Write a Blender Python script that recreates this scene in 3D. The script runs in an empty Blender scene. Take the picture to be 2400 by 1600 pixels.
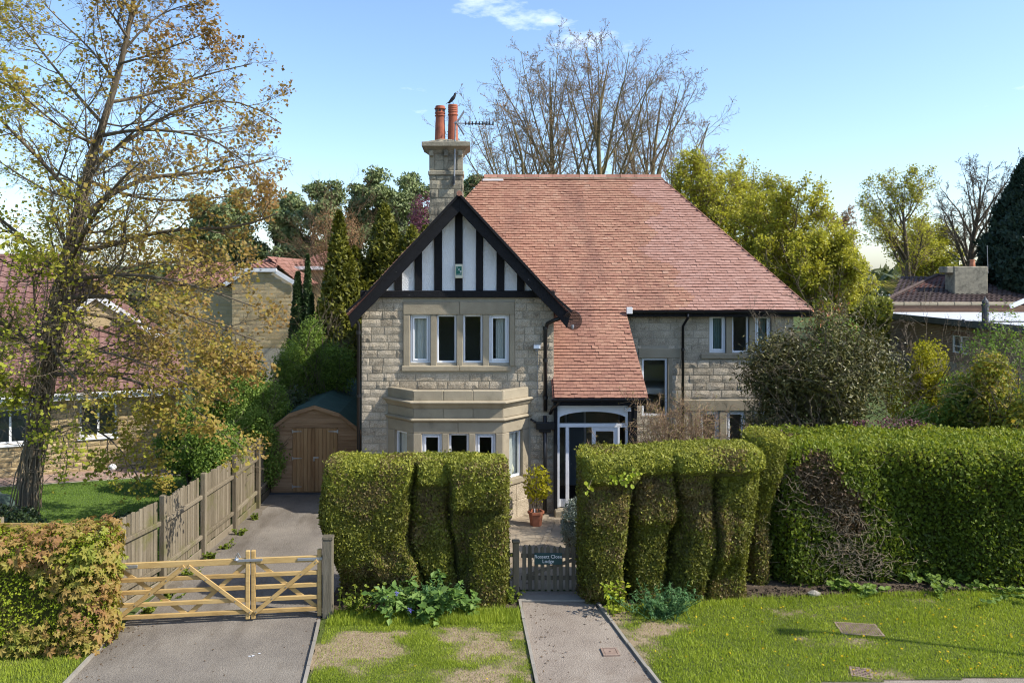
import bpy, math, random
import numpy as np
from mathutils import Vector, Matrix, Euler

R = math.radians
random.seed(11)
rng = np.random.default_rng(11)
scene = bpy.context.scene
col = scene.collection

# ------------------------------------------------------------------ camera, sky, sun, exposure
FPX, CX, CY, CAMZ = 1930.0, 1110.0, 640.0, 6.1      # focal length and principal point in photo pixels, eye height
cam_d = bpy.data.cameras.new('camera')
cam = bpy.data.objects.new('camera', cam_d); col.objects.link(cam)
cam.location = (0, 0, CAMZ); cam.rotation_euler = (R(90), 0, 0)
cam_d.sensor_width = 36.0; cam_d.lens = FPX / 2400 * 36
cam_d.shift_x = (1200 - CX) / 2400; cam_d.shift_y = -(800 - CY) / 2400
cam_d.clip_start = 0.1; cam_d.clip_end = 3000
scene.camera = cam

SUN_DIR = Vector((-1.0, 0.30, -0.98)).normalized()   # the way the light travels
world = bpy.data.worlds.new('World'); scene.world = world; world.use_nodes = True
wn = world.node_tree; wn.nodes.clear()
sky = wn.nodes.new('ShaderNodeTexSky'); sky.sky_type = 'NISHITA'; sky.sun_disc = False
sky.sun_elevation = math.asin(-SUN_DIR.z)
sky.sun_rotation = math.atan2(-SUN_DIR.x, -SUN_DIR.y)
sky.air_density = 1.0; sky.dust_density = 1.0; sky.ozone_density = 4.0; sky.altitude = 100
tc = wn.nodes.new('ShaderNodeTexCoord')
sep = wn.nodes.new('ShaderNodeSeparateXYZ'); wn.links.new(tc.outputs['Generated'], sep.inputs[0])
add = wn.nodes.new('ShaderNodeMath'); add.operation = 'ADD'; add.inputs[1].default_value = 0.16
wn.links.new(sep.outputs['Z'], add.inputs[0])
mx = wn.nodes.new('ShaderNodeMath'); mx.operation = 'MAXIMUM'; mx.inputs[1].default_value = 0.06
wn.links.new(add.outputs[0], mx.inputs[0])
dv = wn.nodes.new('ShaderNodeVectorMath'); dv.operation = 'DIVIDE'
wn.links.new(tc.outputs['Generated'], dv.inputs[0]); wn.links.new(mx.outputs[0], dv.inputs[1])
cmap = wn.nodes.new('ShaderNodeMapping'); cmap.inputs['Location'].default_value = (5.15, 2.6, 1.3); cmap.inputs['Scale'].default_value = (1.0, 1.0, 2.6)
wn.links.new(tc.outputs['Generated'], cmap.inputs[0])
cn = wn.nodes.new('ShaderNodeTexNoise'); cn.inputs['Scale'].default_value = 3.6; cn.inputs['Detail'].default_value = 8; cn.inputs['Roughness'].default_value = 0.6
wn.links.new(cmap.outputs[0], cn.inputs['Vector'])
cr = wn.nodes.new('ShaderNodeValToRGB'); cr.color_ramp.elements[0].position = 0.63; cr.color_ramp.elements[1].position = 0.80
cr.color_ramp.elements[1].color = (0.75, 0.75, 0.75, 1)
wn.links.new(cn.outputs['Fac'], cr.inputs[0])
cm = wn.nodes.new('ShaderNodeMixRGB'); cm.inputs[2].default_value = (9.5, 9.7, 10.2, 1)
wn.links.new(cr.outputs[0], cm.inputs[0]); wn.links.new(sky.outputs[0], cm.inputs[1])
bg = wn.nodes.new('ShaderNodeBackground'); bg.inputs['Strength'].default_value = 0.15
wn.links.new(cm.outputs[0], bg.inputs[0])
wo = wn.nodes.new('ShaderNodeOutputWorld'); wn.links.new(bg.outputs[0], wo.inputs[0])

sun_d = bpy.data.lights.new('sun', 'SUN'); sun_d.energy = 4.0; sun_d.angle = R(0.53); sun_d.color = (1.0, 0.94, 0.85)
sun = bpy.data.objects.new('sun', sun_d); col.objects.link(sun)
sun.rotation_euler = SUN_DIR.to_track_quat('-Z', 'Y').to_euler(); sun.location = (30, -5, 40)

vs = scene.view_settings
vs.view_transform = 'Standard'; vs.look = 'None'; vs.exposure = 0.80; vs.gamma = 1.0; vs.use_curve_mapping = False
scene.cycles.max_bounces = 6; scene.cycles.diffuse_bounces = 3; scene.cycles.glossy_bounces = 3
scene.cycles.transmission_bounces = 4; scene.cycles.transparent_max_bounces = 8
scene.cycles.caustics_reflective = False; scene.cycles.caustics_refractive = False
scene.cycles.use_denoising = True; scene.cycles.filter_width = 1.1

# ------------------------------------------------------------------ layout helpers
def px(x, d): return (x - CX) * d / FPX
def pz(y, d): return CAMZ - (y - CY) * d / FPX
def P(x, y, d): return Vector((px(x, d), d, pz(y, d)))

# ------------------------------------------------------------------ objects
WM = {}
def _link(o, parent):
    col.objects.link(o)
    if parent is not None:
        o.parent = parent
        o.matrix_parent_inverse = WM.get(parent.name, Matrix()).inverted()
def tag(o, label=None, cat=None, group=None, kind=None):
    if label: o['label'] = label
    if cat: o['category'] = cat
    if group: o['group'] = group
    if kind: o['kind'] = kind
    return o
def thing(name, label, cat, loc=(0, 0, 0), group=None):
    o = bpy.data.objects.new(name, None); o.empty_display_size = 0.2
    col.objects.link(o); o.location = loc
    WM[o.name] = Matrix.Translation(Vector(loc))
    return tag(o, label, cat, group)
def inst(name, mesh, parent, M):
    o = bpy.data.objects.new(name, mesh); _link(o, parent); o.matrix_basis = M; return o

class B:
    """collects small solids; build() links them as one mesh object"""
    def __init__(s): s.v = []; s.f = []
    def raw(s, vs_, fs_, M=None):
        n = len(s.v)
        for q in vs_:
            q = Vector(q)
            s.v.append(tuple(M @ q) if M is not None else tuple(q))
        s.f += [tuple(i + n for i in f) for f in fs_]; return s
    def box(s, x0, x1, y0, y1, z0, z1, M=None):
        return s.raw([(x0,y0,z0),(x1,y0,z0),(x1,y1,z0),(x0,y1,z0),(x0,y0,z1),(x1,y0,z1),(x1,y1,z1),(x0,y1,z1)],
                     [(0,3,2,1),(4,5,6,7),(0,1,5,4),(1,2,6,5),(2,3,7,6),(3,0,4,7)], M)
    def prism(s, pts, y0, y1, M=None):              # polygon in XZ (counter-clockwise seen from -Y), extruded along Y
        n = len(pts)
        v = [(x, y0, z) for x, z in pts] + [(x, y1, z) for x, z in pts]
        f = [tuple(range(n)), tuple(range(2*n-1, n-1, -1))]
        f += [(i, i+n, (i+1) % n + n, (i+1) % n) for i in range(n)]
        return s.raw(v, f, M)
    def slab(s, pts, z0, z1, M=None):               # polygon in XY, extruded along Z
        n = len(pts)
        v = [(x, y, z0) for x, y in pts] + [(x, y, z1) for x, y in pts]
        f = [tuple(range(n-1, -1, -1)), tuple(range(n, 2*n))]
        f += [(i, (i+1) % n, (i+1) % n + n, i+n) for i in range(n)]
        return s.raw(v, f, M)
    def bar(s, a, b, w, h, up=(0, 0, 1), M=None):    # a beam from a to b, w across, h along up
        a, b, up = Vector(a), Vector(b), Vector(up)
        t = (b - a).normalized(); sd = t.cross(up).normalized(); u = sd.cross(t).normalized()
        v = []
        for p in (a, b):
            for i, j in ((-1,-1),(1,-1),(1,1),(-1,1)): v.append(p + sd*(i*w/2) + u*(j*h/2))
        return s.raw(v, [(0,1,2,3),(7,6,5,4),(0,4,5,1),(1,5,6,2),(2,6,7,3),(3,7,4,0)], M)
    def tube(s, pts, r, n=8, M=None):
        pts = [Vector(p) for p in pts]; rs = r if isinstance(r, (list, tuple)) else [r]*len(pts)
        v, f = [], []
        A = None
        for i, p in enumerate(pts):
            t = (pts[min(i+1, len(pts)-1)] - pts[max(i-1, 0)]).normalized()
            if A is None: A = t.orthogonal().normalized()
            A = (A - t*A.dot(t)).normalized(); Bv = t.cross(A)
            for k in range(n):
                a = 2*math.pi*k/n; v.append(p + (A*math.cos(a) + Bv*math.sin(a))*rs[i])
        for i in range(len(pts)-1):
            for k in range(n): f.append((i*n+k, i*n+(k+1) % n, (i+1)*n+(k+1) % n, (i+1)*n+k))
        f.append(tuple(range(n-1, -1, -1))); f.append(tuple(range((len(pts)-1)*n, len(pts)*n)))
        return s.raw(v, f, M)
    def lathe(s, prof, c, n=16, M=None):             # prof: (r, z) from bottom to top
        v, f = [], []
        for r, z in prof:
            for k in range(n):
                a = 2*math.pi*k/n; v.append((c[0]+r*math.cos(a), c[1]+r*math.sin(a), c[2]+z))
        for i in range(len(prof)-1):
            for k in range(n): f.append((i*n+k, i*n+(k+1) % n, (i+1)*n+(k+1) % n, (i+1)*n+k))
        f.append(tuple(range(n-1, -1, -1))); f.append(tuple(range((len(prof)-1)*n, len(prof)*n)))
        return s.raw(v, f, M)
    def mesh(s, name, m):
        me = bpy.data.meshes.new(name); me.from_pydata([tuple(q) for q in s.v], [], s.f)
        if m: me.materials.append(m)
        return me
    def build(s, name, m, parent=None, bevel=0, smooth=False, M=None):
        me = s.mesh(name, m)
        if M is not None: me.transform(M)
        if smooth: me.polygons.foreach_set('use_smooth', [True]*len(me.polygons))
        o = bpy.data.objects.new(name, me); _link(o, parent)
        if bevel:
            bm_ = o.modifiers.new('edges', 'BEVEL'); bm_.width = bevel; bm_.segments = 1; bm_.limit_method = 'ANGLE'
        return o

def struct(o, label=None):
    o['kind'] = 'structure'
    if label: o['label'] = label
    return o

def big(name, V, F, m, parent=None, rnd=None, smooth=False, normals=None):
    """numpy mesh: F is a list of (n,k) index arrays; rnd one value per face"""
    V = np.asarray(V, np.float32).reshape(-1, 3)
    F = [np.asarray(f, np.int32) for f in F if len(f)]
    loops = np.concatenate([f.ravel() for f in F]); tot = np.concatenate([np.full(len(f), f.shape[1], np.int32) for f in F])
    start = np.concatenate([[0], np.cumsum(tot)[:-1]]).astype(np.int32)
    me = bpy.data.meshes.new(name)
    me.vertices.add(len(V)); me.vertices.foreach_set('co', V.ravel())
    me.loops.add(len(loops)); me.loops.foreach_set('vertex_index', loops)
    me.polygons.add(len(tot)); me.polygons.foreach_set('loop_start', start)
    try: me.polygons.foreach_set('loop_total', tot)
    except Exception: pass
    if rnd is not None:
        at = me.attributes.new('rnd', 'FLOAT', 'FACE'); at.data.foreach_set('value', np.asarray(rnd, np.float32))
    if not smooth: me.attributes.new('sharp_face', 'BOOLEAN', 'FACE').data.foreach_set('value', np.ones(len(tot), bool))
    me.update(calc_edges=True)
    if m: me.materials.append(m)
    o = bpy.data.objects.new(name, me); _link(o, parent)
    return o

# ------------------------------------------------------------------ noise
def _hash(i, j, k, s):
    h = (i*374761393 + j*668265263 + k*2147483647 + s*1274126177) & 0xffffffff
    h = ((h ^ (h >> 13)) * 1274126177) & 0xffffffff
    return ((h ^ (h >> 16)) & 0xffffff) / float(0xffffff)
def vnoise(p, scale=1.0, seed=0):
    p = np.asarray(p, float) * scale; i = np.floor(p).astype(np.int64); f = p - i; f = f*f*(3-2*f)
    out = 0
    for dx in (0, 1):
        for dy in (0, 1):
            for dz in (0, 1):
                w = (f[..., 0] if dx else 1-f[..., 0])*(f[..., 1] if dy else 1-f[..., 1])*(f[..., 2] if dz else 1-f[..., 2])
                out = out + w*_hash(i[..., 0]+dx, i[..., 1]+dy, i[..., 2]+dz, seed)
    return out
def fbm(p, scale=1.0, seed=0, n=3):
    a, t, o = 1.0, 0, 0
    for k in range(n):
        o = o + a*vnoise(p, scale*2**k, seed+k); t += a; a *= 0.5
    return o/t
def smooth01(a, b, x): 
    t = np.clip((x-a)/(b-a), 0, 1); return t*t*(3-2*t)
def norm(v): return v/np.maximum(np.linalg.norm(v, axis=-1, keepdims=True), 1e-9)

# ------------------------------------------------------------------ materials
def _mat(name):
    m = bpy.data.materials.new(name); m.use_nodes = True
    nt = m.node_tree; nt.nodes.clear()
    out = nt.nodes.new('ShaderNodeOutputMaterial')
    return m, nt, out
def _n(nt, t, **kw):
    n = nt.nodes.new(t)
    for k, v in kw.items():
        if k in n.inputs.keys(): n.inputs[k].default_value = v
        else: setattr(n, k, v)
    return n
def _ramp(nt, cols):
    r = nt.nodes.new('ShaderNodeValToRGB'); e = r.color_ramp.elements
    while len(e) < len(cols): e.new(0.5)
    for i, c in enumerate(cols):
        p = i/(len(cols)-1)
        if len(c) == 4: p = c[3]
        e[i].position = p; e[i].color = (c[0], c[1], c[2], 1)
    return r
def _math(nt, op, a, b):
    n = nt.nodes.new('ShaderNodeMath'); n.operation = op
    for i, q in enumerate((a, b)):
        if isinstance(q, (int, float)): n.inputs[i].default_value = q
        else: nt.links.new(q, n.inputs[i])
    return n.outputs[0]
def _var(nt, scale, wn_, wr, wo_, detail=4, stretch=(1, 1, 1), off=0.0):
    """0..1 value from world-space noise, the per-piece attribute and the object's own random"""
    g = nt.nodes.new('ShaderNodeNewGeometry'); mp = nt.nodes.new('ShaderNodeMapping')
    mp.inputs['Scale'].default_value = stretch; mp.inputs['Location'].default_value = (off, off*1.7, off*.6)
    nt.links.new(g.outputs['Position'], mp.inputs[0])
    n = _n(nt, 'ShaderNodeTexNoise', Scale=scale, Detail=detail, Roughness=0.6); nt.links.new(mp.outputs[0], n.inputs['Vector'])
    v = _math(nt, 'MULTIPLY', _math(nt, 'SUBTRACT', n.outputs['Fac'], 0.5), wn_*2.2)
    at = nt.nodes.new('ShaderNodeAttribute'); at.attribute_name = 'rnd'
    v = _math(nt, 'ADD', v, _math(nt, 'MULTIPLY', at.outputs['Fac'], wr))
    oi = nt.nodes.new('ShaderNodeObjectInfo')
    v = _math(nt, 'ADD', v, _math(nt, 'MULTIPLY', oi.outputs['Random'], wo_))
    return v, mp.outputs[0]
def pmat(name, cols, scale=3, wn_=0.5, wr=0.0, wo_=0.0, base=0.5, rough=0.8, bump=0.0, bscale=40, spec=0.3, metal=0.0,
         stain=None, stain_scale=0.6, stretch=(1, 1, 1), bdist=0.02, stain_stretch=(1, 1, 1), stain_lo=0.5, stain_hi=0.72, off=0.0, fine=0.0, fscale=80):
    m, nt, out = _mat(name)
    v, vec = _var(nt, scale, wn_, wr, wo_, stretch=stretch, off=off)
    v = _math(nt, 'ADD', v, base)
    if fine:
        fn = _n(nt, 'ShaderNodeTexNoise', Scale=fscale, Detail=2); nt.links.new(vec, fn.inputs['Vector'])
        v = _math(nt, 'ADD', v, _math(nt, 'MULTIPLY', _math(nt, 'SUBTRACT', fn.outputs['Fac'], 0.5), fine*2))
    r = _ramp(nt, cols); nt.links.new(v, r.inputs[0]); c = r.outputs[0]
    if stain:
        g = nt.nodes.new('ShaderNodeNewGeometry'); mp = nt.nodes.new('ShaderNodeMapping'); mp.inputs['Scale'].default_value = stain_stretch
        nt.links.new(g.outputs['Position'], mp.inputs[0])
        n2 = _n(nt, 'ShaderNodeTexNoise', Scale=stain_scale, Detail=6, Roughness=0.62); nt.links.new(mp.outputs[0], n2.inputs['Vector'])
        r2 = _ramp(nt, [(0, 0, 0, stain_lo), (1, 1, 1, stain_hi)]); nt.links.new(n2.outputs['Fac'], r2.inputs[0])
        mxn = _n(nt, 'ShaderNodeMixRGB'); nt.links.new(r2.outputs[0], mxn.inputs[0]); nt.links.new(c, mxn.inputs[1]); mxn.inputs[2].default_value = (*stain, 1)
        c = mxn.outputs[0]
    b = _n(nt, 'ShaderNodeBsdfPrincipled', Roughness=rough, Metallic=metal); b.inputs['Specular IOR Level'].default_value = spec
    nt.links.new(c, b.inputs['Base Color'])
    if bump:
        n3 = _n(nt, 'ShaderNodeTexNoise', Scale=bscale, Detail=5, Roughness=0.65); nt.links.new(vec, n3.inputs['Vector'])
        bp = _n(nt, 'ShaderNodeBump', Strength=bump, Distance=bdist); nt.links.new(n3.outputs['Fac'], bp.inputs['Height'])
        nt.links.new(bp.outputs[0], b.inputs['Normal'])
    nt.links.new(b.outputs[0], out.inputs[0]); return m
def leafmat(name, cols, wn_=0.5, wr=0.6, base=0.2, scale=1.2, trans=0.35, rough=0.55, spec=0.25, tint=1.25):
    m, nt, out = _mat(name)
    v, vec = _var(nt, scale, wn_, wr, 0.0, detail=3)
    v = _math(nt, 'ADD', v, base)
    r = _ramp(nt, cols); nt.links.new(v, r.inputs[0])
    b = _n(nt, 'ShaderNodeBsdfPrincipled', Roughness=rough); b.inputs['Specular IOR Level'].default_value = spec
    nt.links.new(r.outputs[0], b.inputs['Base Color'])
    t = nt.nodes.new('ShaderNodeBsdfTranslucent')
    mu = _n(nt, 'ShaderNodeMixRGB', blend_type='MULTIPLY'); mu.inputs[0].default_value = 1; mu.inputs[2].default_value = (tint, tint, tint*0.6, 1)
    nt.links.new(r.outputs[0], mu.inputs[1]); nt.links.new(mu.outputs[0], t.inputs[0])
    mxs = nt.nodes.new('ShaderNodeMixShader'); mxs.inputs[0].default_value = trans
    nt.links.new(b.outputs[0], mxs.inputs[1]); nt.links.new(t.outputs[0], mxs.inputs[2]); nt.links.new(mxs.outputs[0], out.inputs[0])
    return m
def glassmat(name):
    m, nt, out = _mat(name)
    t = _n(nt, 'ShaderNodeBsdfTransparent'); t.inputs[0].default_value = (0.93, 0.95, 0.945, 1)
    g = _n(nt, 'ShaderNodeBsdfGlossy', Roughness=0.02)
    lw = _n(nt, 'ShaderNodeLayerWeight', Blend=0.5)       # same reflectance from either side of the pane
    f2 = _math(nt, 'ADD', _math(nt, 'MULTIPLY', _math(nt, 'POWER', lw.outputs['Facing'], 5.0), 0.9), 0.045)
    mxs = nt.nodes.new('ShaderNodeMixShader'); nt.links.new(f2, mxs.inputs[0])
    nt.links.new(t.outputs[0], mxs.inputs[1]); nt.links.new(g.outputs[0], mxs.inputs[2]); nt.links.new(mxs.outputs[0], out.inputs[0])
    return m

M_ = {}
def setup_materials():
    M_['stone'] = pmat('rock faced stone', [(0.224,0.188,0.137),(0.417,0.354,0.261),(0.577,0.495,0.379),(0.688,0.579,0.427)], 5, .3, .3, .3, .22, .94, .8, 34, .1, bdist=.035, fine=.5, fscale=38)
    M_['stone_smooth'] = pmat('dressed stone', [(.24,.205,.145),(.34,.29,.205),(.40,.345,.25)], 3, .45, .2, .3, .3, .9, .5, 45, .15, stain=(.15,.13,.09), stain_scale=1.6, stain_lo=.58, stain_hi=.82, fine=.12)
    M_['stone_dark'] = pmat('weathered chimney stone', [(0.187,0.171,0.132),(0.330,0.297,0.220),(0.440,0.396,0.297)], 5, .5, .3, .35, .15, .92, .8, 30, .15, stain=(.09,.085,.07), stain_scale=2.2, fine=.2)
    M_['mortar'] = pmat('lime mortar', [(0.314,0.275,0.205),(0.421,0.375,0.292)], 8, .5, rough=.95, bump=.4)
    M_['tile'] = pmat('clay roof tile', [(0.171,0.083,0.059),(0.252,0.120,0.082),(0.311,0.158,0.106),(0.352,0.194,0.129),(0.401,0.267,0.197)], 1.6, .25, .38, .38, .22, .78, .25, 30, .3,
                      stain=(.135,.068,.055), stain_scale=.85, stain_stretch=(1.6,.55,.5), stain_lo=.50, stain_hi=.88, fine=.1)
    M_['tile_pale'] = pmat('newer clay roof tile', [(0.232,0.113,0.083),(0.295,0.155,0.116),(0.348,0.198,0.155),(0.393,0.246,0.199)], 1.6, .2, .32, .32, .25, .75, .2, 30, .3,
                      stain=(.24,.11,.085), stain_scale=.6, stain_stretch=(1.5,.6,.5), stain_lo=.62, stain_hi=.9, fine=.08)
    M_['tile_under'] = pmat('roof underlay', [(.10,.04,.03),(.16,.06,.045)], 3)
    M_['ridge'] = pmat('ridge tile', [(.17,.085,.06),(.34,.17,.12),(.42,.26,.2)], 4, .6, 0, .5, .2, .85, .5, 40)
    M_['black'] = pmat('black painted timber', [(.008,.008,.009),(.018,.018,.02)], 12, .6, rough=.7, bump=.4, bscale=35, spec=.15, stretch=(1,1,1), stain=(.19,.185,.18), stain_scale=7, stain_lo=.70, stain_hi=.76)
    M_['black_plain'] = pmat('black plastic', [(.007,.007,.008),(.013,.013,.014)], 6, .5, rough=.38, spec=.5)
    M_['render'] = pmat('white pebbledash', [(.74,.74,.74),(.84,.84,.83)], 9, .6, rough=.9, bump=.9, bscale=42, bdist=.02, fine=.2, fscale=60)
    M_['upvc'] = pmat('white window frame', [(.78,.79,.80),(.85,.86,.87)], 2, .5, rough=.35, spec=.5)
    M_['white'] = pmat('white paint', [(.66,.66,.66),(.78,.78,.78)], 3, .5, rough=.5)
    M_['glass'] = glassmat('window glass')
    M_['plaster'] = pmat('room plaster', [(.42,.41,.38),(.5,.49,.46)], 2)
    M_['dark_floor'] = pmat('dark floor', [(.02,.018,.016),(.05,.045,.04)], 6, rough=.6)
    M_['curtain'] = pmat('curtain cloth', [(.62,.62,.58),(.78,.78,.72)], 4, .5, rough=.9)
    M_['curtain_green'] = pmat('green curtain cloth', [(.16,.24,.22),(.28,.37,.34)], 4, .5, rough=.9)
    M_['greydoor'] = pmat('grey painted door', [(.20,.23,.25),(.25,.28,.30)], 3, rough=.5)
    M_['terracotta'] = pmat('terracotta', [(.30,.10,.05),(.43,.16,.085),(.50,.22,.13)], 5, .6, 0, .4, .3, .8, .2, 40)
    M_['flue'] = pmat('chimney pot clay', [(.14,.055,.035),(.33,.10,.055),(.42,.15,.085)], 3, .8, 0, .1, .55, .8, .2, 40, stain=(.07,.04,.035), stain_scale=2.5, stain_lo=.6, stain_hi=.8)
    M_['flaunch'] = pmat('mossy mortar', [(.16,.14,.08),(.33,.28,.19),(.42,.37,.28)], 12, .8, rough=.95, bump=.9, bscale=22)
    M_['metal'] = pmat('galvanised steel', [(.30,.32,.34),(.45,.47,.49)], 9, .6, rough=.42, spec=.5, metal=.75)
    M_['alu'] = pmat('aluminium aerial', [(.25,.26,.28),(.35,.36,.38)], 9, .4, rough=.5, metal=.5)
    m, nt, out = _mat('smoky perforated dish'); b = _n(nt, 'ShaderNodeBsdfPrincipled', Roughness=.5); b.inputs['Base Color'].default_value = (.05,.032,.026,1)
    tr = nt.nodes.new('ShaderNodeBsdfTransparent'); mxs = nt.nodes.new('ShaderNodeMixShader'); mxs.inputs[0].default_value = .45; nt.links.new(b.outputs[0], mxs.inputs[1]); nt.links.new(tr.outputs[0], mxs.inputs[2]); nt.links.new(mxs.outputs[0], out.inputs[0]); M_['dish'] = m
    M_['bird'] = pmat('black feathers', [(.006,.006,.009),(.016,.016,.022)], 30, .5, rough=.5, spec=.4)
    M_['cream'] = pmat('cream plastic', [(.58,.56,.42),(.66,.64,.5)], 3, rough=.5)
    M_['green_plate'] = pmat('green plate', [(.005,.10,.075),(.008,.13,.095)], 3, rough=.4)
    M_['slate_sign'] = pmat('dark green sign board', [(.015,.05,.052),(.026,.075,.075)], 6, rough=.4)
    M_['lettering'] = pmat('white lettering', [(0.720,0.740,0.740),(0.800,0.800,0.800)], 3, rough=.6)
    M_['gatewood'] = pmat('new honey softwood', [(0.264,0.162,0.055),(0.414,0.274,0.105),(0.493,0.353,0.154)], 4, .6, 0, .4, .3, .65, .25, 18, .3, stretch=(.6,3,3), fine=.15, fscale=30)
    M_['oldwood'] = pmat('weathered fence wood', [(0.107,0.088,0.057),(0.193,0.160,0.110),(0.271,0.231,0.167)], 3, .45, .2, .5, .22, .88, .6, 16, .15, stretch=(5,5,.5), stain=(.12,.12,.035), stain_scale=1.3, stain_lo=.55, stain_hi=.75, fine=.2, fscale=30)
    M_['postwood'] = pmat('grey post wood', [(0.072,0.065,0.047),(0.137,0.119,0.086),(0.187,0.166,0.126)], 4, .6, 0, .4, .25, .88, .6, 16, .15, stretch=(5,5,.5))
    M_['shedwood'] = pmat('brown shed cladding', [(0.197,0.117,0.064),(0.325,0.206,0.115),(0.429,0.289,0.175)], 3, .55, .2, .5, .2, .78, .5, 14, .2, stretch=(.5,3,5), fine=.2, fscale=22)
    M_['sheddoor'] = pmat('brown shed door boards', [(0.218,0.122,0.056),(0.344,0.206,0.098),(0.437,0.283,0.140)], 3, .55, .2, .5, .2, .78, .5, 14, .2, stretch=(5,3,.5), fine=.2, fscale=22)
    M_['felt'] = pmat('green roofing felt', [(0.027,0.058,0.042),(0.053,0.102,0.075)], 3, .6, rough=.85, bump=.5, bscale=80)
    M_['tarmac'] = pmat('tarmac', [(0.112,0.099,0.083),(0.183,0.161,0.135),(0.255,0.225,0.185),(0.320,0.287,0.237)], .9, .5, rough=.95, bump=1.0, bscale=60, bdist=.03, fine=.42, fscale=34, stain=(.085,.066,.046), stain_scale=.8, stain_lo=.50, stain_hi=.78, stain_stretch=(1.3,.4,1))
    M_['path'] = pmat('old path tarmac', [(0.158,0.129,0.102),(0.259,0.215,0.173),(0.343,0.292,0.237),(0.437,0.377,0.306)], 1.0, .5, rough=.95, bump=1.0, bscale=60, bdist=.03, fine=.42, fscale=34, stain=(.13,.085,.05), stain_scale=.7, stain_lo=.55, stain_hi=.78)
    M_['concrete'] = pmat('forecourt concrete', [(.22,.175,.125),(.33,.275,.20),(.42,.36,.275)], 1.5, .6, .1, .3, .3, .92, .5, 70, .15, fine=.2, fscale=90, stain=(.15,.11,.07), stain_scale=.9)
    M_['kerb'] = pmat('concrete edging', [(.20,.18,.15),(.31,.285,.24)], 5, .6, 0, .4, .3, .92, .5, 60)
    M_['paving'] = pmat('pinkish paving', [(.27,.18,.14),(.36,.255,.20),(.42,.31,.25)], 4, .5, .3, .4, .1, .9, .4, 50)
    M_['grit'] = pmat('washed grit', [(.10,.085,.062),(.155,.13,.098),(.21,.18,.14)], 4, .7, rough=.97, bump=.9, bscale=40, fine=.4, fscale=34)
    M_['soil'] = pmat('dark soil', [(.035,.025,.016),(.08,.058,.038),(.15,.115,.08)], 5, .7, rough=.97, bump=1.0, bscale=16, bdist=.06, fine=.3, fscale=50)
    M_['ground'] = pmat('rough grass ground', [(.035,.055,.012),(.06,.09,.02),(.09,.11,.03)], 1.5, .7, rough=.95, bump=.8, bscale=14)
    M_['lawn'] = pmat('lawn', [(.045,.085,.012),(.075,.125,.018),(.10,.15,.025)], 2.0, .6, rough=.95, bump=.7, bscale=40, fine=.3, fscale=60)
    m, nt, out = _mat('verge turf'); v, vec = _var(nt, 9, .5, 0, 0); v = _math(nt, 'ADD', v, .5)
    ra = _ramp(nt, [(.045,.06,.014),(.075,.10,.022),(.11,.135,.035)]); rb = _ramp(nt, [(.15,.105,.06),(.26,.20,.125),(.36,.29,.195)]); nt.links.new(v, ra.inputs[0]); nt.links.new(v, rb.inputs[0])
    at = nt.nodes.new('ShaderNodeAttribute'); at.attribute_name = 'rnd'; mxn = nt.nodes.new('ShaderNodeMixRGB'); nt.links.new(at.outputs['Fac'], mxn.inputs[0]); nt.links.new(ra.outputs[0], mxn.inputs[1]); nt.links.new(rb.outputs[0], mxn.inputs[2])
    b = _n(nt, 'ShaderNodeBsdfPrincipled', Roughness=.97); b.inputs['Specular IOR Level'].default_value = .1; nt.links.new(mxn.outputs[0], b.inputs['Base Color'])
    n3 = _n(nt, 'ShaderNodeTexNoise', Scale=30, Detail=5); nt.links.new(vec, n3.inputs['Vector']); bp = _n(nt, 'ShaderNodeBump', Strength=.9, Distance=.04); nt.links.new(n3.outputs['Fac'], bp.inputs['Height']); nt.links.new(bp.outputs[0], b.inputs['Normal'])
    nt.links.new(b.outputs[0], out.inputs[0]); M_['verge'] = m
    M_['cover'] = pmat('rusty iron cover', [(.16,.11,.08),(.25,.18,.14),(.32,.25,.20)], 9, .6, rough=.8, bump=.4, bscale=60)
    M_['bark'] = pmat('tree bark', [(0.061,0.046,0.030),(0.128,0.101,0.068),(0.203,0.169,0.121)], 4, .7, rough=.95, bump=.9, bscale=12, stretch=(3,3,.6), bdist=.03)
    M_['bark_far'] = pmat('grey green bark', [(0.106,0.084,0.038),(0.185,0.149,0.074),(0.270,0.223,0.116)], 1.2, .8, rough=.95)
    M_['twig_grey'] = pmat('twigs', [(0.162,0.116,0.075),(0.276,0.203,0.134),(0.374,0.275,0.180)], 2, .6, .4, base=.2, rough=.95)
    M_['twig_red'] = pmat('reddish twigs', [(0.154,0.090,0.051),(0.295,0.199,0.115),(0.410,0.308,0.193)], 2, .4, .6, base=.1, rough=.95)
    M_['ivystem'] = pmat('ivy stems', [(0.187,0.145,0.093),(0.323,0.255,0.170),(0.442,0.357,0.255)], 3, .5, .5, base=.1, rough=.95)
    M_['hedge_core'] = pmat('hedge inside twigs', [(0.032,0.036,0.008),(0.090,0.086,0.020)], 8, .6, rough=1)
    M_['brick'] = pmat('brown brick', [(.13,.075,.05),(.21,.13,.09),(.28,.19,.135)], 2, .3, .5, .5, .1, .9, .4, 40)
    M_['buffstone'] = pmat('buff split stone', [(.34,.25,.13),(.47,.36,.20),(.55,.44,.27)], 4, .4, .4, .5, .1, .92, .7, 26, .15, bdist=.03, fine=.15)
    M_['pantile_brown'] = pmat('brown red pantile', [(0.101,0.049,0.043),(0.162,0.084,0.072),(0.209,0.122,0.106)], 1.5, .4, .5, .4, .1, .85, .3, 30)
    M_['pantile_red'] = pmat('red pantile', [(0.184,0.078,0.056),(0.257,0.124,0.091),(0.306,0.169,0.133)], 1.5, .4, .5, .4, .1, .85, .3, 30)
    M_['pantile_dark'] = pmat('dark brown tile', [(.045,.03,.026),(.085,.058,.05),(.13,.09,.08)], 1.5, .4, .5, .4, .1, .8, .3, 30)
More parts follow.
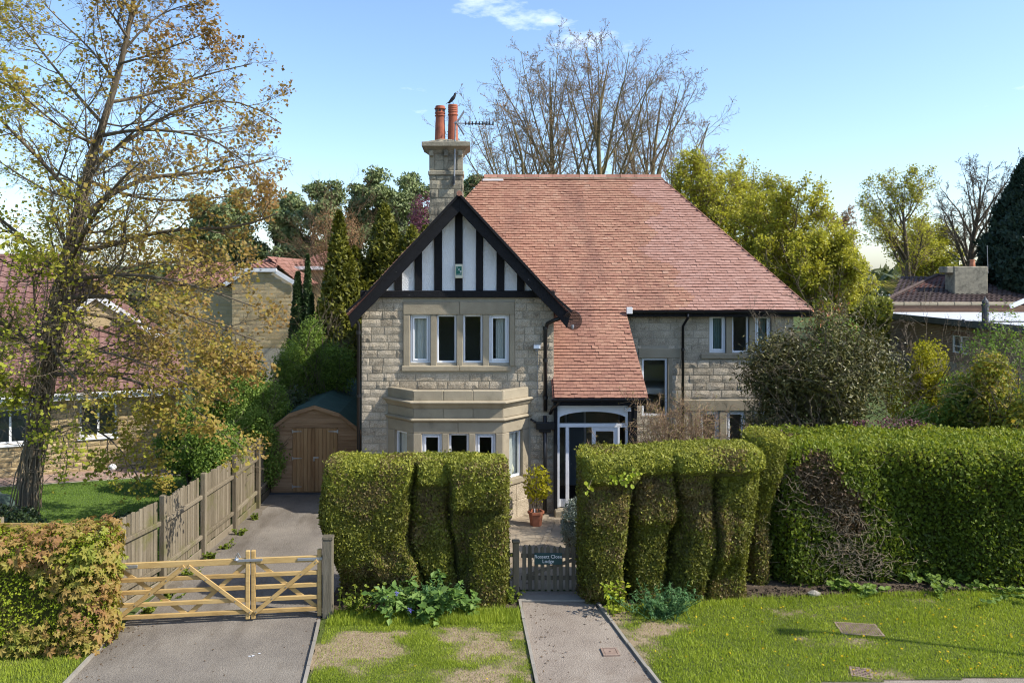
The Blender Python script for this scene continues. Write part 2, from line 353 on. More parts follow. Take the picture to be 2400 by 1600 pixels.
    M_['moss'] = pmat('mossy tile', [(.16,.14,.02),(.26,.22,.035),(.22,.16,.09)], 1.5, .5, .5, .4, .1, .9, .4, 30)
    M_['flatroof'] = pmat('pale roofing membrane', [(.46,.48,.50),(.56,.58,.60)], .6, .6, rough=.6)
    M_['lead'] = pmat('lead grey', [(.05,.055,.06),(.09,.095,.10)], 3, rough=.55)
    M_['tarp'] = pmat('green tarpaulin', [(.03,.06,.045),(.09,.13,.10)], 3, .8, rough=.5, bump=.3, bscale=8)
setup_materials()
# ------------------------------------------------------------------ plant building (all numpy)
def tubes(Pt, Ra, sides):
    N, K, _ = Pt.shape
    T = norm(np.gradient(Pt, axis=1)); mean = norm(Pt[:, -1]-Pt[:, 0])
    ref = np.where(np.abs(mean[:, 2:3]) > .8, np.array([[1., 0, 0]]), np.array([[0, 0, 1.]]))[:, None, :]
    A = norm(np.cross(T, ref)); Bv = np.cross(T, A)
    a = np.linspace(0, 2*np.pi, sides, endpoint=False)
    ring = Pt[:, :, None, :] + Ra[:, :, None, None]*(np.cos(a)[None, None, :, None]*A[:, :, None, :] + np.sin(a)[None, None, :, None]*Bv[:, :, None, :])
    V = ring.reshape(-1, 3)
    n = np.arange(N)[:, None, None]*K*sides; k = np.arange(K-1)[None, :, None]*sides; s = np.arange(sides)[None, None, :]; s2 = (s+1) % sides
    F = np.stack(np.broadcast_arrays(n+k+s, n+k+s2, n+k+sides+s2, n+k+sides+s), -1).reshape(-1, 4)
    return V, F
def join(parts):
    Vs, Fs, off = [], {}, 0
    for V, F in parts:
        Vs.append(V); Fs.setdefault(F.shape[1], []).append(F+off); off += len(V)
    return np.concatenate(Vs), [np.concatenate(f) for f in Fs.values()]
def poly(pts, K):
    pts = np.asarray(pts, float); d = np.r_[0, np.cumsum(np.linalg.norm(np.diff(pts, axis=0), axis=1))]
    t = np.linspace(0, d[-1], K)
    out = np.stack([np.interp(t, d, pts[:, i]) for i in range(3)], -1)
    for _ in range(2): out[1:-1] = (out[:-2] + 2*out[1:-1] + out[2:])/4
    return out
def grow(Pp, Rp, n, t0, t1, ang, angsd, length, K, g, up=0.0, wob=0.15, rr=0.6, rmin=0.004, taper=0.25, lshape=0.5, keep=None, flat=0.0):
    """n children on every parent branch"""
    N, Kp, _ = Pp.shape
    t = (t0 + (t1-t0)*((np.arange(n)[None, :] + g.random((N, n)))/n)).ravel()
    pi = np.repeat(np.arange(N), n)
    f = t*(Kp-1); i = np.minimum(f.astype(int), Kp-2); w = (f-i)[:, None]
    st = Pp[pi, i]*(1-w) + Pp[pi, i+1]*w; T = norm(Pp[pi, i+1]-Pp[pi, i]); r0 = (Rp[pi, i]*(1-w[:, 0]) + Rp[pi, i+1]*w[:, 0])
    q = norm(np.cross(T, norm(g.normal(size=T.shape))))
    if flat: q[:, 2] *= (1-flat); q = norm(q)
    a = np.radians(g.normal(ang, angsd, len(t)))[:, None]
    d = norm(np.cos(a)*T + np.sin(a)*q)
    plen = np.linalg.norm(np.diff(Pp, axis=1), axis=2).sum(1)[pi]
    L = (length*plen if length < 2 else np.full(len(t), length))
    L = L*(1-lshape*t)*g.uniform(.7, 1.25, len(t))
    pts = [st]; p = st
    for k in range(1, K):
        d = norm(d + wob*g.normal(size=d.shape) + np.array([0, 0, up]))
        p = p + d*(L/(K-1))[:, None]; pts.append(p)
    C = np.stack(pts, 1)
    r = np.maximum(r0*rr, rmin)
    Rd = np.maximum(r[:, None]*np.linspace(1, taper, K)[None], rmin*.6)
    if keep is not None:
        k = keep(C[:, -1]); C, Rd = C[k], Rd[k]
    return C, Rd

def _tpl(v, f): return np.array(v, float), np.array(f)
def _maple():
    v = [(0, 0, 0)]; f = []
    tips = [(-.78, -.18), (-.62, .55), (0, 1.0), (.62, .55), (.78, -.18)]
    nots = [(-.25, -.42), (-.40, .12), (-.24, .44), (.24, .44), (.40, .12), (.25, -.42)]
    for q in nots: v.append((q[0], q[1], .02))
    for q in tips: v.append((q[0], q[1], -.16))
    for k in range(5): f.append((0, k+2, 7+k, k+1))
    return _tpl(v, f)
TPL = {
    'tri': _tpl([(-.4, 0, 0), (.4, 0, 0), (0, 1, .1)], [(0, 1, 2)]),
    'leaf': _tpl([(0, 0, 0), (.32, .5, .10), (0, 1, -.05), (-.32, .5, .10)], [(0, 1, 2, 3)]),
    'round': _tpl([(0, 0, 0), (.42, .25, .08), (.40, .7, .06), (0, 1, -.08), (-.40, .7, .06), (-.42, .25, .08)], [(0, 1, 2, 3), (0, 3, 4, 5)]),
    'long': _tpl([(0, 0, 0), (.14, .4, .06), (0, 1, -.25), (-.14, .4, .06)], [(0, 1, 2, 3)]),
    'maple': _maple(),
    'tuft': _tpl([(-.10, 0, 0), (.10, 0, 0), (.05, 1, 0), (-.05, 1, 0), (0, -.08, .1), (0, .1, -.1), (.72, .72, .10), (.66, .80, .02), (-.72, .72, .1), (-.66, .80, .02)],
                 [(0, 1, 2, 3), (4, 5, 6, 7), (5, 4, 8, 9)]),
    'spray': _tpl([(-.10, 0, 0), (.10, 0, 0), (.16, .55, .05), (0, 1, -.08), (-.16, .55, .05), (.5, .62, .02), (-.5, .62, .02), (.08, .25, 0), (-.08, .25, 0)],
                  [(0, 1, 2, 4), (4, 2, 3, 3), (7, 5, 2, 2), (8, 4, 6, 6)]),
}
TPL['maple3'] = _tpl([(0, -.05, 0), (.34, .02, .04), (.72, .30, -.12), (.26, .42, .02), (0, 1, -.16), (-.26, .42, .02), (-.72, .30, -.12), (-.34, .02, .04)], [(0, 1, 2, 3), (0, 3, 4, 5), (0, 5, 6, 7)])
TPL['wide'] = _tpl([(0, -.1, 0), (.56, .42, -.08), (0, 1, -.16), (-.56, .42, -.08)], [(0, 1, 2, 3)])
TPL['spray'] = _tpl([(0, 0, 0), (.13, .45, .06), (0, 1, -.1), (-.13, .45, .06), (.62, .70, 0), (.30, .72, .05), (-.62, .70, 0), (-.30, .72, .05), (.05, .12, 0), (-.05, .12, 0)],
                    [(0, 1, 2, 3), (8, 4, 5, 1), (9, 3, 7, 6)])
def leaves(pos, nrm, size, tpl, g, spread=0.8, along=None, along_w=0.0):
    """one leaf per position, its face turned towards nrm with some spread"""
    v, f = TPL[tpl]; n = len(pos)
    w = norm(nrm + spread*g.normal(size=(n, 3)))
    u = g.normal(size=(n, 3))
    if along is not None: u = u*(1-along_w) + along*along_w*2
    yv = norm(u - w*np.sum(u*w, 1, keepdims=True)); xv = np.cross(yv, w)
    s = np.broadcast_to(size, (n,))[:, None, None]
    V = pos[:, None, :] + s*(v[None, :, 0:1]*xv[:, None] + v[None, :, 1:2]*yv[:, None] + v[None, :, 2:3]*w[:, None])
    F = (np.arange(n)[:, None, None]*len(v) + f[None]).reshape(-1, f.shape[1])
    return V.reshape(-1, 3), F, len(f)
def leaf_obj(name, pos, nrm, size, tpl, m, parent, g, spread=.8, rnd=None, along=None, along_w=0.0):
    V, F, k = leaves(pos, nrm, size, tpl, g, spread, along, along_w)
    r = g.random(len(pos)) if rnd is None else rnd
    return big(name, V, [F], m, parent, np.repeat(r, k))
def sample_tris(V, F, n, g):
    V = np.asarray(V); F = np.asarray(F)
    if F.shape[1] == 4: F = np.concatenate([F[:, [0, 1, 2]], F[:, [0, 2, 3]]])
    a, b, c = V[F[:, 0]], V[F[:, 1]], V[F[:, 2]]
    cr_ = np.cross(b-a, c-a); ar = np.linalg.norm(cr_, axis=1)
    i = g.choice(len(F), n, p=ar/ar.sum()); u, v = g.random(n), g.random(n); s = u+v > 1; u[s] = 1-u[s]; v[s] = 1-v[s]
    p = a[i] + (b-a)[i]*u[:, None] + (c-a)[i]*v[:, None]
    return p, norm(cr_[i])
def fib(n):
    i = np.arange(n)+.5; ph = np.arccos(1-2*i/n); th = np.pi*(1+5**.5)*i
    return np.stack([np.cos(th)*np.sin(ph), np.sin(th)*np.sin(ph), np.cos(ph)], -1)

def trunk_part(t, pts, radii, m, K=14, sides=10, name='trunk'):
    C = poly(pts, K)[None]; Rd = np.interp(np.linspace(0, 1, K), np.linspace(0, 1, len(radii)), radii)[None]
    V, F = tubes(C, Rd, sides); big(name, V, [F], m, t, smooth=True)
    return C, Rd

def bush(name, label, cat, c, rad, n, size, tpl, m, seed, base=None, spread=.8, lump=.35, lscale=1.3, gap=.0, inner=.55, stems=10, stem_m=None, group=None,
         up_bias=.3, stem_r=.03, rndf=None, along=None, along_w=0, blobs=None, stem_levels=2):
    """an uneven mass of leaves on stems; c centre, rad radii"""
    g = np.random.default_rng(seed); c = np.array(c, float); rad = np.array(rad, float)
    bz = c[2]-rad[2] if base is None else base
    t = thing(name, label, cat, (c[0], c[1], bz), group)
    d = norm(g.normal(size=(int(n*1.6), 3)))
    if blobs:                                     # several overlapping lobes of different size make the outline
        bc = norm(g.normal(size=(blobs, 3)))*np.array([.72, .65, .68])*g.random((blobs, 1))**.45; bs = g.uniform(.22, .50, blobs); k = g.choice(blobs, len(d), p=bs**2/np.sum(bs**2))
        off = bc[k]*rad; sc = bs[k][:, None]
    else: off = 0; sc = 1.0
    lum = 1 - lump*(1 - fbm(d*rad.mean()*sc + c + off, lscale, seed, 3)*1.6)
    rr = inner + (1-inner)*g.random(len(d))**.6
    p = c + off + d*rad*sc*(lum*rr)[:, None]
    if blobs: p = p + g.normal(0, .045, p.shape)*rad
    nz = fbm(p, 2.2/rad.mean()*1.2, seed+5, 2)
    ok = (nz > gap) & (p[:, 2] > bz+.02)
    p, d = p[ok][:n], d[ok][:n]
    nn = norm(d/rad + np.array([0, 0, up_bias]))
    if stems:
        b0 = np.stack([c[0]+g.normal(0, .12*rad[0], stems), c[1]+g.normal(0, .12*rad[1], stems), np.full(stems, bz)], -1)
        e = c + norm(g.normal(size=(stems, 3))+np.array([0, 0, .5]))*rad*.8
        s = np.linspace(0, 1, 5)[None, :, None]
        C = b0[:, None]*(1-s) + e[:, None]*s; C[:, 1:4, :2] += g.normal(0, .05*rad.mean(), (stems, 3, 2)); C[:, 1:4, :2] = C[:, 1:4, :2]*.7 + .3*b0[:, None, :2]
        Rd = np.linspace(stem_r, stem_r*.3, 5)[None].repeat(stems, 0)
        pr = [tubes(C, Rd, 5)]
        C2, R2 = C, Rd
        for _ in range(stem_levels):
            C2, R2 = grow(C2, R2, 5, .35, 1, 38, 14, .55, 3, g, up=.05, rr=.6, rmin=.004)
            pr.append(tubes(C2, R2, 3))
        V, F = join(pr); big('stems', V, F, stem_m or M_['bark'], t)
    sz = size*g.uniform(.65, 1.25, len(p))
    r = rndf(p, g) if rndf else g.random(len(p))
    leaf_obj('foliage', p, nn, sz, tpl, m, t, g, spread, r, along, along_w)
    return t

def hedge_surface(x0, x1, z1, yf, yb, fn, nu=110, nv=70, ends=(0.12, 0.12)):
    """closed clipped-hedge skin: front/back sheets bulged by fn(x, z) -> forward offset, rounded ends and top"""
    # parameter s runs ground front -> top -> ground back
    us = np.linspace(0, 1, nu); vs_ = np.linspace(0, 1, nv)
    U, Vv = np.meshgrid(us, vs_, indexing='ij')
    X = x0 + (x1-x0)*U
    dep = yb-yf; tot = 2*z1+dep
    S = Vv*tot
    zf = np.clip(S, 0, z1); yy = np.where(S < z1, yf, np.where(S < z1+dep, yf+(S-z1), yb)); zz = np.where(S < z1, S, np.where(S < z1+dep, z1, z1-(S-z1-dep)))
    off = fn(X, zz)
    Y = np.where(S < z1+dep*.5, yy - off, yy + .3*np.minimum(off, 0))
    # round the ends and the top edge
    e = np.minimum((X-x0)/ends[0], (x1-X)/ends[1]); e = np.clip(e, 0, 1); rnd_ = 1-(1-e)**2
    ym = (yf+yb)/2
    Y = ym + (Y-ym)*(.25+.75*np.sqrt(np.clip(rnd_, 0, 1)))
    Z = zz - .06*(1-rnd_)*(zz > z1-.01)
    edge = np.exp(-((S-z1)/.10)**2); Y = Y + edge*.05; Z = Z - edge*.03
    V = np.stack([X, Y, Z], -1).reshape(-1, 3)
    i = np.arange(nu-1)[:, None]*nv; j = np.arange(nv-1)[None, :]
    F = np.stack(np.broadcast_arrays(i+j, i+nv+j, i+nv+j+1, i+j+1), -1).reshape(-1, 4)
    caps = []
    return V, F
def end_caps(V, nu, nv):
    a = np.arange(nv); f1 = []
    h = nv//2
    for k in range(h-1):
        f1.append((k, k+1, nv-2-k, nv-1-k)); o = (nu-1)*nv; f1.append((o+k+1, o+k, o+nv-1-k, o+nv-2-k))
    return np.array(f1)
# ------------------------------------------------------------------ setting: ground, drive, path, lawns
def ground_h(x, y):
    return 1.35*smooth01(10.5, 15, np.asarray(x, float))*smooth01(23, 31, np.asarray(y, float))
def sheet(name, x0, x1, y0, y1, z, m, nx, ny, label=None, hf=None, kind='structure'):
    X, Y = np.meshgrid(np.linspace(x0, x1, nx), np.linspace(y0, y1, ny), indexing='ij')
    Z = np.full_like(X, z) + (hf(X, Y) if hf else 0)
    V = np.stack([X, Y, Z], -1).reshape(-1, 3); i = np.arange(nx-1)[:, None]*ny; j = np.arange(ny-1)[None]
    F = np.stack(np.broadcast_arrays(i+j, i+ny+j, i+ny+j+1, i+j+1), -1).reshape(-1, 4)
    o = big(name, V, [F], m, None, smooth=True); o['kind'] = kind
    if label: o['label'] = label
    return o
def flat(name, pts, z, m, label=None):
    o = B().raw([(x, y, z) for x, y in pts], [tuple(range(len(pts)))]).build(name, m); o['kind'] = 'structure'
    if label: o['label'] = label
    return o
# big ground: fine near the house, then out to the horizon
xs = np.r_[-900, -300, -120, np.linspace(-60, 60, 61), 120, 300, 900]; ys = np.r_[-300, -60, np.linspace(-20, 100, 61), 160, 400, 1500]
X, Y = np.meshgrid(xs, ys, indexing='ij'); Z = ground_h(X, Y) - .02
V = np.stack([X, Y, Z], -1).reshape(-1, 3); i = np.arange(len(xs)-1)[:, None]*len(ys); j = np.arange(len(ys)-1)[None]
F = np.stack(np.broadcast_arrays(i+j, i+len(ys)+j, i+len(ys)+j+1, i+j+1), -1).reshape(-1, 4)
struct(big('ground', V, [F], M_['ground'], None, smooth=True))

PATH_L = lambda y: .88 + (15.4-y)*.028
PATH_R = lambda y: 2.22 + (15.4-y)*.155
flat('driveway', [(-6.02, 11.0), (-2.42, 11.0), (-2.72, 14.45), (-2.6, 15.95), (-2.6, 23.2), (-5.62, 23.2), (-5.62, 21.4), (-5.78, 18.5), (-6.0, 15.9), (-6.1, 14.0)], .004, M_['tarmac'])
flat('garden_path', [(PATH_L(11), 11.0), (PATH_R(11), 11.0), (PATH_R(15.4), 15.4), (2.2, 15.8), (.86, 15.8), (PATH_L(15.4), 15.4)], .004, M_['path'])
fc = flat('forecourt', [(-2.6, 15.9), (4.6, 15.9), (4.6, 21.0), (-2.6, 21.0)], .0, M_['concrete'])
struct(B().box(2.2, 4.45, 15.95, 20.4, .004, .05).build('soil_border', M_['soil']))
# diagonal joint of bricks across the forecourt
row = thing('brick_edging', 'row of worn stone setts running diagonally from the picket gate to the doorstep', 'edging', (1.1, 16.2, 0))
gb = B().box(-.105, .105, -.05, .05, 0, .03).mesh('sett', M_['concrete'])
a0, a1 = Vector((1.05, 16.3, 0)), Vector((2.02, 20.5, 0)); dd = (a1-a0).normalized(); ang = math.atan2(dd.y, dd.x)
for k in range(int((a1-a0).length/.23)):
    p = a0 + dd*(.23*k); inst('sett', gb, row, Matrix.Translation((p.x + random.uniform(-.01, .01), p.y, -.008)) @ Matrix.Rotation(ang+random.uniform(-.05, .05), 4, 'Z'))
# kerb edging stones along drive and path
def edging(name, label, pts, seg=.9, w=.05, h=.055):
    t = thing(name, label, 'edging', (*pts[0], 0))
    for (ax, ay), (bx, by) in zip(pts[:-1], pts[1:]):
        a, b = Vector((ax, ay, 0)), Vector((bx, by, 0)); n = max(1, round((b-a).length/seg)); L = (b-a).length/n
        for k in range(n):
            p = a + (b-a)*((k+.5)/n); me = B().box(-L/2+.006, L/2-.006, -w/2, w/2, -.08, h).mesh('kerb_stone', M_['kerb'])
            inst('kerb_stone', me, t, Matrix.Translation((p.x, p.y, random.uniform(-.012, .004))) @ Matrix.Rotation(math.atan2((b-a).y, (b-a).x)+random.uniform(-.012, .012), 4, 'Z'))
edging('drive_edging', 'concrete edging strip along the drive beside the brown leaved hedge', [(-6.03, 11.0), (-6.08, 14.0)])
edging('drive_edging', 'concrete edging strip between the drive and the worn grass patch', [(-2.40, 11.0), (-2.70, 14.4)])
edging('path_edging', 'concrete edging along the garden path on the worn grass patch side', [(PATH_L(11)-.03, 11.0), (PATH_L(15.3)-.03, 15.3)])
edging('path_edging', 'concrete edging along the garden path on the dandelion lawn side', [(PATH_R(11)+.03, 11.0), (PATH_R(15.2)+.03, 15.2)])

# dirt washed against the fence foot
_g = random.Random(8)
_in = [(-6.02, 14.0), (-5.98, 15.9), (-5.82, 17.8), (-5.66, 19.5), (-5.6, 21.7)]; _out = []
for k in range(70):
    y = 14.0+7.7*k/69; _out.append((float(np.interp(y, [q[1] for q in _in], [q[0] for q in _in]))+.10+.12*_g.random()+.12*float(fbm(np.array([[y, 0, 0]]), 1.2, 6, 2)[0]), y))
flat('dirt_strip', _out+_in[::-1], .008, M_['grit'])

# verges
def in_poly(p, pl_):
    x, y = p[:, 0], p[:, 1]; ins = np.zeros(len(p), bool); j = len(pl_)-1
    for i_ in range(len(pl_)):
        xi, yi = pl_[i_]; xj, yj = pl_[j]
        ins ^= ((yi > y) != (yj > y)) & (x < (xj-xi)*(y-yi)/(yj-yi+1e-12)+xi); j = i_
    return ins
def bare_left(p):          # worn earth between drive and path
    q = fbm(np.c_[p*np.array([1, 1.9]), p[:, :1]*0], 1.15, 203, 4)
    q = q + .22*(fbm(np.c_[p, p[:, :1]*0], 6, 31, 3)-.5)
    return np.clip((q-.44)*4.2 + .22 - 1.6*smooth01(13.9, 14.4, p[:, 1]) + .5*np.exp(-(((p[:, 0]+1.9)/.6)**2+((p[:, 1]-13.2)/.5)**2)) + .4*np.exp(-(((p[:, 0]+.4)/1.0)**2+((p[:, 1]-13.9)/.22)**2)), 0, 1)
def bare_right(p):
    q = fbm(np.c_[p*np.array([1, 1.6]), p[:, :1]*0], 1.1, 205, 4)
    e = p[:, 0]-PATH_R(p[:, 1]); q = q + .2*(fbm(np.c_[p, p[:, :1]*0], 6, 32, 3)-.5)
    return np.clip((q-.66)*4 + .55*np.exp(-(e/.25)**2)*smooth01(.35, .6, q+.1) + (.3+1.2*q)*np.exp(-(((p[:, 0]-3.1)/.35)**2+((p[:, 1]-14.1)/.28)**2)) + .7*np.exp(-(((p[:, 0]-4.4)/.3)**2+((p[:, 1]-14.5)/.14)**2)), 0, 1)
def turf(name, pts, bare_fn, cell=.06):
    pl_ = np.array(pts); lo, hi = pl_.min(0), pl_.max(0); nx, ny = int((hi[0]-lo[0])/cell), int((hi[1]-lo[1])/cell)
    X, Y = np.meshgrid(np.linspace(lo[0], hi[0], nx), np.linspace(lo[1], hi[1], ny), indexing='ij'); p = np.stack([X, Y], -1).reshape(-1, 2)
    Zt = .006+.016*fbm(np.c_[p, p[:, :1]*0], 2.5, 3, 2)
    i = np.arange(nx-1)[:, None]*ny; j = np.arange(ny-1)[None]; F = np.stack(np.broadcast_arrays(i+j, i+ny+j, i+ny+j+1, i+j+1), -1).reshape(-1, 4)
    c = p[F].mean(1); k = in_poly(c, pl_); struct(big(name, np.c_[p, Zt], [F[k]], M_['verge'], None, bare_fn(c[k]), smooth=True))
turf('verge', [(-2.38, 11.0), (PATH_L(11)-.05, 11.0), (PATH_L(15.3)-.05, 15.3), (.86, 15.0), (-2.6, 14.85), (-2.68, 14.4)], bare_left)
turf('verge', [(PATH_R(11.0)+.05, 11.0), (5.2, 12.26), (7, 12.36), (14, 12.62), (14, 16.0), (5.5, 15.5), (2.4, 15.1), (PATH_R(15.1)+.05, 15.1)], bare_right)
turf('verge', [(-12, 11.0), (-6.05, 11.0), (-6.1, 14.0), (-12, 14.3)], lambda p: .3*np.clip((fbm(np.c_[p, p[:, :1]*0], 1.3, 8, 3)-.5)*6, 0, 1), .12)
flat('pavement', [(PATH_R(11.0)+.06, 10.95), (16, 10.95), (16, 12.9), (7, 12.7), (5.2, 12.5)], .002, M_['path'])
flat('road', [(-60, -4), (60, -4), (60, 9), (-60, 9)], .0, M_['tarmac'])
flat('lawn', [(-14.5, 14.6), (-6.7, 14.6), (-6.0, 17.0), (-5.8, 19), (-5.7, 23), (-8.7, 24.9), (-14.5, 23.2)], .006, M_['lawn'], 'mown lawn of the neighbouring bungalow')
bed = flat('soil_bed', [(-2.66, 14.75), (.9, 14.75), (.9, 16.0), (-2.66, 16.0)], .010, M_['soil'])
flat('soil_bed', [(2.25, 15.0), (5.6, 15.4), (14, 15.85), (14, 18.6), (2.25, 16.4)], .010, M_['soil'])
# neighbour's paved strip
pv = flat('patio', [(-14.5, 23.2), (-8.7, 24.9), (-8.3, 25.9), (-14.5, 24.6)], .0, M_['mortar'], 'paved strip along the neighbouring bungalow')
slabs = [B().box(-.29, .29, -.21, .21, 0, .012).mesh('paving_slab', M_['paving'])]
for r_ in range(3):
    for k in range(11):
        u = -14.2 + k*.6 + (r_ % 2)*.3; yb = 23.3 + (u+14.5)*.293 + .24 + r_*.44
        if u > -8.6: continue
        inst('paving_slab', slabs[0], pv, Matrix.Translation((u, yb, .004+random.uniform(0, .005))) @ Matrix.Rotation(math.atan(.285), 4, 'Z'))
# iron covers
def cover(name, label, cx_, cy_, w, h, rot, studs):
    t = thing(name, label, 'cover', (cx_, cy_, 0)); Mx = Matrix.Translation((cx_, cy_, .012)) @ Matrix.Rotation(rot, 4, 'Z')
    B().box(-w/2, w/2, -h/2, h/2, -.02, .012, Mx).build('lid', M_['cover'], t, bevel=.006)
    f = B()
    for sx in (-1, 1): f.box(sx*(w/2+.018)-.016, sx*(w/2+.018)+.016, -h/2-.034, h/2+.034, -.02, .016, Mx)
    for sy in (-1, 1): f.box(-w/2, w/2, sy*(h/2+.018)-.016, sy*(h/2+.018)+.016, -.02, .015, Mx)
    f.build('rim', M_['cover'], t)
    s = B(); nx, ny = studs
    for a in range(nx):
        for b in range(ny):
            u, v_ = -w/2+(a+.5)*w/nx, -h/2+(b+.5)*h/ny; s.box(u-.011, u+.011, v_-.011, v_+.011, .01, .022, Mx)
    o = s.build('raised_studs', M_['cover'], t); o['kind'] = 'stuff'
pA = P(2013, 1476, FPX*CAMZ/(1476-CY)); cover('manhole_cover', 'large rusty studded iron cover set in the dandelion lawn', pA.x, pA.y, .62, .42, R(-8), (16, 9))
pB = P(2018, 1578, FPX*CAMZ/(1578-CY)); cover('manhole_cover', 'small grey slotted iron cover near the pavement edge of the lawn', pB.x, pB.y, .24, .26, R(-20), (6, 5))
pC = P(1430, 1529, FPX*CAMZ/(1529-CY)); cover('stopcock_cover', 'small square cover set flush in the garden path', pC.x, pC.y, .2, .2, R(3), (1, 1))
# ------------------------------------------------------------------ stone, tile and window kits
def stone_unit(seed):
    g = random.Random(seed); nx, nz = 4, 2; v, f = [], []
    for j in range(nz+1):
        for i in range(nx+1):
            e = (i in (0, nx)) or (j in (0, nz))
            x = -.5+i/nx + (0 if e else g.uniform(-.06, .06)); z = -.5+j/nz + (0 if e else g.uniform(-.1, .1))
            sx = .985 if i in (0, nx) else 1; sz = .97 if j in (0, nz) else 1
            v.append((x*sx, -(g.uniform(.45, .7) if e else g.uniform(.75, 1.15)), z*sz))
    for j in range(nz):
        for i in range(nx):
            a = j*(nx+1)+i; f.append((a, a+1, a+nx+2, a+nx+1))
    n = len(v); ring = [i for i in range(nx+1)] + [(j+1)*(nx+1)-1 for j in range(1, nz+1)] + [nz*(nx+1)+i for i in range(nx-1, -1, -1)] + [j*(nx+1) for j in range(nz-1, 0, -1)]
    for k in ring: v.append((v[k][0]*1.0, 0, v[k][2]*1.0))
    L = len(ring)
    for k in range(L): f.append((n+k, n+(k+1) % L, ring[(k+1) % L], ring[k]))
    return v, f
STONES = [stone_unit(s) for s in range(8)]
def stone_meshes(m, n=8):
    return [B().raw(*STONES[k]).mesh('stone', m) for k in range(n)]
def course_layout(x0, x1, z0, z1, ch, lmin, lmax, openings, g, ragged=0):
    """rectangles (xa, xb, za, zb) laid in courses, leaving the openings free"""
    out = []; z = z0; row_ = 0
    while z < z1-.04:
        h = min(ch*g.uniform(.9, 1.12) if ragged else ch, z1-z)
        free = [(x0, x1)]
        for (a, b, c, d) in openings:
            if min(d, z+h)-max(c, z) > .3*h:
                nf = []
                for (p, q) in free:
                    if b <= p or a >= q: nf.append((p, q)); continue
                    if a > p: nf.append((p, a))
                    if b < q: nf.append((b, q))
                free = nf
        for (p, q) in free:
            x = p
            while x < q-.02:
                L = g.uniform(lmin, lmax)
                if x == p and row_ % 2: L *= .6
                if q-(x+L) < lmin*.55: L = q-x
                if q-x < .06: break
                out.append((x, min(x+L, q), z, z+h)); x += L
        z += h; row_ += 1
    return out
def lay_stones(rects, y, depth, gap, m, parent, g, limit, visible=lambda r: True, M=None, name='stone'):
    """the largest visible stones one by one, the rest as one part"""
    ms = stone_meshes(m); Mx = M or Matrix()
    vis = [r for r in rects if visible(r)]; vis.sort(key=lambda r: -(r[1]-r[0])*(r[3]-r[2]))
    one = vis[:limit]; rest = vis[limit:] + [r for r in rects if not visible(r)]
    for r in one:
        T = Mx @ Matrix.Translation(((r[0]+r[1])/2, y, (r[2]+r[3])/2)) @ Matrix.Diagonal((max(r[1]-r[0]-gap, .03)*g.choice((-1, 1)) if False else max(r[1]-r[0]-gap, .03), depth*g.uniform(.7, 1.25), max(r[3]-r[2]-gap, .03), 1))
        inst(name, g.choice(ms), parent, T)
    if rest:
        b = B(); rn = []
        for r in rest:
            u = g.choice(STONES)
            T = Mx @ Matrix.Translation(((r[0]+r[1])/2, y, (r[2]+r[3])/2)) @ Matrix.Diagonal((max(r[1]-r[0]-gap, .03), depth*g.uniform(.7, 1.25), max(r[3]-r[2]-gap, .03), 1))
            b.raw(*u, T); rn += [g.random()]*len(u[1])
        o = b.build('stonework', m, parent); o['kind'] = 'stuff'
        at = o.data.attributes.new('rnd', 'FLOAT', 'FACE'); at.data.foreach_set('value', rn)
    return len(one)
def wall_boxes(b, x0, x1, z0, z1, openings, y0, y1, M=None):
    xs_ = sorted({x0, x1, *[q for o in openings for q in o[:2] if x0 < q < x1]}); zs_ = sorted({z0, z1, *[q for o in openings for q in o[2:] if z0 < q < z1]})
    for i in range(len(xs_)-1):
        run = None
        for j in range(len(zs_)-1):
            mx_, mz = (xs_[i]+xs_[i+1])/2, (zs_[j]+zs_[j+1])/2
            solid = not any(o[0] < mx_ < o[1] and o[2] < mz < o[3] for o in openings)
            if solid: run = (run[0] if run else zs_[j], zs_[j+1])
            if run and (not solid or j == len(zs_)-2):
                b.box(xs_[i], xs_[i+1], y0, y1, run[0], run[1], M); run = None
    return b
def window(parent, x0, x1, z0, z1, y, M=None, fw=.055, sash=True, curtain=None, cside=0, cw=.6, name='window', m=None, sub=True):
    """frame with a sash and a glass pane; y is the outer face"""
    Mx = M or Matrix(); m = m or M_['upvc']; b = B(); d = .07
    def ring(b, a0, a1, c0, c1, w, ya, yb):
        b.box(a0, a0+w, ya, yb, c0, c1, Mx); b.box(a1-w, a1, ya, yb, c0, c1, Mx); b.box(a0+w, a1-w, ya, yb, c0, c0+w, Mx); b.box(a0+w, a1-w, ya, yb, c1-w, c1, Mx)
    ring(b, x0, x1, z0, z1, fw, y, y+d)
    f = b.build(name, m, parent, bevel=.006)
    i = fw
    if sash:
        s = B(); ring(s, x0+fw+.002, x1-fw-.002, z0+fw+.002, z1-fw-.002, .048, y-.012, y+.05); s.build('sash', m, f, bevel=.006); i = fw+.05
    B().box(x0+i-.006, x1-i+.006, y+.022, y+.030, z0+i-.006, z1-i+.006, Mx).build('pane', M_['glass'], f)
    if curtain:
        c = B(); w = (x1-x0)*cw; n = 14
        for k in range(n):
            t0_, t1_ = k/n, (k+1)/n
            if cside >= 0: xa, xb = x1-i-w*(1-t0_*.999), x1-i-w*(1-t1_)
            else: xa, xb = x0+i+w*t0_, x0+i+w*t1_
            ya, yb = y+.13+.025*math.sin(t0_*22), y+.13+.025*math.sin(t1_*22)
            c.raw([(xa, ya, z0-.05), (xb, yb, z0-.05), (xb, yb, z1+.05), (xa, ya, z1+.05)], [(0, 1, 2, 3)], Mx)
        c.build('curtain', curtain, f, smooth=True)
    return f

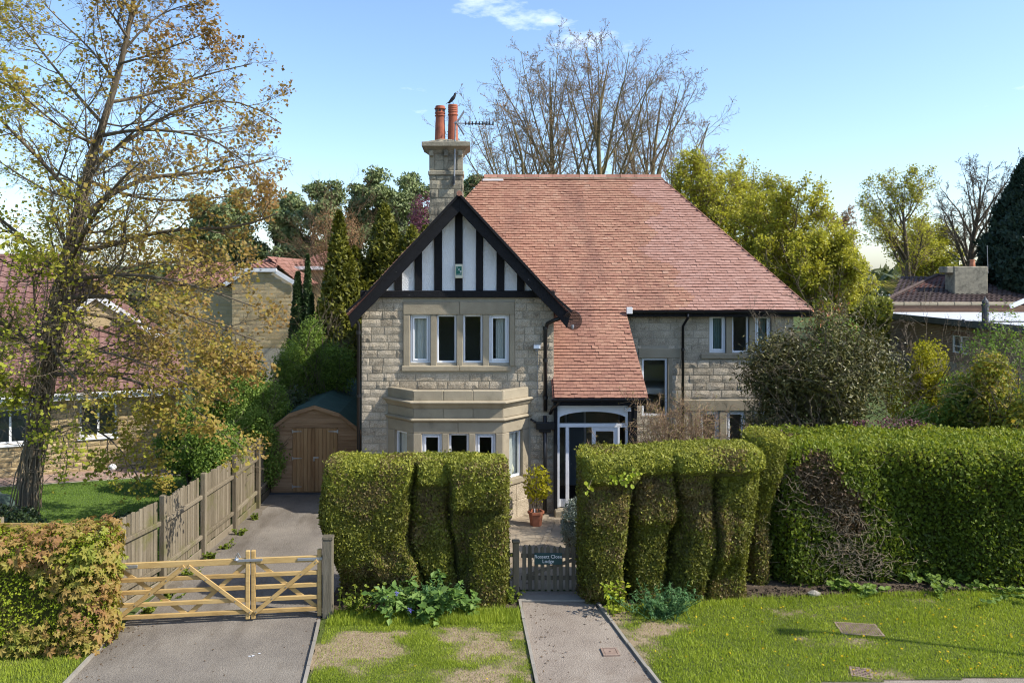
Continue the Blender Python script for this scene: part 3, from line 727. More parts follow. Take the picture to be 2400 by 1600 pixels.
TILE_V = np.array([(0,0,.034),(1,0,.034),(1,1,.008),(0,1,.008),(0,0,.014),(1,0,.014),(1,1,-.010),(0,1,-.010)], float)
TILE_F = np.array([(0,1,2,3),(7,6,5,4),(0,4,5,1),(1,5,6,2),(3,7,4,0)])
def tile_rows(L, S, gauge, tw, umin, umax, g, skip=None):
    """(u0, u1, w0) of every tile on a slope L wide, S long; umin/umax give the clipped edge at height w"""
    out = []; n = int(math.ceil(S/gauge))
    for r_ in range(n):
        w0 = r_*gauge; a, b = umin(w0+gauge*.5), umax(w0+gauge*.5)
        u = a - (tw*.5 if r_ % 2 else 0) - (a % tw)
        while u < b:
            p, q = max(u, a), min(u+tw, b)
            if q-p > .02 and not (skip and skip((p+q)/2, w0)): out.append((p, q, w0))
            u += tw
    return out
def tile_mass(rows, O, U, W, Nn, gauge, m, parent, g, name='roof_tiles', over=1.25):
    O, U, W, Nn = (np.array(q, float) for q in (O, U, W, Nn)); r = np.array(rows); n = len(r)
    jit = g.normal(0, .0022, (n, 1)); tip = g.normal(0, .0025, (n, 1)); sh = g.normal(0, .0035, (n, 1))
    u = r[:, 0:1] + .002 + (r[:, 1:2]-r[:, 0:1]-.004)*TILE_V[None, :, 0]
    w = r[:, 2:3] + sh*(TILE_V[None, :, 1] < .5) + gauge*over*TILE_V[None, :, 1]
    nn = TILE_V[None, :, 2] + jit + tip*(TILE_V[None, :, 0]-.5)*2
    sag = .02*np.sin(u*1.3+r[:, 2:3]*.8) + .012*np.sin(u*3.1-r[:, 2:3]*1.7)
    nn = nn + sag*.5
    V = O + u[..., None]*U + w[..., None]*W + nn[..., None]*Nn
    F = (np.arange(n)[:, None, None]*8 + TILE_F[None]).reshape(-1, 4)
    o = big(name, V, [F], m, parent, np.repeat(g.random(n), len(TILE_F))); o['kind'] = 'stuff'
    return o
def slope_axes(A, Bp, C):
    """O at A, U from A to B along the eave, W up the slope towards C"""
    A, Bp, C = Vector(A), Vector(Bp), Vector(C); U = (Bp-A).normalized(); Nn = U.cross(C-A).normalized(); W = Nn.cross(U).normalized(); return A, U, W, Nn

# ------------------------------------------------------------------ the house
DW = 20.9                                       # front face of the gabled wing
XL, XR = px(847, DW), px(1298, DW)              # wing walls
ZT = pz(699, DW)                                # underside of the tie beam
house = thing('stone_house', 'two storey stone house with red clay tile roof and black and white gable', 'house', (3, 24, 0))
gh = random.Random(3)
XM1 = 8.85; YM = 22.75; YB = 28.2               # main block: right wall, front wall, back wall
EY, EZ, RY, RZ = 22.4, 5.09, 25.8, 9.09         # eave and ridge of the main roof
EXL, EXR, RXL, RXR = -3.04, 9.24, .374, 5.83

up_w = [(px(a, DW), px(b, DW), pz(851, DW), pz(737, DW)) for a, b in ((961, 1009), (1023, 1070), (1085, 1131.5), (1146, 1194))]
BXC = -.382
bay_open = (BXC-1.62, BXC+1.62, .95, 2.2)
fw = B(); wall_boxes(fw, XL, XR, -.1, ZT+.02, up_w+[bay_open], DW+.03, DW+.28)
fw_o = fw.build('front_wall', M_['mortar'], house)
surr = (px(945, DW), px(1206, DW), pz(869, DW), pz(707, DW))
rects = course_layout(XL, XR, 0, ZT, .1975, .24, .5, [surr, (BXC-1.82, BXC+1.82, 0, 3.2)], gh)
n1 = lay_stones(rects, DW+.035, .036, .016, M_['stone'], fw_o, gh, 215, visible=lambda r: r[2] > 1.9 or r[0] > 1.2)
# surround of the upper windows: lintels, mullions, sills
xs0, xs1 = surr[0], surr[1]
seam = px(1077, DW)
for a, b in ((xs0, seam-.004), (seam+.004, xs1)): B().box(a, b, DW-.03, DW+.2, pz(737, DW), pz(707, DW)).build('lintel', M_['stone_smooth'], fw_o, bevel=.012)
for a, b in ((px(942, DW), seam-.004), (seam+.004, px(1197, DW))):
    B().raw([(a, DW-.055, pz(869, DW)), (b, DW-.055, pz(869, DW)), (b, DW+.2, pz(869, DW)), (a, DW+.2, pz(869, DW)),
             (a, DW-.055, pz(858, DW)), (b, DW-.055, pz(858, DW)), (b, DW+.2, pz(851, DW)), (a, DW+.2, pz(851, DW))],
            [(0,3,2,1),(4,5,6,7),(0,1,5,4),(1,2,6,5),(2,3,7,6),(3,0,4,7)]).build('sill', M_['stone_smooth'], fw_o, bevel=.008)
edges = [xs0] + [q for w_ in up_w for q in w_[:2]] + [xs1]
for k in range(0, len(edges), 2):
    B().box(edges[k], edges[k+1], DW-.012 if 0 < k < 8 else DW-.022, DW+.2, pz(858, DW)+.002, pz(737, DW)-.002).build('mullion', M_['stone_smooth'], fw_o, bevel=.012)
for k, w_ in enumerate(up_w):
    window(house, w_[0], w_[1], w_[2], w_[3], DW+.10, sash=k in (0, 3), curtain=M_['curtain'] if k in (0, 3) else None, cside=-1 if k == 0 else 1, cw=.78 if k == 0 else .45)

# side and back walls, floors (close the rooms)
b = B(); b.box(XL, XL+.3, DW+.281, YB, -.1, 5.3); b.box(XR-.3, XR, DW+.281, YM+.3, -.1, 5.3); b.build('side_wall', M_['stone'], house)
b = B(); b.box(XM1-.3, XM1, YM+.281, YB, -.1, 5.2); b.build('end_wall', M_['stone'], house)
B().box(XL+.301, XM1-.301, YB-.3, YB-.001, -.1, 5.2).build('back_wall', M_['stone'], house)
b = B(); b.box(XL+.301, XR-.301, DW+.3, 24.4, 2.72, 2.88); b.box(XR, XM1-.301, YM+.3, YB-.31, 2.72, 2.88); b.box(XL+.301, XM1-.301, 24.45, 24.55, .02, 2.7); b.box(XL+.301, XM1-.301, 24.45, 24.55, 2.9, 5.2)
b.box(XL+.301, XR-.301, DW+.3, YB-.31, 5.0, 5.08); b.box(XR, XM1-.301, YM+.3, YB-.31, 5.0, 5.07)
b.build('interior', M_['plaster'], house)
B().box(XL+.301, XM1-.301, YM+.3, YB-.31, -.05, .02).build('floor', M_['dark_floor'], house)
# a bed and pillows by the upper window
bedo = B(); bedo.box(-1.0, 1.0, DW+.55, DW+1.9, 2.9, 3.55); bedo.build('bed', M_['curtain'], house, bevel=.08)

# gable: white render panels between black posts, tie beam, bargeboards
GA = Vector((px(1076.5, 20.5), 0, 8.08)); GXC = GA.x
SL = (8.08-5.11)/2.755
tie = B().box(XL-.02, XR+.02, DW-.09, DW+.2, ZT+.022, pz(681, DW)).build('tie_beam', M_['black'], house, bevel=.012)
z0 = pz(681, DW)+.002
zt = lambda x: 8.08 - SL*abs(x-GXC) - .16
posts = [(px(a, DW), px(c, DW)) for a, c in ((925, 942), (972, 989), (1018, 1036), (1067, 1084), (1116, 1132), (1164, 1182), (1212, 1229))]
gw = B(); xg0, xg1 = GXC-(8.08-.16-z0)/SL, GXC+(8.08-.16-z0)/SL
gable = B().prism([(XL, ZT+.03), (XR, ZT+.03), (XR, 5.5), (xg1, z0), (GXC, zt(GXC)), (xg0, z0), (XL, 5.5)], DW+.06, DW+.22).build('gable_wall', M_['render'], house)
bounds = [xg0] + [q for p_ in posts for q in p_] + [xg1]
for k in range(0, len(bounds), 2):
    a, c = bounds[k]+.004, bounds[k+1]-.004
    B().prism([(a, z0), (c, z0), (c, max(zt(c), z0+.01)), (a, max(zt(a), z0+.01))], DW+.0, DW+.055).build('render_panel', M_['render'], gable)
for a, c in posts:
    pts = [(a, z0), (c, z0), (c, zt(c)), (a, zt(a))] if not (a < GXC < c) else [(a, z0), (c, z0), (c, zt(c)), (GXC, zt(GXC)), (a, zt(a))]
    B().prism(pts, DW-.05, DW+.052).build('gable_post', M_['black'], gable, bevel=.008)
YV = 20.46
def barge(sgn, name='bargeboard'):
    xf = 2.39; top, bot = [], []
    for t_ in np.linspace(0, 1, 9):
        x = 2.78*t_; kick = .10*max(0, (t_-.72)/.28)**2
        top.append((x, 8.06 - SL*x + kick)); 
    w = .43                                   # vertical depth of the board
    for (x, z) in reversed(top): bot.append((x-(.10 if x > 2.7 else 0), z-w + (.10 if x > 2.7 else 0)*0))
    pts = [(GXC+sgn*x, z) for x, z in top+bot]
    if sgn > 0: pts = pts[::-1]
    return B().prism(pts, YV, YV+.06).build(name, M_['black'], house, bevel=.006)
barge(-1); barge(1)
# mould strip on the bargeboard and soffit
for sgn in (-1, 1):
    pts = [(GXC+sgn*x, 8.075-SL*x + .10*max(0, (x/2.78-.72)/.28)**2) for x in np.linspace(0, 2.8, 8)]
    o = B()
    for p_, q_ in zip(pts[:-1], pts[1:]): o.bar((p_[0], YV-.03, p_[1]-.02), (q_[0], YV-.03, q_[1]-.02), .07, .055)
    o.build('verge_mould', M_['black'], house)
    sf = B(); s0, s1 = (GXC, 8.06-.16), (GXC+sgn*2.74, 8.06-.14-SL*2.74)
    sf.raw([(s0[0], YV+.062, s0[1]), (s1[0], YV+.062, s1[1]), (s1[0], DW+.3, s1[1]), (s0[0], DW+.3, s0[1]), (s0[0], YV+.062, s0[1]+.05), (s1[0], YV+.062, s1[1]+.05), (s1[0], DW+.3, s1[1]+.05), (s0[0], DW+.3, s0[1]+.05)],
           [(0,3,2,1),(4,5,6,7),(0,1,5,4),(1,2,6,5),(2,3,7,6),(3,0,4,7)]).build('soffit', M_['black'], house)

# ---- roofs
roof = None
def deck(name, quads, m, parent, t_=.05):
    bb = B()
    for q in quads:
        q = [Vector(v) for v in q]; n_ = (q[1]-q[0]).cross(q[2]-q[0]).normalized(); k = len(q)
        bb.raw(q+[v-n_*t_ for v in q], [tuple(range(k)), tuple(range(2*k-1, k-1, -1))]+[(i, i+k, (i+1) % k+k, (i+1) % k) for i in range(k)])
    return bb.build(name, m, parent)
sl = math.hypot(RY-EY, RZ-EZ); GA_ = .1005; TWD = .166
roof = deck('roof', [[(EXL, EY, EZ), (EXR, EY, EZ), (RXR, RY, RZ), (RXL, RY, RZ)], [(EXR, EY, EZ), (EXR, 2*RY-EY, EZ), (RXR, RY, RZ)],
                     [(EXL, 2*RY-EY, EZ), (EXL, EY, EZ), (RXL, RY, RZ)], [(EXR, 2*RY-EY, EZ), (EXL, 2*RY-EY, EZ), (RXL, RY, RZ), (RXR, RY, RZ)]], M_['tile_under'], house)
gt = np.random.default_rng(5)
hip = (RXL-EXL)/sl
# front slope, in two tile colours: weathered on the left, newer on the right
O, U, W, Nn = slope_axes((EXL, EY, EZ), (EXR, EY, EZ), (RXL, RY, RZ))
wid = EXR-EXL
rows_all = tile_rows(wid, sl, GA_, TWD, lambda w: hip*w, lambda w: wid-hip*w, gt, skip=lambda u, w: (w < 3.9 and u < (XR-.4-EXL) - 0 and (RZ*0 + EZ + w*(RZ-EZ)/sl) < 8.06 - SL*abs(EXL+u-GXC)-.25))
def pale(u, w): return EXL+u > 5.55 - .12*w + .35*math.sin(w*2.1) + .25*math.sin(w*5.3)
tile_mass([r for r in rows_all if not pale(r[0], r[2])], O, U, W, Nn, GA_, M_['tile'], roof, gt)
tile_mass([r for r in rows_all if pale(r[0], r[2])], O, U, W, Nn, GA_, M_['tile_pale'], roof, gt)
# end hips and back, rougher rows
for (A_, B_, C_, uf, un) in (((EXR, EY, EZ), (EXR, 2*RY-EY, EZ), (RXR, RY, RZ), 0, 0), ((EXL, 2*RY-EY, EZ), (EXL, EY, EZ), (RXL, RY, RZ), 0, 0)):
    O, U, W, Nn = slope_axes(A_, B_, C_); ww = 2*(RY-EY); hs = (RY-EY)/math.hypot(RXL-EXL, RZ-EZ)
    tile_mass(tile_rows(ww, math.hypot(RXL-EXL, RZ-EZ), .2, .33, lambda w: hs*w, lambda w: ww-hs*w, gt), O, U, W, Nn, .2, M_['tile'], roof, gt)
# wing roof
wing_roof = deck('wing_roof', [[(GXC-2.78, 26.0, 8.06-SL*2.78), (GXC-2.78, YV-.02, 8.06-SL*2.78), (GXC, YV-.02, 8.06), (GXC, 26.0, 8.06)],
                               [(GXC+2.78, YV-.02, 8.06-SL*2.78), (GXC+2.78, 24.6, 8.06-SL*2.78), (GXC, 24.6, 8.06), (GXC, YV-.02, 8.06)]], M_['tile_under'], house, .03)
ws = math.hypot(2.78, SL*2.78)
for (A_, B_, C_, yl) in (((GXC-2.78, 26.0, 8.06-SL*2.78), (GXC-2.78, YV-.06, 8.06-SL*2.78), (GXC, 26.0, 8.06), 26.0-YV+.06), ((GXC+2.78, YV-.06, 8.06-SL*2.78), (GXC+2.78, 24.6, 8.06-SL*2.78), (GXC, YV-.06, 8.06), 24.6-YV+.06)):
    O, U, W, Nn = slope_axes(A_, B_, C_)
    tile_mass(tile_rows(yl, ws, GA_, TWD, lambda w: 0, lambda w: yl, gt), O, U, W, Nn, GA_, M_['tile'], wing_roof, gt)
rb = B().tube([(GXC, YV-.08, 8.075), (GXC, 24.7, 8.075)], .07, 8).build('ridge_capping', M_['ridge'], wing_roof)
# ridge tiles
nrt = 13; rl = (RXR-RXL+.1)/nrt
for k in range(nrt):
    xa = RXL-.05+k*rl; rtb = B()
    rtb.prism([(-.10-.02, -.10), (-.02, .055), (.02, .055), (.12, -.10), (.095, -.10), (0, .03), (-.095, -.10)][::-1], 0, rl-.012)
    M4 = Matrix.Translation((xa, RY, RZ+.045+random.uniform(-.004, .004))) @ Matrix.Rotation(R(-90), 4, 'Z') @ Matrix.Translation((0, 0, 0))
    rtb.build('ridge_tile', M_['ridge'], roof, M=M4)
B().bar((RXL-.02, RY-.085, RZ-.035), (RXR+.02, RY-.085, RZ-.035), .05, .05).build('ridge_mortar', M_['flaunch'], roof)
B().box(RXL-.1, RXL+.55, RY-.16, RY-.10, RZ-.12, RZ-.06).build('mortar_patch', M_['lettering'], roof, bevel=.01)
for sgn, rx, ex in ((-1, RXL, EXL), (1, RXR, EXR)):
    B().tube([(ex, EY, EZ+.01), (rx, RY, RZ+.01)], .028, 6).build('hip_capping', M_['tile'], roof)
# catslide roof down over the porch
CX0, CX1t, CX1b = XR, 4.13, 4.36; CY0, CZ0 = 20.53, 2.985
cat_len = math.hypot(EY-CY0, EZ-CZ0)
catslide = deck('catslide_roof', [[(CX0-.06, CY0, CZ0), (CX1b, CY0, CZ0), (CX1t, EY+.05, EZ+.06), (CX0-.06, EY+.05, EZ+.06)]], M_['tile_under'], house, .06)
O, U, W, Nn = slope_axes((CX0-.02, CY0, CZ0), (CX1b, CY0, CZ0), (CX0-.02, EY, EZ))
rows_c = tile_rows(CX1b-CX0, cat_len, GA_, TWD, lambda w: 0 if w < .3 else .0, lambda w: (CX1b-CX0+.02) + (CX1t-CX1b)*w/cat_len, gt)
rows_c.sort(key=lambda r: -(r[1]-r[0])); one, rest = rows_c[:280], rows_c[280:]
cache = {}
for (u0, u1, w0) in one:
    key = round(u1-u0, 3)
    if key not in cache:
        bb = B().raw([(q[0]*(key-.004)+.002, q[1]*GA_*1.25, q[2]) for q in TILE_V], [tuple(f) for f in TILE_F]); cache[key] = bb.mesh('roof_tile', M_['tile_pale'] if False else M_['tile'])
    o_ = O + U*u0 + W*(w0+random.gauss(0, .0035)) + Nn*random.gauss(0, .0025)
    Mx = Matrix((( U.x, W.x, Nn.x, o_.x), (U.y, W.y, Nn.y, o_.y), (U.z, W.z, Nn.z, o_.z), (0, 0, 0, 1))) @ Matrix.Rotation(random.gauss(0, .006), 4, 'Y')
    inst('roof_tile', cache[key], catslide, Mx)
if rest: tile_mass(rest, O, U, W, Nn, GA_, M_['tile'], catslide, gt)
# cheek under the catslide's right edge and porch side
B().raw([(4.05, CY0+.25, 0), (4.05, YM+.03, 0), (4.05, YM+.03, EZ-.12), (4.05, CY0+.25, CZ0+.16), (4.13, CY0+.25, 0), (4.13, YM+.03, 0), (4.13, YM+.03, EZ-.12), (4.13, CY0+.25, CZ0+.16)],
        [(0,3,2,1),(4,5,6,7),(0,1,5,4),(1,2,6,5),(2,3,7,6),(3,0,4,7)]).build('porch_side', M_['black'], house)

# ---- main front wall right of the porch
mw = [(px(a, YM), px(c, YM), pz(827, YM), pz(737, YM)) for a, c in ((1663.5, 1702), (1716, 1756), (1770, 1808))]
stw = (px(1505, YM), px(1565, YM), pz(975, YM), pz(839, YM))
low = [(px(a, YM), px(c, YM), pz(1085, YM), pz(963, YM)) for a, c in ((1640, 1686), (1703, 1748), (1762, 1806))]
mwall = wall_boxes(B(), 4.14, XM1, -.1, EZ+.05, mw+[stw]+low, YM+.03, YM+.28).build('main_wall', M_['mortar'], house)
srm = (mw[0][0]-.02, mw[2][1]+.02, pz(841, YM), 5.2); srs = (stw[0]-.02, stw[1]+.02, stw[2], stw[3]+.27); srl = (low[0][0]-.25, low[2][1]+.25, 0, pz(937, YM))
rects = course_layout(4.14, XM1, 0, EZ+.0, .205, .3, .6, [srm, srs, srl], gh)
lay_stones(rects, YM+.035, .034, .014, M_['stone'], mwall, gh, 85, visible=lambda r: r[2] > 2.2)
ed = [mw[0][0]-.02] + [q for w_ in mw for q in w_[:2]] + [mw[2][1]+.12]
for k in range(2, len(ed)-1, 2): B().box(ed[k], ed[k+1], YM-.01, YM+.2, mw[0][2]-.16, EZ-.05).build('mullion', M_['stone_smooth'], mwall, bevel=.012)
B().box(mw[0][0]-.25, mw[2][1]+.14, YM-.035, YM+.2, pz(841, YM), pz(828, YM)).build('sill', M_['stone_smooth'], mwall, bevel=.02)
B().box(stw[0]-.1, stw[1]+.35, YM-.012, YM+.2, stw[3]+.003, stw[3]+.27).build('lintel', M_['stone_smooth'], mwall, bevel=.012)
B().box(stw[1]+.003, stw[1]+.13, YM-.008, YM+.2, stw[2], stw[3]).build('jamb', M_['stone_smooth'], mwall, bevel=.012)
B().box(low[0][0]-.5, low[2][1]+.3, YM-.03, YM+.2, pz(962, YM), pz(937, YM)).build('lintel', M_['stone_smooth'], mwall, bevel=.012)
for a, c in ((low[0][1], low[1][0]), (low[1][1], low[2][0]), (low[0][0]-.22, low[0][0]), (low[2][1], low[2][1]+.22)):
    B().box(a+.002, c-.002, YM-.012, YM+.2, low[0][2]-.1, pz(962.5, YM)).build('mullion', M_['stone_smooth'], mwall, bevel=.012)
B().box(low[0][0]-.25, low[2][1]+.25, YM-.05, YM+.2, low[0][2]-.25, low[0][2]-.102).build('sill', M_['stone_smooth'], mwall)
B().box(low[0][0]-.24, low[2][1]+.24, YM+.0, YM+.03, 0, low[0][2]-.252).build('apron', M_['stone_smooth'], mwall)
for k, w_ in enumerate(mw): window(house, *w_, YM+.07, sash=k != 1, curtain=M_['curtain_green'] if k != 1 else None, cside=-1 if k == 0 else 1)
window(house, *stw, YM+.07, fw=.06, sash=False)
for w_ in low: window(house, *w_, YM+.07)
# main eave: gutter, fascia, downpipe
def gutter(xa, xb, y, z, name='gutter', parent=house):
    pts = [(math.cos(a)*.062, math.sin(a)*.062) for a in np.linspace(math.pi, 2*math.pi, 8)] + [(math.cos(a)*.052, math.sin(a)*.052) for a in np.linspace(2*math.pi, math.pi, 8)]
    Mx = Matrix.Translation((xa, y, z)) @ Matrix.Rotation(R(-90), 4, 'Z')
    g_ = B().prism(pts, 0, xb-xa).build(name, M_['black_plain'], parent, M=Mx)
    nb = int((xb-xa)/1.0)
    for k in range(nb+1):
        x = xa + .15 + k*(xb-xa-.3)/max(nb, 1)
        Mb = Matrix.Translation((x, y, z)) @ Matrix.Rotation(R(-90), 4, 'Z')
        B().prism([(math.cos(a)*.068, math.sin(a)*.068) for a in np.linspace(math.pi, 2*math.pi, 8)], 0, .05).build('gutter_bracket', M_['black_plain'], g_, M=Mb)
    return g_
gutter(4.16, EXR+.02, EY-.03, EZ-.02)
B().box(4.15, EXR-.02, EY+.045, EY+.07, EZ-.18, EZ-.02).build('fascia', M_['black'], house)
B().box(4.15, EXR-.02, EY+.071, YM+.02, EZ-.16, EZ-.14).build('soffit', M_['black'], house)
gutter(CX0-.1, CX1b+.06, CY0-.05, CZ0-.02)
B().box(CX0-.04, CX1b-.02, CY0+.03, CY0+.06, CZ0-.19, CZ0-.012).build('fascia', M_['black'], house)
bx_ = P(1475, 727, 22.2); B().box(bx_.x-.07, bx_.x+.09, 22.22, 22.3, bx_.z-.1, bx_.z+.08).build('junction_box', M_['white'], house, bevel=.01)
def pipe(pts, r, name='downpipe', collars=()):
    o = B().tube(pts, r, 10).build(name, M_['black_plain'], house, smooth=True)
    for c in collars: B().lathe([(r+.014, -.04), (r+.014, .04)], c, 10).build('collar', M_['black_plain'], o)
    return o
xd = px(1601, YM-.1)
pipe([(xd+.06, EY-.03, EZ-.08), (xd+.06, EY-.03, EZ-.2), (xd, YM-.08, EZ-.45), (xd, YM-.08, .1)], .038, collars=[(xd, YM-.08, 4.0), (xd, YM-.08, 2.4)])
# left corner pipe of the wing
xl = px(840, DW-.05); pipe([(xl-.1, 20.75, 5.15), (xl-.1, 20.75, 5.0), (xl, DW-.03, 4.8), (xl, DW-.03, .05)], .045, collars=[(xl, DW-.03, z_) for z_ in (4.6, 3.0, 1.4)])
# right pipe with hopper head
xr = px(1278, DW-.08)
pipe([(px(1325, 20.6), 20.55, pz(741, 20.6)), (px(1300, 20.6), 20.6, pz(750, 20.6)), (px(1284, 20.7), DW-.12, pz(757, DW)), (xr, DW-.09, pz(772, DW)), (xr, DW-.09, 2.62)], .05, collars=[(xr, DW-.09, pz(768, DW)), (xr, DW-.09, pz(930, DW)), (xr, DW-.09, 3.9)])
pipe([(xr-.01, DW-.09, 2.5), (xr-.01, DW-.09, .06)], .05, collars=[(xr-.01, DW-.09, 2.3), (xr-.01, DW-.09, .75)])
hp = B().box(px(1255, DW), px(1298, DW)-.004, DW-.2, DW-.03, pz(1004, DW), pz(987, DW)).box(px(1262, DW), px(1290, DW), DW-.17, DW-.03, pz(1010, DW), pz(1004, DW)+.001).build('rain_hopper', M_['black_plain'], house, bevel=.01)
pipe([(px(1313, 20.5), 20.5, 2.93), (px(1310, 20.5), 20.55, 2.86), (px(1296, 20.65), 20.68, 2.72), (px(1290, 20.7), DW-.1, 2.55)], .04)
pipe([(px(1243, DW), DW-.03, pz(981, DW)), (px(1258, DW), DW-.06, pz(990, DW))], .028, 'overflow_pipe')
# black corner post of the porch
B().box(XR+.002, XR+.08, DW-.12, DW+.06, 0, CZ0-.13).build('porch_post', M_['black'], house)
B().box(px(1471, DW)+.01, 4.049, DW-.10, DW+.06, 0, CZ0-.1).build('porch_post', M_['black'], house)

# ---- porch joinery
porch = B(); PX0, PX1 = XR+.082, px(1471, DW); PY = DW-.05; PZ1 = CZ0-.13; zt_ = pz(996, DW); zb = .18
n = 16; arch_s, arch_h = pz(991, DW)+.02, .22
ax0, ax1 = PX0+.06, PX1-.06
porch.box(PX0, ax0, PY, PY+.1, zb, PZ1); porch.box(ax1, PX1, PY, PY+.1, zb, PZ1)
for k in range(n):                                # head board with a shallow arch cut out of it
    a, c = ax0+(ax1-ax0)*k/n, ax0+(ax1-ax0)*(k+1)/n; f_ = lambda x: arch_s + .06 + arch_h*math.sqrt(max(0, 1-((x-(ax0+ax1)/2)/((ax1-ax0)/2)*.93)**2))
    porch.prism([(a, f_(a)), (c, f_(c)), (c, PZ1), (a, PZ1)], PY+.001, PY+.099)
porch.box(ax0, ax1, PY, PY+.1, zt_-.04, zt_+.05)
porch_o = porch.build('porch_frame', M_['upvc'], house)
B().box(ax0, ax1, PY+.045, PY+.053, zt_+.05, PZ1-.06).build('pane', M_['glass'], porch_o)
sx = px(1325.5, DW)
B().box(sx, sx+.075, PY+.002, PY+.1, zb, zt_-.04).build('door_post', M_['upvc'], porch_o)
B().box(ax0, sx, PY+.04, PY+.07, zb, zb+.2).build('bottom_rail', M_['upvc'], porch_o)
B().box(ax0, sx, PY+.046, PY+.054, zb+.2, zt_-.04).build('pane', M_['glass'], porch_o)
dx0, dx1 = px(1387, DW), px(1447, DW)
B().box(dx1, dx1+.05, PY+.003, PY+.1, zb, zt_-.04).build('door_post', M_['upvc'], porch_o)
B().box(dx1+.05, ax1, PY+.046, PY+.054, zb, zt_-.04).build('pane', M_['glass'], porch_o)
def door_leaf(x0, x1, Mx, name):
    b_ = B(); w = .1
    b_.box(x0, x0+w, 0, .045, zb+.01, zt_-.045, Mx).box(x1-w, x1, 0, .045, zb+.01, zt_-.045, Mx).box(x0+w, x1-w, 0, .045, zt_-.15, zt_-.045, Mx).box(x0+w, x1-w, 0, .045, zb+.01, zb+.3, Mx)
    o = b_.build(name, M_['upvc'], house, bevel=.006)
    B().box(x0+w, x1-w, .018, .026, zb+.3, zt_-.15, Mx).build('pane', M_['glass'], o); B().tube([Mx @ Vector((x1-.05, -.05, 1.15)), Mx @ Vector((x1-.16, -.05, 1.15))], .01, 6).build('handle', M_['metal'], o)
door_leaf(dx0, dx1, Matrix.Translation((0, PY+.03, 0)), 'porch_door')
door_leaf(0, .62, Matrix.Translation((sx+.085, PY+.06, 0)) @ Matrix.Rotation(R(82), 4, 'Z'), 'open_porch_door')
# porch interior
pin = B().box(XR+.01, 4.04, YM+.28, YM+.36, 0, 3.0).build('porch_back_wall', M_['stone_smooth'], house)
rects = course_layout(XR+.02, 4.04, .1, 2.9, .3, .4, .7, [(2.55, 3.12, 0, 2.4)], gh); lay_stones(rects, YM+.275, .03, .02, M_['stone_smooth'], pin, gh, 0, name='stone')
idr = B().box(2.6, 3.07, YM+.2, YM+.25, .2, 2.35).build('inner_door', M_['greydoor'], house, bevel=.01)
B().box(2.54, 2.599, YM+.18, YM+.27, .19, 2.42).box(3.071, 3.13, YM+.18, YM+.27, .19, 2.42).build('door_frame', M_['white'], house)
B().box(XR+.01, 4.04, PY+.1, YM+.27, .02, .17).build('porch_floor', M_['dark_floor'], house)
B().box(XR+.01, 4.04, PY+.1, YM+.27, 2.9, 2.94).build('porch_ceiling', M_['white'], house)
B().box(XR+.0, 3.9, DW-.32, DW+.05, -.02, .155).build('doorstep', M_['stone_smooth'], house, bevel=.02)
B().box(px(1462, DW), px(1471, DW)+.06, PY-.1, PY-.002, pz(962, DW), pz(952, DW)).build('porch_lamp', M_['white'], house, bevel=.01)

# ---- bay window
bay = thing
BHB, BHF, BP = 1.80, 1.10, .70
def bay_pts(o): return [(BXC-BHB-o, DW+.02), (BXC-BHF-o*.42, DW-BP-o), (BXC+BHF+o*.42, DW-BP-o), (BXC+BHB+o, DW+.02)]
bay_o = B().slab([(BXC-BHB+.04, DW+.02), (BXC-BHF+.03, DW-BP+.04), (BXC+BHF-.03, DW-BP+.04), (BXC+BHB-.04, DW+.02)], 2.2, 3.05).build('bay_window', M_['stone_smooth'], house)
def ring_blocks(o_out, z0_, z1_, thick, counts, name, m=M_['stone_smooth'], prof=None, gap=.004, bev=.012):
    """course of dressed blocks round the three sides of the bay"""
    pts = bay_pts(o_out); inn = bay_pts(o_out-thick)
    for s_ in range(3):
        for k in range(counts[s_]):
            t0_, t1_ = k/counts[s_], (k+1)/counts[s_]
            a, b_ = [Vector(pts[s_]).lerp(Vector(pts[s_+1]), q) for q in (t0_, t1_)]; c, d = [Vector(inn[s_]).lerp(Vector(inn[s_+1]), q) for q in (t0_, t1_)]
            e = (b_-a).normalized()*gap/2
            bb = B(); quad = [a+e, b_-e, d-e, c+e]
            if prof is None: bb.slab([tuple(q) for q in quad], z0_, z1_)
            else:                                  # moulded: offsets per height, from bottom to top
                vs2, fs2 = [], []
                for (off, zz) in prof:
                    pp, ii = bay_pts(off), bay_pts(o_out-thick)
                    q = [Vector(pp[s_]).lerp(Vector(pp[s_+1]), t0_), Vector(pp[s_]).lerp(Vector(pp[s_+1]), t1_), Vector(ii[s_]).lerp(Vector(ii[s_+1]), t1_), Vector(ii[s_]).lerp(Vector(ii[s_+1]), t0_)]
                    vs2 += [(v_.x, v_.y, zz) for v_ in q]
                for r2 in range(len(prof)-1):
                    for k2 in range(4): fs2.append((r2*4+k2, r2*4+(k2+1) % 4, r2*4+4+(k2+1) % 4, r2*4+4+k2))
                fs2 += [(3, 2, 1, 0), tuple(range(len(prof)*4-4, len(prof)*4))]
                bb.raw(vs2, fs2)
            bb.build(name, m, bay_o, bevel=bev if prof is None else 0)
zc = lambda y: pz(y, DW-BP)
ring_blocks(0, zc(939), zc(915.5), .2, (1, 3, 1), 'parapet_block')
ring_blocks(.14, 0, 0, .4, (1, 2, 1), 'cornice', prof=[(.0, zc(957)), (.04, zc(953)), (.07, zc(949)), (.12, zc(945)), (.15, zc(943)), (.15, zc(940.5)), (.10, zc(938.7))])
ring_blocks(.0, zc(979), zc(957.2), .2, (1, 3, 1), 'frieze_block')
ring_blocks(.10, 0, 0, .3, (1, 2, 1), 'string_mould', prof=[(.0, zc(989)), (.05, zc(987)), (.09, zc(984)), (.09, zc(982)), (.02, zc(979.2))])
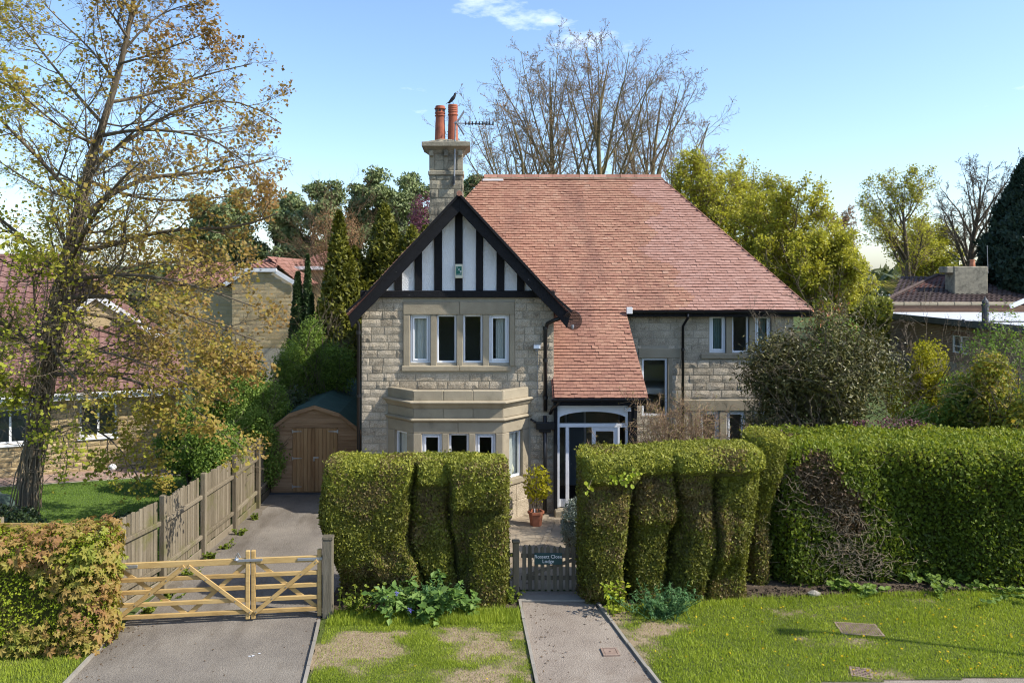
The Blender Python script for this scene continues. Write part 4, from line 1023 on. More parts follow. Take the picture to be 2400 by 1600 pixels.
ring_blocks(.0, zc(1016)+.002, zc(989.2), .22, (1, 2, 1), 'lintel')
ring_blocks(.045, .86, 1.0, .27, (1, 2, 1), 'sill'); ring_blocks(.0, .43, .858, .22, (2, 4, 2), 'stone', M_['stone']); ring_blocks(.015, -.05, .428, .235, (2, 4, 2), 'stone', M_['stone'])
wz0, wz1 = 1.002, zc(1016)
fr = [(px(a, DW-BP), px(c, DW-BP)) for a, c in ((988, 1036), (1052, 1099), (1114, 1162))]
edg = [BXC-BHF+.0] + [q for p_ in fr for q in p_] + [BXC+BHF-.0]
for k in range(0, len(edg), 2):
    B().box(edg[k], edg[k+1], DW-BP+(.0 if 0 < k < 6 else .001), DW-BP+.2, wz0, wz1).build('mullion', M_['stone_smooth'], bay_o, bevel=.012)
for k, (a, c) in enumerate(fr): window(house, a, c, wz0, wz1, DW-BP+.10, sash=k != 1, curtain=None)
for sgn in (-1, 1):                               # splayed sides
    p0, p1 = Vector((BXC+sgn*BHF, DW-BP, 0)), Vector((BXC+sgn*BHB, DW+.02, 0))
    if sgn < 0: p0, p1 = p1, p0
    L = (p1-p0).length; Mx = Matrix.Translation(p0) @ Matrix.Rotation(math.atan2((p1-p0).y, (p1-p0).x), 4, 'Z')
    for a, c in ((.002, .25), (L-.25, L-.002)): B().box(a, c, .001, .2, wz0, wz1, Mx).build('mullion', M_['stone_smooth'], bay_o, bevel=.012)
    window(house, .25, L-.25, wz0, wz1, .09, M=Mx, sash=False, curtain=M_['curtain'], cside=-sgn, cw=.97)
B().box(BXC-1.5, BXC+1.5, DW-.3, DW+.9, .45, .5).build('bay_floor', M_['dark_floor'], house)
B().lathe([(.05, 0), (.09, .06), (.10, .15), (.06, .24), (.03, .3), (.05, .34)], (BXC+1.32, DW-.05, 1.03), 12).build('vase', M_['cream'], house, smooth=True)

# ---- chimney
CHY = 23.0; s_ = FPX/CHY; ch0, ch1 = px(1006, CHY), px(1085, CHY); chx = (ch0+ch1)/2
hw = (ch1-ch0)/2; dep = .86
chim = B().box(ch0+.03, ch1-.03, CHY+.03, CHY+dep-.03, 5.4, pz(352, CHY)).build('chimney', M_['mortar'], house)
gch = random.Random(9)
rects = course_layout(ch0, ch1, 6.0, pz(411, CHY), .245, .28, .5, [], gch)
lay_stones(rects, CHY+.035, .045, .012, M_['stone_dark'], chim, gch, 60)
Ms = Matrix.Translation((ch1, CHY, 0)) @ Matrix.Rotation(R(90), 4, 'Z'); lay_stones(course_layout(0, dep, 6.0, pz(411, CHY), .245, .3, .5, [], gch), .035, .045, .012, M_['stone_dark'], chim, gch, 0, M=Ms)
Ms2 = Matrix.Translation((ch0, CHY+dep, 0)) @ Matrix.Rotation(R(-90), 4, 'Z'); lay_stones(course_layout(0, dep, 6.0, pz(411, CHY), .245, .3, .5, [], gch), .035, .045, .012, M_['stone_dark'], chim, gch, 0, M=Ms2)
def band(z0_, z1_, o, name, m=M_['stone_dark'], bev=.02): return B().box(ch0-o, ch1+o, CHY-o, CHY+dep+o, z0_, z1_).build(name, m, chim, bevel=bev)
band(pz(411, CHY)+.001, pz(400, CHY), .03, 'string_course')
band(pz(399.8, CHY), pz(353, CHY), -.03, 'panel_core', bev=0)
zp0, zp1 = pz(399, CHY), pz(353, CHY)
for a, c in ((ch0, ch0+.14), (chx-.06, chx+.05), (ch1-.16, ch1)): B().box(a, c, CHY-.012, CHY+.06, zp0, zp1).build('pilaster', M_['stone_dark'], chim, bevel=.008)
for k in range(2):
    xa, xb = ((ch0+.142, chx-.062), (chx+.052, ch1-.162))[k]
    for q in range(2): B().box(xa, xb, CHY+.012, CHY+.06, zp0+q*(zp1-zp0)/2+.004, zp0+(q+1)*(zp1-zp0)/2-.004).build('panel_block', M_['stone_dark'], chim, bevel=.006)
for a in (ch0+.0, chx-.06, ch1-.13): B().box(a, a+.12, CHY-.09, CHY-.013, zp1-.16, zp1+.001).build('corbel', M_['stone_dark'], chim, bevel=.01)
zc0, zc1 = pz(353, CHY)+.002, pz(335, CHY)
vs2, fs2 = [], []
prof = [(.0, zc0-.1), (.06, zc0), (.16, zc0+.08), (.20, zc0+.1), (.20, zc1), (.0, zc1+.05)]
for o, zz in prof: vs2 += [(ch0-o, CHY-o, zz), (ch1+o, CHY-o, zz), (ch1+o, CHY+dep+o, zz), (ch0-o, CHY+dep+o, zz)]
for r2 in range(len(prof)-1):
    for k2 in range(4): fs2.append((r2*4+k2, r2*4+(k2+1) % 4, r2*4+4+(k2+1) % 4, r2*4+4+k2))
fs2 += [(3, 2, 1, 0), tuple(range(len(prof)*4-4, len(prof)*4))]
B().raw(vs2, fs2).build('chimney_cap', M_['stone_dark'], chim)
# mortar flaunching: a lumpy mound
g2 = np.random.default_rng(4); d_ = fib(260); d_ = d_[d_[:, 2] > -.2]
mv = d_*np.array([.58, .48, .13])*(1+.25*(fbm(d_*2, 3, 3)[:, None]-.5)) + np.array([chx, CHY+dep/2, zc1+.03])
nth, nph = 24, 7
th = np.linspace(0, 2*np.pi, nth, endpoint=False); ph = np.linspace(0, 1, nph)
TH, PH = np.meshgrid(th, ph, indexing='ij'); dirs = np.stack([np.cos(TH)*(1-PH), np.sin(TH)*(1-PH), np.sqrt(1-(1-PH)**2)], -1)
mv = dirs*np.array([.60, .50, .15])*(1+.5*(fbm(dirs*3, 2.5, 3)[..., None]-.5)) + np.array([chx, CHY+dep/2, zc1+.0])
i = np.arange(nth)[:, None]*nph; i2 = ((np.arange(nth)+1) % nth)[:, None]*nph; j = np.arange(nph-1)[None]
big('flaunching', mv.reshape(-1, 3), [np.stack(np.broadcast_arrays(i+j, i2+j, i2+j+1, i+j+1), -1).reshape(-1, 4)], M_['flaunch'], chim)
def pot(xp, r, ztop, style):
    c = (px(xp, CHY+.4), CHY+.4, zc1+.05); h = ztop-c[2]
    pr = [(r*1.12, 0), (r*1.05, .15), (r*.98, h*.45), (r*.9, h*.72), (r*1.06, h*.725), (r*1.06, h*.75), (r*.92, h*.76)]
    pr += [(r*.95, h), (r*.75, h), (r*.72, h*.8)] if style else [(r*.92, h*.78), (r*1.06, h*.80), (r*1.06, h*.82), (r*.92, h*.83), (r*.92, h*.91), (r*1.14, h*.915), (r*1.14, h*.94), (r*.98, h*.945), (r*.93, h), (r*.3, h+.015)]
    o = B().lathe(pr, c, 20).build('chimney_pot', M_['flue'], chim, smooth=False)
    if style:
        for q in range(4): B().lathe([(r*.93, h*(.80+.05*q)), (r*1.01, h*(.805+.05*q)), (r*1.01, h*(.825+.05*q)), (r*.93, h*(.83+.05*q))], c, 20).build('louvre_ring', M_['flue'], o)
    else:
        sl_ = B()
        for q in range(8):
            a = q*math.pi/4; sl_.box(-.022, .022, -r*.96, -r*.85, h*.84, h*.90, Matrix.Translation(c) @ Matrix.Rotation(a, 4, 'Z'))
        sl_.build('vent_slots', M_['black_plain'], o)
    return Vector((c[0], c[1], ztop))
pot(1031.5, .142, pz(249, CHY+.4), 0)
pt = pot(1061.5, .140, pz(246, CHY+.4), 1)
# ------------------------------------------------------------------ lettering
def text(name, s, size, Mx, parent, m=None, ext=.002, align='CENTER', spacing=1.0):
    cu = bpy.data.curves.new(name, 'FONT'); cu.body = s; cu.size = size; cu.extrude = ext; cu.align_x = align; cu.align_y = 'CENTER'; cu.space_character = spacing; cu.resolution_u = 3
    tmp = bpy.data.objects.new('tmp_text', cu); col.objects.link(tmp)
    me = bpy.data.meshes.new_from_object(tmp.evaluated_get(bpy.context.evaluated_depsgraph_get()))
    bpy.data.objects.remove(tmp); me.transform(Mx); me.materials.clear(); me.materials.append(m or M_['lettering'])
    o = bpy.data.objects.new(name, me); _link(o, parent); return o
FACE = Matrix.Rotation(R(90), 4, 'X')               # text lying in XY turned to face -Y

# ------------------------------------------------------------------ things on the house
ya = DW-.055
ab = thing('alarm_box', 'cream alarm bell box with green plate on the middle gable post', 'alarm box', (px(1076, DW), ya, pz(652, DW)))
x0, x1, zb0, zb1 = px(1066.5, DW), px(1085, DW), pz(652, DW), pz(619, DW)
B().box(x0, x1, ya-.09, ya-.002, zb0, zb1).build('casing', M_['cream'], ab, bevel=.012)
pl = B().box(x0+.03, x1-.03, ya-.096, ya-.089, zb0+.075, zb1-.06).build('plate', M_['green_plate'], ab)
w_ = x1-x0
for ch, u, v in (('I', .27, .78), ('X', .5, .60), ('P', .73, .44)):
    text('letter', ch, .085, Matrix.Translation((x0+w_*u, ya-.098, zb0+(zb1-zb0)*v)) @ FACE, pl)
text('lettering', 'ALARMS', .035, Matrix.Translation((x0+w_*.5, ya-.098, zb0+.095)) @ FACE, pl)

fl = thing('security_light', 'small grey floodlight on the stone wall beside the black downpipe', 'light', (px(1257, DW), DW-.05, pz(812, DW)))
B().box(px(1249, DW), px(1266, DW), DW-.16, DW-.06, pz(817, DW), pz(806, DW)).build('housing', M_['alu'], fl, bevel=.012)
B().raw([(px(1250, DW), DW-.17, pz(815, DW)), (px(1265, DW), DW-.17, pz(815, DW)), (px(1265, DW), DW-.162, pz(807, DW)), (px(1250, DW), DW-.162, pz(807, DW))], [(0,1,2,3)]).build('lens', M_['upvc'], fl)
B().box(px(1254, DW), px(1261, DW), DW-.06, DW-.005, pz(822, DW), pz(810, DW)).build('bracket', M_['alu'], fl)
B().tube([(px(1260, DW), DW-.02, pz(822, DW)), (px(1260, DW), DW-.02, pz(890, DW)), (px(1258, DW), DW-.02, pz(955, DW))], .006, 5).build('cable', M_['alu'], fl)

dsh = thing('satellite_dish', 'smoky round satellite dish below the foot of the black bargeboard', 'dish', (px(1330, 20.7), 20.7, pz(765, 20.7)))
dc = P(1343, 749, 20.45); Md = Matrix.Translation(dc) @ Euler((R(-72), 0, R(-155)), 'XYZ').to_matrix().to_4x4()
bb = B(); n, rr_ = 24, .235
vv = [(0, 0, 0)]; ff = []
for k in range(1, 5):
    for a in range(n): t_ = 2*math.pi*a/n; q = k/4; vv.append((math.cos(t_)*rr_*q, math.sin(t_)*rr_*q*1.05, .06*q*q))
for a in range(n): ff.append((0, 1+a, 1+(a+1) % n))
for k in range(3):
    for a in range(n): ff.append((1+k*n+a, 1+(k+1)*n+a, 1+(k+1)*n+(a+1) % n, 1+k*n+(a+1) % n))
d_o = bb.raw(vv, ff, Matrix.Translation(dc) @ Euler((R(98), 0, R(-18)), 'XYZ').to_matrix().to_4x4()).build('reflector', M_['dish'], dsh, smooth=True)
so = d_o.modifiers.new('thick', 'SOLIDIFY'); so.thickness = .008
B().tube([dc+Vector((.0, .1, -.02)), Vector((px(1318, 20.75), 20.85, pz(745, 20.8)))], .014, 6).build('arm', M_['black_plain'], dsh)
B().tube([dc+Vector((-.02, -.02, -.2)), dc+Vector((-.05, -.3, -.16))], .01, 6).build('feed_arm', M_['alu'], dsh)
B().lathe([(.02, -.05), (.035, 0), (.035, .05)], tuple(dc+Vector((-.05, -.32, -.16))), 8).build('receiver', M_['alu'], dsh)

mast = thing('tv_aerial', 'television aerial on a thin mast strapped to the chimney', 'aerial', (px(1066, CHY-.06), CHY-.06, pz(434, CHY)))
mx_, my_ = px(1066, CHY-.08), CHY-.08
B().tube([(mx_-.02, my_, pz(434, CHY)), (mx_+.02, my_, pz(285, CHY))], .024, 6).build('mast', M_['alu'], mast)
B().box(mx_-.06, mx_, my_-.03, CHY+.02, pz(432, CHY), pz(414, CHY)).build('bracket', M_['black_plain'], mast)
zb_ = pz(290, CHY); x_e = px(1157, CHY)
bm_o = B().tube([(mx_-.03, my_-.03, zb_), (x_e, my_+.05, zb_-.03)], .017, 6).build('boom', M_['alu'], mast)
for k in range(9):
    x = mx_+.30+k*(x_e-mx_-.32)/8.; B().tube([(x, my_-.15, zb_-.01), (x, my_+.17, zb_-.01)], .006, 5).box(x-.02, x+.02, my_-.02, my_+.04, zb_-.05, zb_+.04).build('element', M_['black_plain'], bm_o)
for sg in (1, -1):
    rf = B()
    for q in (-.16, 0, .16): rf.tube([(mx_+.05, my_+q, zb_), (mx_+.05+.21, my_+q, zb_+sg*.33)], .010, 5)
    for q in (.3, .6, .9): rf.tube([(mx_+.05+.21*q, my_-.18, zb_+sg*.33*q), (mx_+.05+.21*q, my_+.18, zb_+sg*.33*q)], .005, 5)
    rf.build('reflector', M_['alu'], mast)

# jackdaw: one continuous body lofted along the spine
bird = thing('bird', 'black bird perched on the louvred chimney pot', 'bird', tuple(pt))
base = pt + Vector((0, 0, 0)); sp = [(-.20, .0, .012, .006), (-.13, .035, .028, .012), (-.075, .075, .045, .036), (-.03, .12, .056, .05), (.01, .165, .055, .052), (.04, .21, .042, .042), (.052, .245, .036, .036), (.062, .275, .036, .036), (.076, .298, .028, .028), (.10, .298, .012, .013), (.135, .290, .003, .004)]
V, F = [], []
n = 10
for i_, (x, z, rw, rh) in enumerate(sp):
    pn = sp[min(i_+1, len(sp)-1)]; pp_ = sp[max(i_-1, 0)]; t_ = Vector((pn[0]-pp_[0], 0, pn[1]-pp_[1])).normalized(); u_ = Vector((-t_.z, 0, t_.x))
    for k in range(n):
        a = 2*math.pi*k/n; V.append(base + Vector((x, 0, z+.03)) + u_*(math.sin(a)*rh) + Vector((0, math.cos(a)*rw, 0)))
for i_ in range(len(sp)-1):
    for k in range(n): F.append((i_*n+k, i_*n+(k+1) % n, (i_+1)*n+(k+1) % n, (i_+1)*n+k))
F += [tuple(range(n)), tuple(range(len(V)-1, len(V)-n-1, -1))]
B().raw(V, F).build('body', M_['bird'], bird, smooth=True)
for sy in (-1, 1):
    B().tube([base+Vector((-.005, sy*.022, .09)), base+Vector((.01, sy*.024, .045)), base+Vector((.005, sy*.024, .0))], .006, 5).tube([base+Vector((-.02, sy*.024, .006)), base+Vector((.04, sy*.03, .006))], .005, 4).build('leg', M_['bird'], bird)
    wv = [base+Vector((.02, sy*.056, .20)), base+Vector((-.05, sy*.058, .13)), base+Vector((-.15, sy*.03, .045)), base+Vector((-.10, sy*.036, .045)), base+Vector((-.01, sy*.06, .11))]
    B().raw(wv+[w2+Vector((0, sy*.006, 0)) for w2 in wv], [(0,1,2,3,4), (9,8,7,6,5), (0,5,6,1), (1,6,7,2), (2,7,8,3), (3,8,9,4), (4,9,5,0)]).build('wing', M_['bird'], bird)

# potted plant by the downpipe
pp = Vector((px(1256, 19.95), 19.95, 0)); tp = thing('plant_pot', 'hexagonal terracotta pot standing beside the black downpipe', 'pot', tuple(pp))
o = B().lathe([(.135, 0), (.175, .29), (.205, .29), (.205, .35), (.175, .35), (.165, .30)], tuple(pp), 6).build('pot', M_['terracotta'], tp)
B().lathe([(.16, .29), (.12, .31)], tuple(pp), 8).build('compost', M_['soil'], tp)
B().box(pp.x-.05, pp.x-.02, pp.y-.06, pp.y-.055, .30, .42).build('plant_tag', M_['white'], tp)

# ------------------------------------------------------------------ field gates
def gate_frame(t, A, Bp, H0, H1, rails, braces, name_m=M_['gatewood']):
    """A, Bp: ground points of the hinge and closing stiles"""
    A, Bp = Vector(A), Vector(Bp); d = (Bp-A); L = d.length; Mx = Matrix.Translation(A) @ Matrix.Rotation(math.atan2(d.y, d.x), 4, 'Z')
    B().box(0, .075, -.035, .035, .04, H0, Mx).build('stile', name_m, t, bevel=.01)
    B().box(L-.075, L, -.035, .035, .04, H1, Mx).build('stile', name_m, t, bevel=.01)
    for k, (z, h) in enumerate(rails): B().box(.076, L-.076, -.024, .024, z, z+h, Mx).build('rail', name_m, t, bevel=.006)
    for (xa, za, xb, zb_, side) in braces:
        B().bar(Mx @ Vector((xa, side*.04, za)), Mx @ Vector((xb, side*.04, zb_)), .03, .072).build('brace', name_m, t, bevel=.005)
        for q in (.03, .28, .5, .74, .97):
            c = Mx @ (Vector((xa, side*.058, za)).lerp(Vector((xb, side*.058, zb_)), q)); B().box(c.x-.008, c.x+.008, c.y-.008, c.y+.004, c.z-.008, c.z+.008).build('bolt', M_['metal'], t)
    return Mx, L
RA = [(.13, .07), (.34, .07), (.555, .07), (.77, .07), (1.0, .105)]
gA, gM, gC = Vector((px(264, 14.18), 14.18, 0)), Vector((px(586, 14.46), 14.46, 0)), Vector((px(754, 14.60), 14.60, 0))
t1 = thing('field_gate', 'long five barred timber gate with diamond braces across the drive', 'gate', tuple(gA))
Mx, L = gate_frame(t1, gA, gM, 1.19, 1.24, RA, [(.06, .14, L_ := 1.2, 1.02, -1), (1.26, 1.02, 2.34, .15, -1), (.1, 1.0, 1.22, .16, 1), (1.26, .16, 2.3, 1.04, 1)])
B().box(.0, .42, -.043, -.026, 1.02, 1.075, Mx).build('hinge_strap', M_['metal'], t1, bevel=.004)
lt = B().tube([Mx @ Vector((L-.24, -.03, 1.13)), Mx @ Vector((L-.2, -.06, 1.22)), Mx @ Vector((L-.16, -.03, 1.13))], .012, 6).lathe([(.03, -.02), (.045, 0), (.03, .03)], tuple(Mx @ Vector((L-.22, -.05, 1.10))), 8).build('latch', M_['metal'], t1)
B().box(L-.22, L+.22, -.052, -.037, 1.055, 1.10, Mx).build('latch_bar', M_['metal'], t1, bevel=.004)
t2 = thing('field_gate', 'short timber gate with a crossed brace joining the long gate to the post', 'gate', tuple(gM))
g2b = gM + (gC-gM).normalized()*.02
Mx, L = gate_frame(t2, g2b, gC, 1.24, 1.22, RA, [(.06, .15, L2_ := (gC-g2b).length-.07, 1.03, -1), (.09, 1.02, L2_-.02, .18, 1)])
B().box(L-.42, L+.05, -.043, -.026, 1.03, 1.08, Mx).build('hinge_strap', M_['metal'], t2, bevel=.004)
gp = thing('gate_post', 'grey weathered square gate post against the clipped hedge', 'post', (px(769, 14.62), 14.62, 0))
c = gp.location; B().box(c.x-.088, c.x+.088, c.y-.09, c.y+.09, -.05, 1.40).build('shaft', M_['postwood'], gp, bevel=.012); B().raw([(c.x-.10, c.y-.10, 1.401), (c.x+.10, c.y-.10, 1.401), (c.x+.10, c.y+.10, 1.401), (c.x-.10, c.y+.10, 1.401), (c.x-.09, c.y-.09, 1.44), (c.x+.09, c.y-.09, 1.44), (c.x+.09, c.y+.09, 1.44), (c.x-.09, c.y+.09, 1.44)],
    [(0,3,2,1),(4,5,6,7),(0,1,5,4),(1,2,6,5),(2,3,7,6),(3,0,4,7)]).build('cap', M_['postwood'], gp)
B().box(c.x-.115, c.x-.089, c.y-.03, c.y+.03, 1.03, 1.09).build('hinge_pin', M_['metal'], gp)
gp = thing('gate_post', 'gate post half hidden in the brown leaved hedge', 'post', (px(254, 14.2), 14.2, 0))
c = gp.location; B().box(c.x-.085, c.x+.04, c.y-.05, c.y+.09, -.05, 1.15).build('shaft', M_['postwood'], gp, bevel=.012); B().box(c.x-.08, c.x+.035, c.y-.045, c.y+.085, 1.151, 1.18).build('cap', M_['postwood'], gp)

# ------------------------------------------------------------------ boundary fence of vertical boards
fence = thing('board_fence', 'grey weathered board fence with stout posts beside the drive', 'fence', (-6.0, 16, 0))
FP = [(-6.47, 14.1), (-6.03, 15.93), (-5.86, 17.8), (-5.70, 19.55), (-5.63, 21.4), (-5.63, 23.2), (-5.66, 25.0)]
BOARD = [B().prism([(-.048, 0), (.048, 0), (.048, 1), (.0, 1+.004*k), (-.048, 1)], -.009, .009).mesh('board', M_['oldwood']) for k in range(3)]
H = 1.72
for k in range(len(FP)-1):
    a, b_ = Vector((*FP[k], 0)), Vector((*FP[k+1], 0)); d = b_-a; L = d.length; an = math.atan2(d.y, d.x); Mx = Matrix.Translation(a) @ Matrix.Rotation(an, 4, 'Z')
    nb = int(L/.118)
    for q in range(nb):                             # boards on the far side, rails facing the drive
        x = .09+(q+.5)*(L-.18)/nb
        inst('board', BOARD[q % 3], fence, Mx @ Matrix.Translation((x, .045, .17+random.uniform(-.012, .012))) @ Matrix.Rotation(random.gauss(0, .004), 4, 'Y') @ Matrix.Diagonal((1.06+random.uniform(-.06, .02), 1, H-.19+random.uniform(-.015, .015), 1)))
    for z in (.42, 1.28): B().bar(Mx @ Vector((.06, .0, z)), Mx @ Vector((L-.06, .0, z)), .065, .085).build('rail', M_['oldwood'], fence, bevel=.008)
    B().box(.06, L-.06, -.005, .03, -.03, .165, Mx).build('gravel_board', M_['oldwood'], fence, bevel=.006)
for k, (x, y) in enumerate(FP):
    an = math.atan2(FP[min(k+1, 6)][1]-FP[max(k-1, 0)][1], FP[min(k+1, 6)][0]-FP[max(k-1, 0)][0]); Mx = Matrix.Translation((x, y, 0)) @ Matrix.Rotation(an, 4, 'Z')
    B().box(-.055, .055, -.085, .03, -.05, H+.08+random.uniform(-.02, .02), Mx).build('post', M_['oldwood'], fence, bevel=.012)
ff = thing('board_fence', 'brown horizontal board fence showing above the brown leaved hedge', 'fence', (-7.6, 14.35, 0))
for q in range(9): B().bar((-10.0, 14.35+.008*(q % 2), .1+q*.195), (-6.6, 14.33+.008*(q % 2), .1+q*.195), .02, .188).build('board', M_['gatewood'] if q > 6 else M_['oldwood'], ff)
for x in (-8.3, -10.0): B().box(x-.05, x+.05, 14.37, 14.47, 0, 1.82).build('post', M_['oldwood'], ff)

# ------------------------------------------------------------------ picket gate with the house sign
pgY = 15.62; gx0, gx1 = px(1221, pgY), px(1366, pgY)
pg = thing('picket_gate', 'low grey picket gate with pointed tops between the two clipped hedges', 'gate', (gx0, pgY, 0))
npk = 10; wpk = (gx1-gx0)/npk
pk = [B().prism([(-.037, 0), (.037, 0), (.037, h-.055), (0, h), (-.037, h-.055)], -.012, .012).mesh('picket', M_['postwood']) for h in (.86, .87, .85)]
for k in range(npk):
    sc_ = .02*math.cos((k/(npk-1)-.5)*3.0)
    inst('picket', pk[k % 3], pg, Matrix.Translation((gx0+(k+.5)*wpk, pgY, .10-sc_+random.uniform(-.004, .004))) @ Matrix.Rotation(random.gauss(0, .008), 4, 'Y'))
for z in (.28, .70): B().box(gx0+.005, gx1-.005, pgY+.013, pgY+.05, z, z+.075).build('rail', M_['postwood'], pg)
B().bar((gx0+.05, pgY+.03, .34), (gx1-.05, pgY+.03, .70), .03, .06).build('brace', M_['postwood'], pg)
sgn_ = thing('house_sign', 'dark green painted house name board on the picket gate', 'sign', (px(1285, pgY), pgY-.015, .6))
s0, s1, sz0, sz1 = px(1252, pgY), px(1317, pgY), pz(1321, pgY), pz(1294, pgY)
sb = B().box(s0, s1, pgY-.03, pgY-.014, sz0, sz1).build('board', M_['slate_sign'], sgn_, bevel=.004)
cxs = (s0+s1)/2
text('lettering', 'Rossett Close', .092, Matrix.Translation((cxs, pgY-.0315, sz0+(sz1-sz0)*.68)) @ FACE, sb, spacing=1.0, ext=.001)
text('lettering', 'Lodge', .092, Matrix.Translation((cxs, pgY-.0315, sz0+(sz1-sz0)*.28)) @ FACE, sb, ext=.001)
po = thing('gate_post', 'slim capped gate post on the left hedge side of the picket gate', 'post', (px(1209, pgY), pgY, 0))
c = po.location; B().box(c.x-.06, c.x+.06, c.y-.06, c.y+.06, -.05, 1.0).build('shaft', M_['oldwood'], po, bevel=.01); B().box(c.x-.075, c.x+.075, c.y-.075, c.y+.075, 1.001, 1.04).build('cap', M_['oldwood'], po, bevel=.012)
po = thing('gate_post', 'slim gate post where the picket gate meets the tall ivy specked hedge', 'post', (px(1376, pgY), pgY, 0))
c = po.location; B().box(c.x-.055, c.x+.055, c.y-.05, c.y+.05, -.05, 1.02).build('shaft', M_['oldwood'], po, bevel=.01); B().box(c.x-.062, c.x+.062, c.y-.056, c.y+.056, 1.021, 1.05).build('cap', M_['oldwood'], po)
pf = thing('picket_fence', 'short piece of picket fence between the gate post and the clipped hedge', 'fence', (px(1190, pgY), pgY, 0))
for x in (1176, 1190): inst('picket', pk[1], pf, Matrix.Translation((px(x, pgY), pgY-.02, .02)) @ Matrix.Diagonal((1.15, 1, 1.0, 1)))
for z in (.3, .72): B().box(px(1165, pgY), px(1203, pgY), pgY, pgY+.04, z, z+.07).build('rail', M_['oldwood'], pf)
B().box(gx0-.05, gx1+.05, pgY-.35, pgY-.1, .0, .045).build('threshold_slab', M_['kerb'], pg, bevel=.01)

# ------------------------------------------------------------------ timber shed
SY = 22.73; sc0 = px(738.7, SY); SHW = 1.225
shed = thing('timber_shed', 'brown boarded timber shed with curved green felt roof and double doors', 'shed', (sc0, SY, 0))
roofp = [(-1.30, 1.80), (-.69, 2.27), (0, 2.49), (.69, 2.27), (1.30, 1.80)]
def shed_z(x): return float(np.interp(x, [p_[0] for p_ in roofp], [p_[1] for p_ in roofp]))
body = B().prism([(sc0-SHW, .05), (sc0+SHW, .05), (sc0+SHW, shed_z(SHW)-.06), (sc0+.69, 2.20), (sc0, 2.42), (sc0-.69, 2.20), (sc0-SHW, shed_z(SHW)-.06)], SY+.02, SY+6.4).build('body', M_['shedwood'], shed)
z = .10; dw = .62
while z < 2.42:
    lim = SHW if z < 1.76 else max(.05, float(np.interp(z+.1, [1.76, 2.20, 2.42], [SHW, .69, .05])))
    for a, c in (((-lim, -dw-.004), (dw+.004, lim)) if z < 1.82 else ((-lim, lim),)):
        if c-a > .06: B().raw([(sc0+a, SY-.004, z), (sc0+c, SY-.004, z), (sc0+c, SY+.02, z), (sc0+a, SY+.02, z), (sc0+a, SY+.010, z+.114), (sc0+c, SY+.010, z+.114), (sc0+c, SY+.02, z+.114), (sc0+a, SY+.02, z+.114)],
                           [(0,3,2,1),(4,5,6,7),(0,1,5,4),(1,2,6,5),(2,3,7,6),(3,0,4,7)]).build('cladding_board', M_['shedwood'], shed)
    z += .117
for s_ in (0, 1):
    d0 = B().box(sc0+(-dw if s_ == 0 else .004), sc0+(-.004 if s_ == 0 else dw), SY-.005, SY+.018, .08, 1.835).build('door', M_['sheddoor'], shed)
    for q in range(6):
        a = (-dw if s_ == 0 else .004)+q*(dw-.004)/6; B().box(sc0+a+.003, sc0+a+(dw-.004)/6-.003, SY-.024, SY-.006, .085, 1.83).build('door_board', M_['sheddoor'], d0, bevel=.004)
    for z in (.22, 1.0, 1.74):
        xa = -dw if s_ == 0 else dw
        B().box(sc0+xa-.02, sc0+xa+.02, SY-.03, SY-.0245, z-.045, z+.045).prism([(sc0+xa+(.02 if s_ == 0 else -.02), z-.022), (sc0+xa+(.26 if s_ == 0 else -.26), z-.006), (sc0+xa+(.26 if s_ == 0 else -.26), z+.006), (sc0+xa+(.02 if s_ == 0 else -.02), z+.022)][::(1 if s_ == 0 else -1)], SY-.031, SY-.0245).build('hinge', M_['metal'], d0)
B().box(sc0-.05, sc0+.10, SY-.034, SY-.025, 1.0, 1.04).lathe([(.03, -.06), (.03, 0)], (sc0-.03, SY-.03, .99), 8).build('hasp', M_['metal'], shed)
rv, rf_ = [], []
for y in (SY-.12, SY+6.5):
    for x, z in roofp: rv.append((sc0+x, y, z))
    for x, z in roofp: rv.append((sc0+x, y, z-.035))
rf_ = [(k, k+1, k+11, k+10) for k in range(4)] + [(k+5, k+15, k+16, k+6) for k in range(4)] + [(k, k+5, k+6, k+1) for k in range(4)] + [(k+10, k+11, k+16, k+15) for k in range(4)] + [(0, 10, 15, 5), (4, 9, 19, 14)]
B().raw(rv, rf_).build('felt_roof', M_['felt'], shed)
for k in range(4):
    (xa, za), (xb, zb_) = roofp[k], roofp[k+1]
    B().prism([(sc0+xa, za-.12), (sc0+xb, zb_-.12), (sc0+xb, zb_-.012), (sc0+xa, za-.012)], SY-.145, SY-.122).build('fascia_board', M_['shedwood'], shed, bevel=.004)
B().box(sc0-SHW-.05, sc0+SHW+.05, SY-.05, SY+6.4, -.03, .045).build('base', M_['lead'], shed)

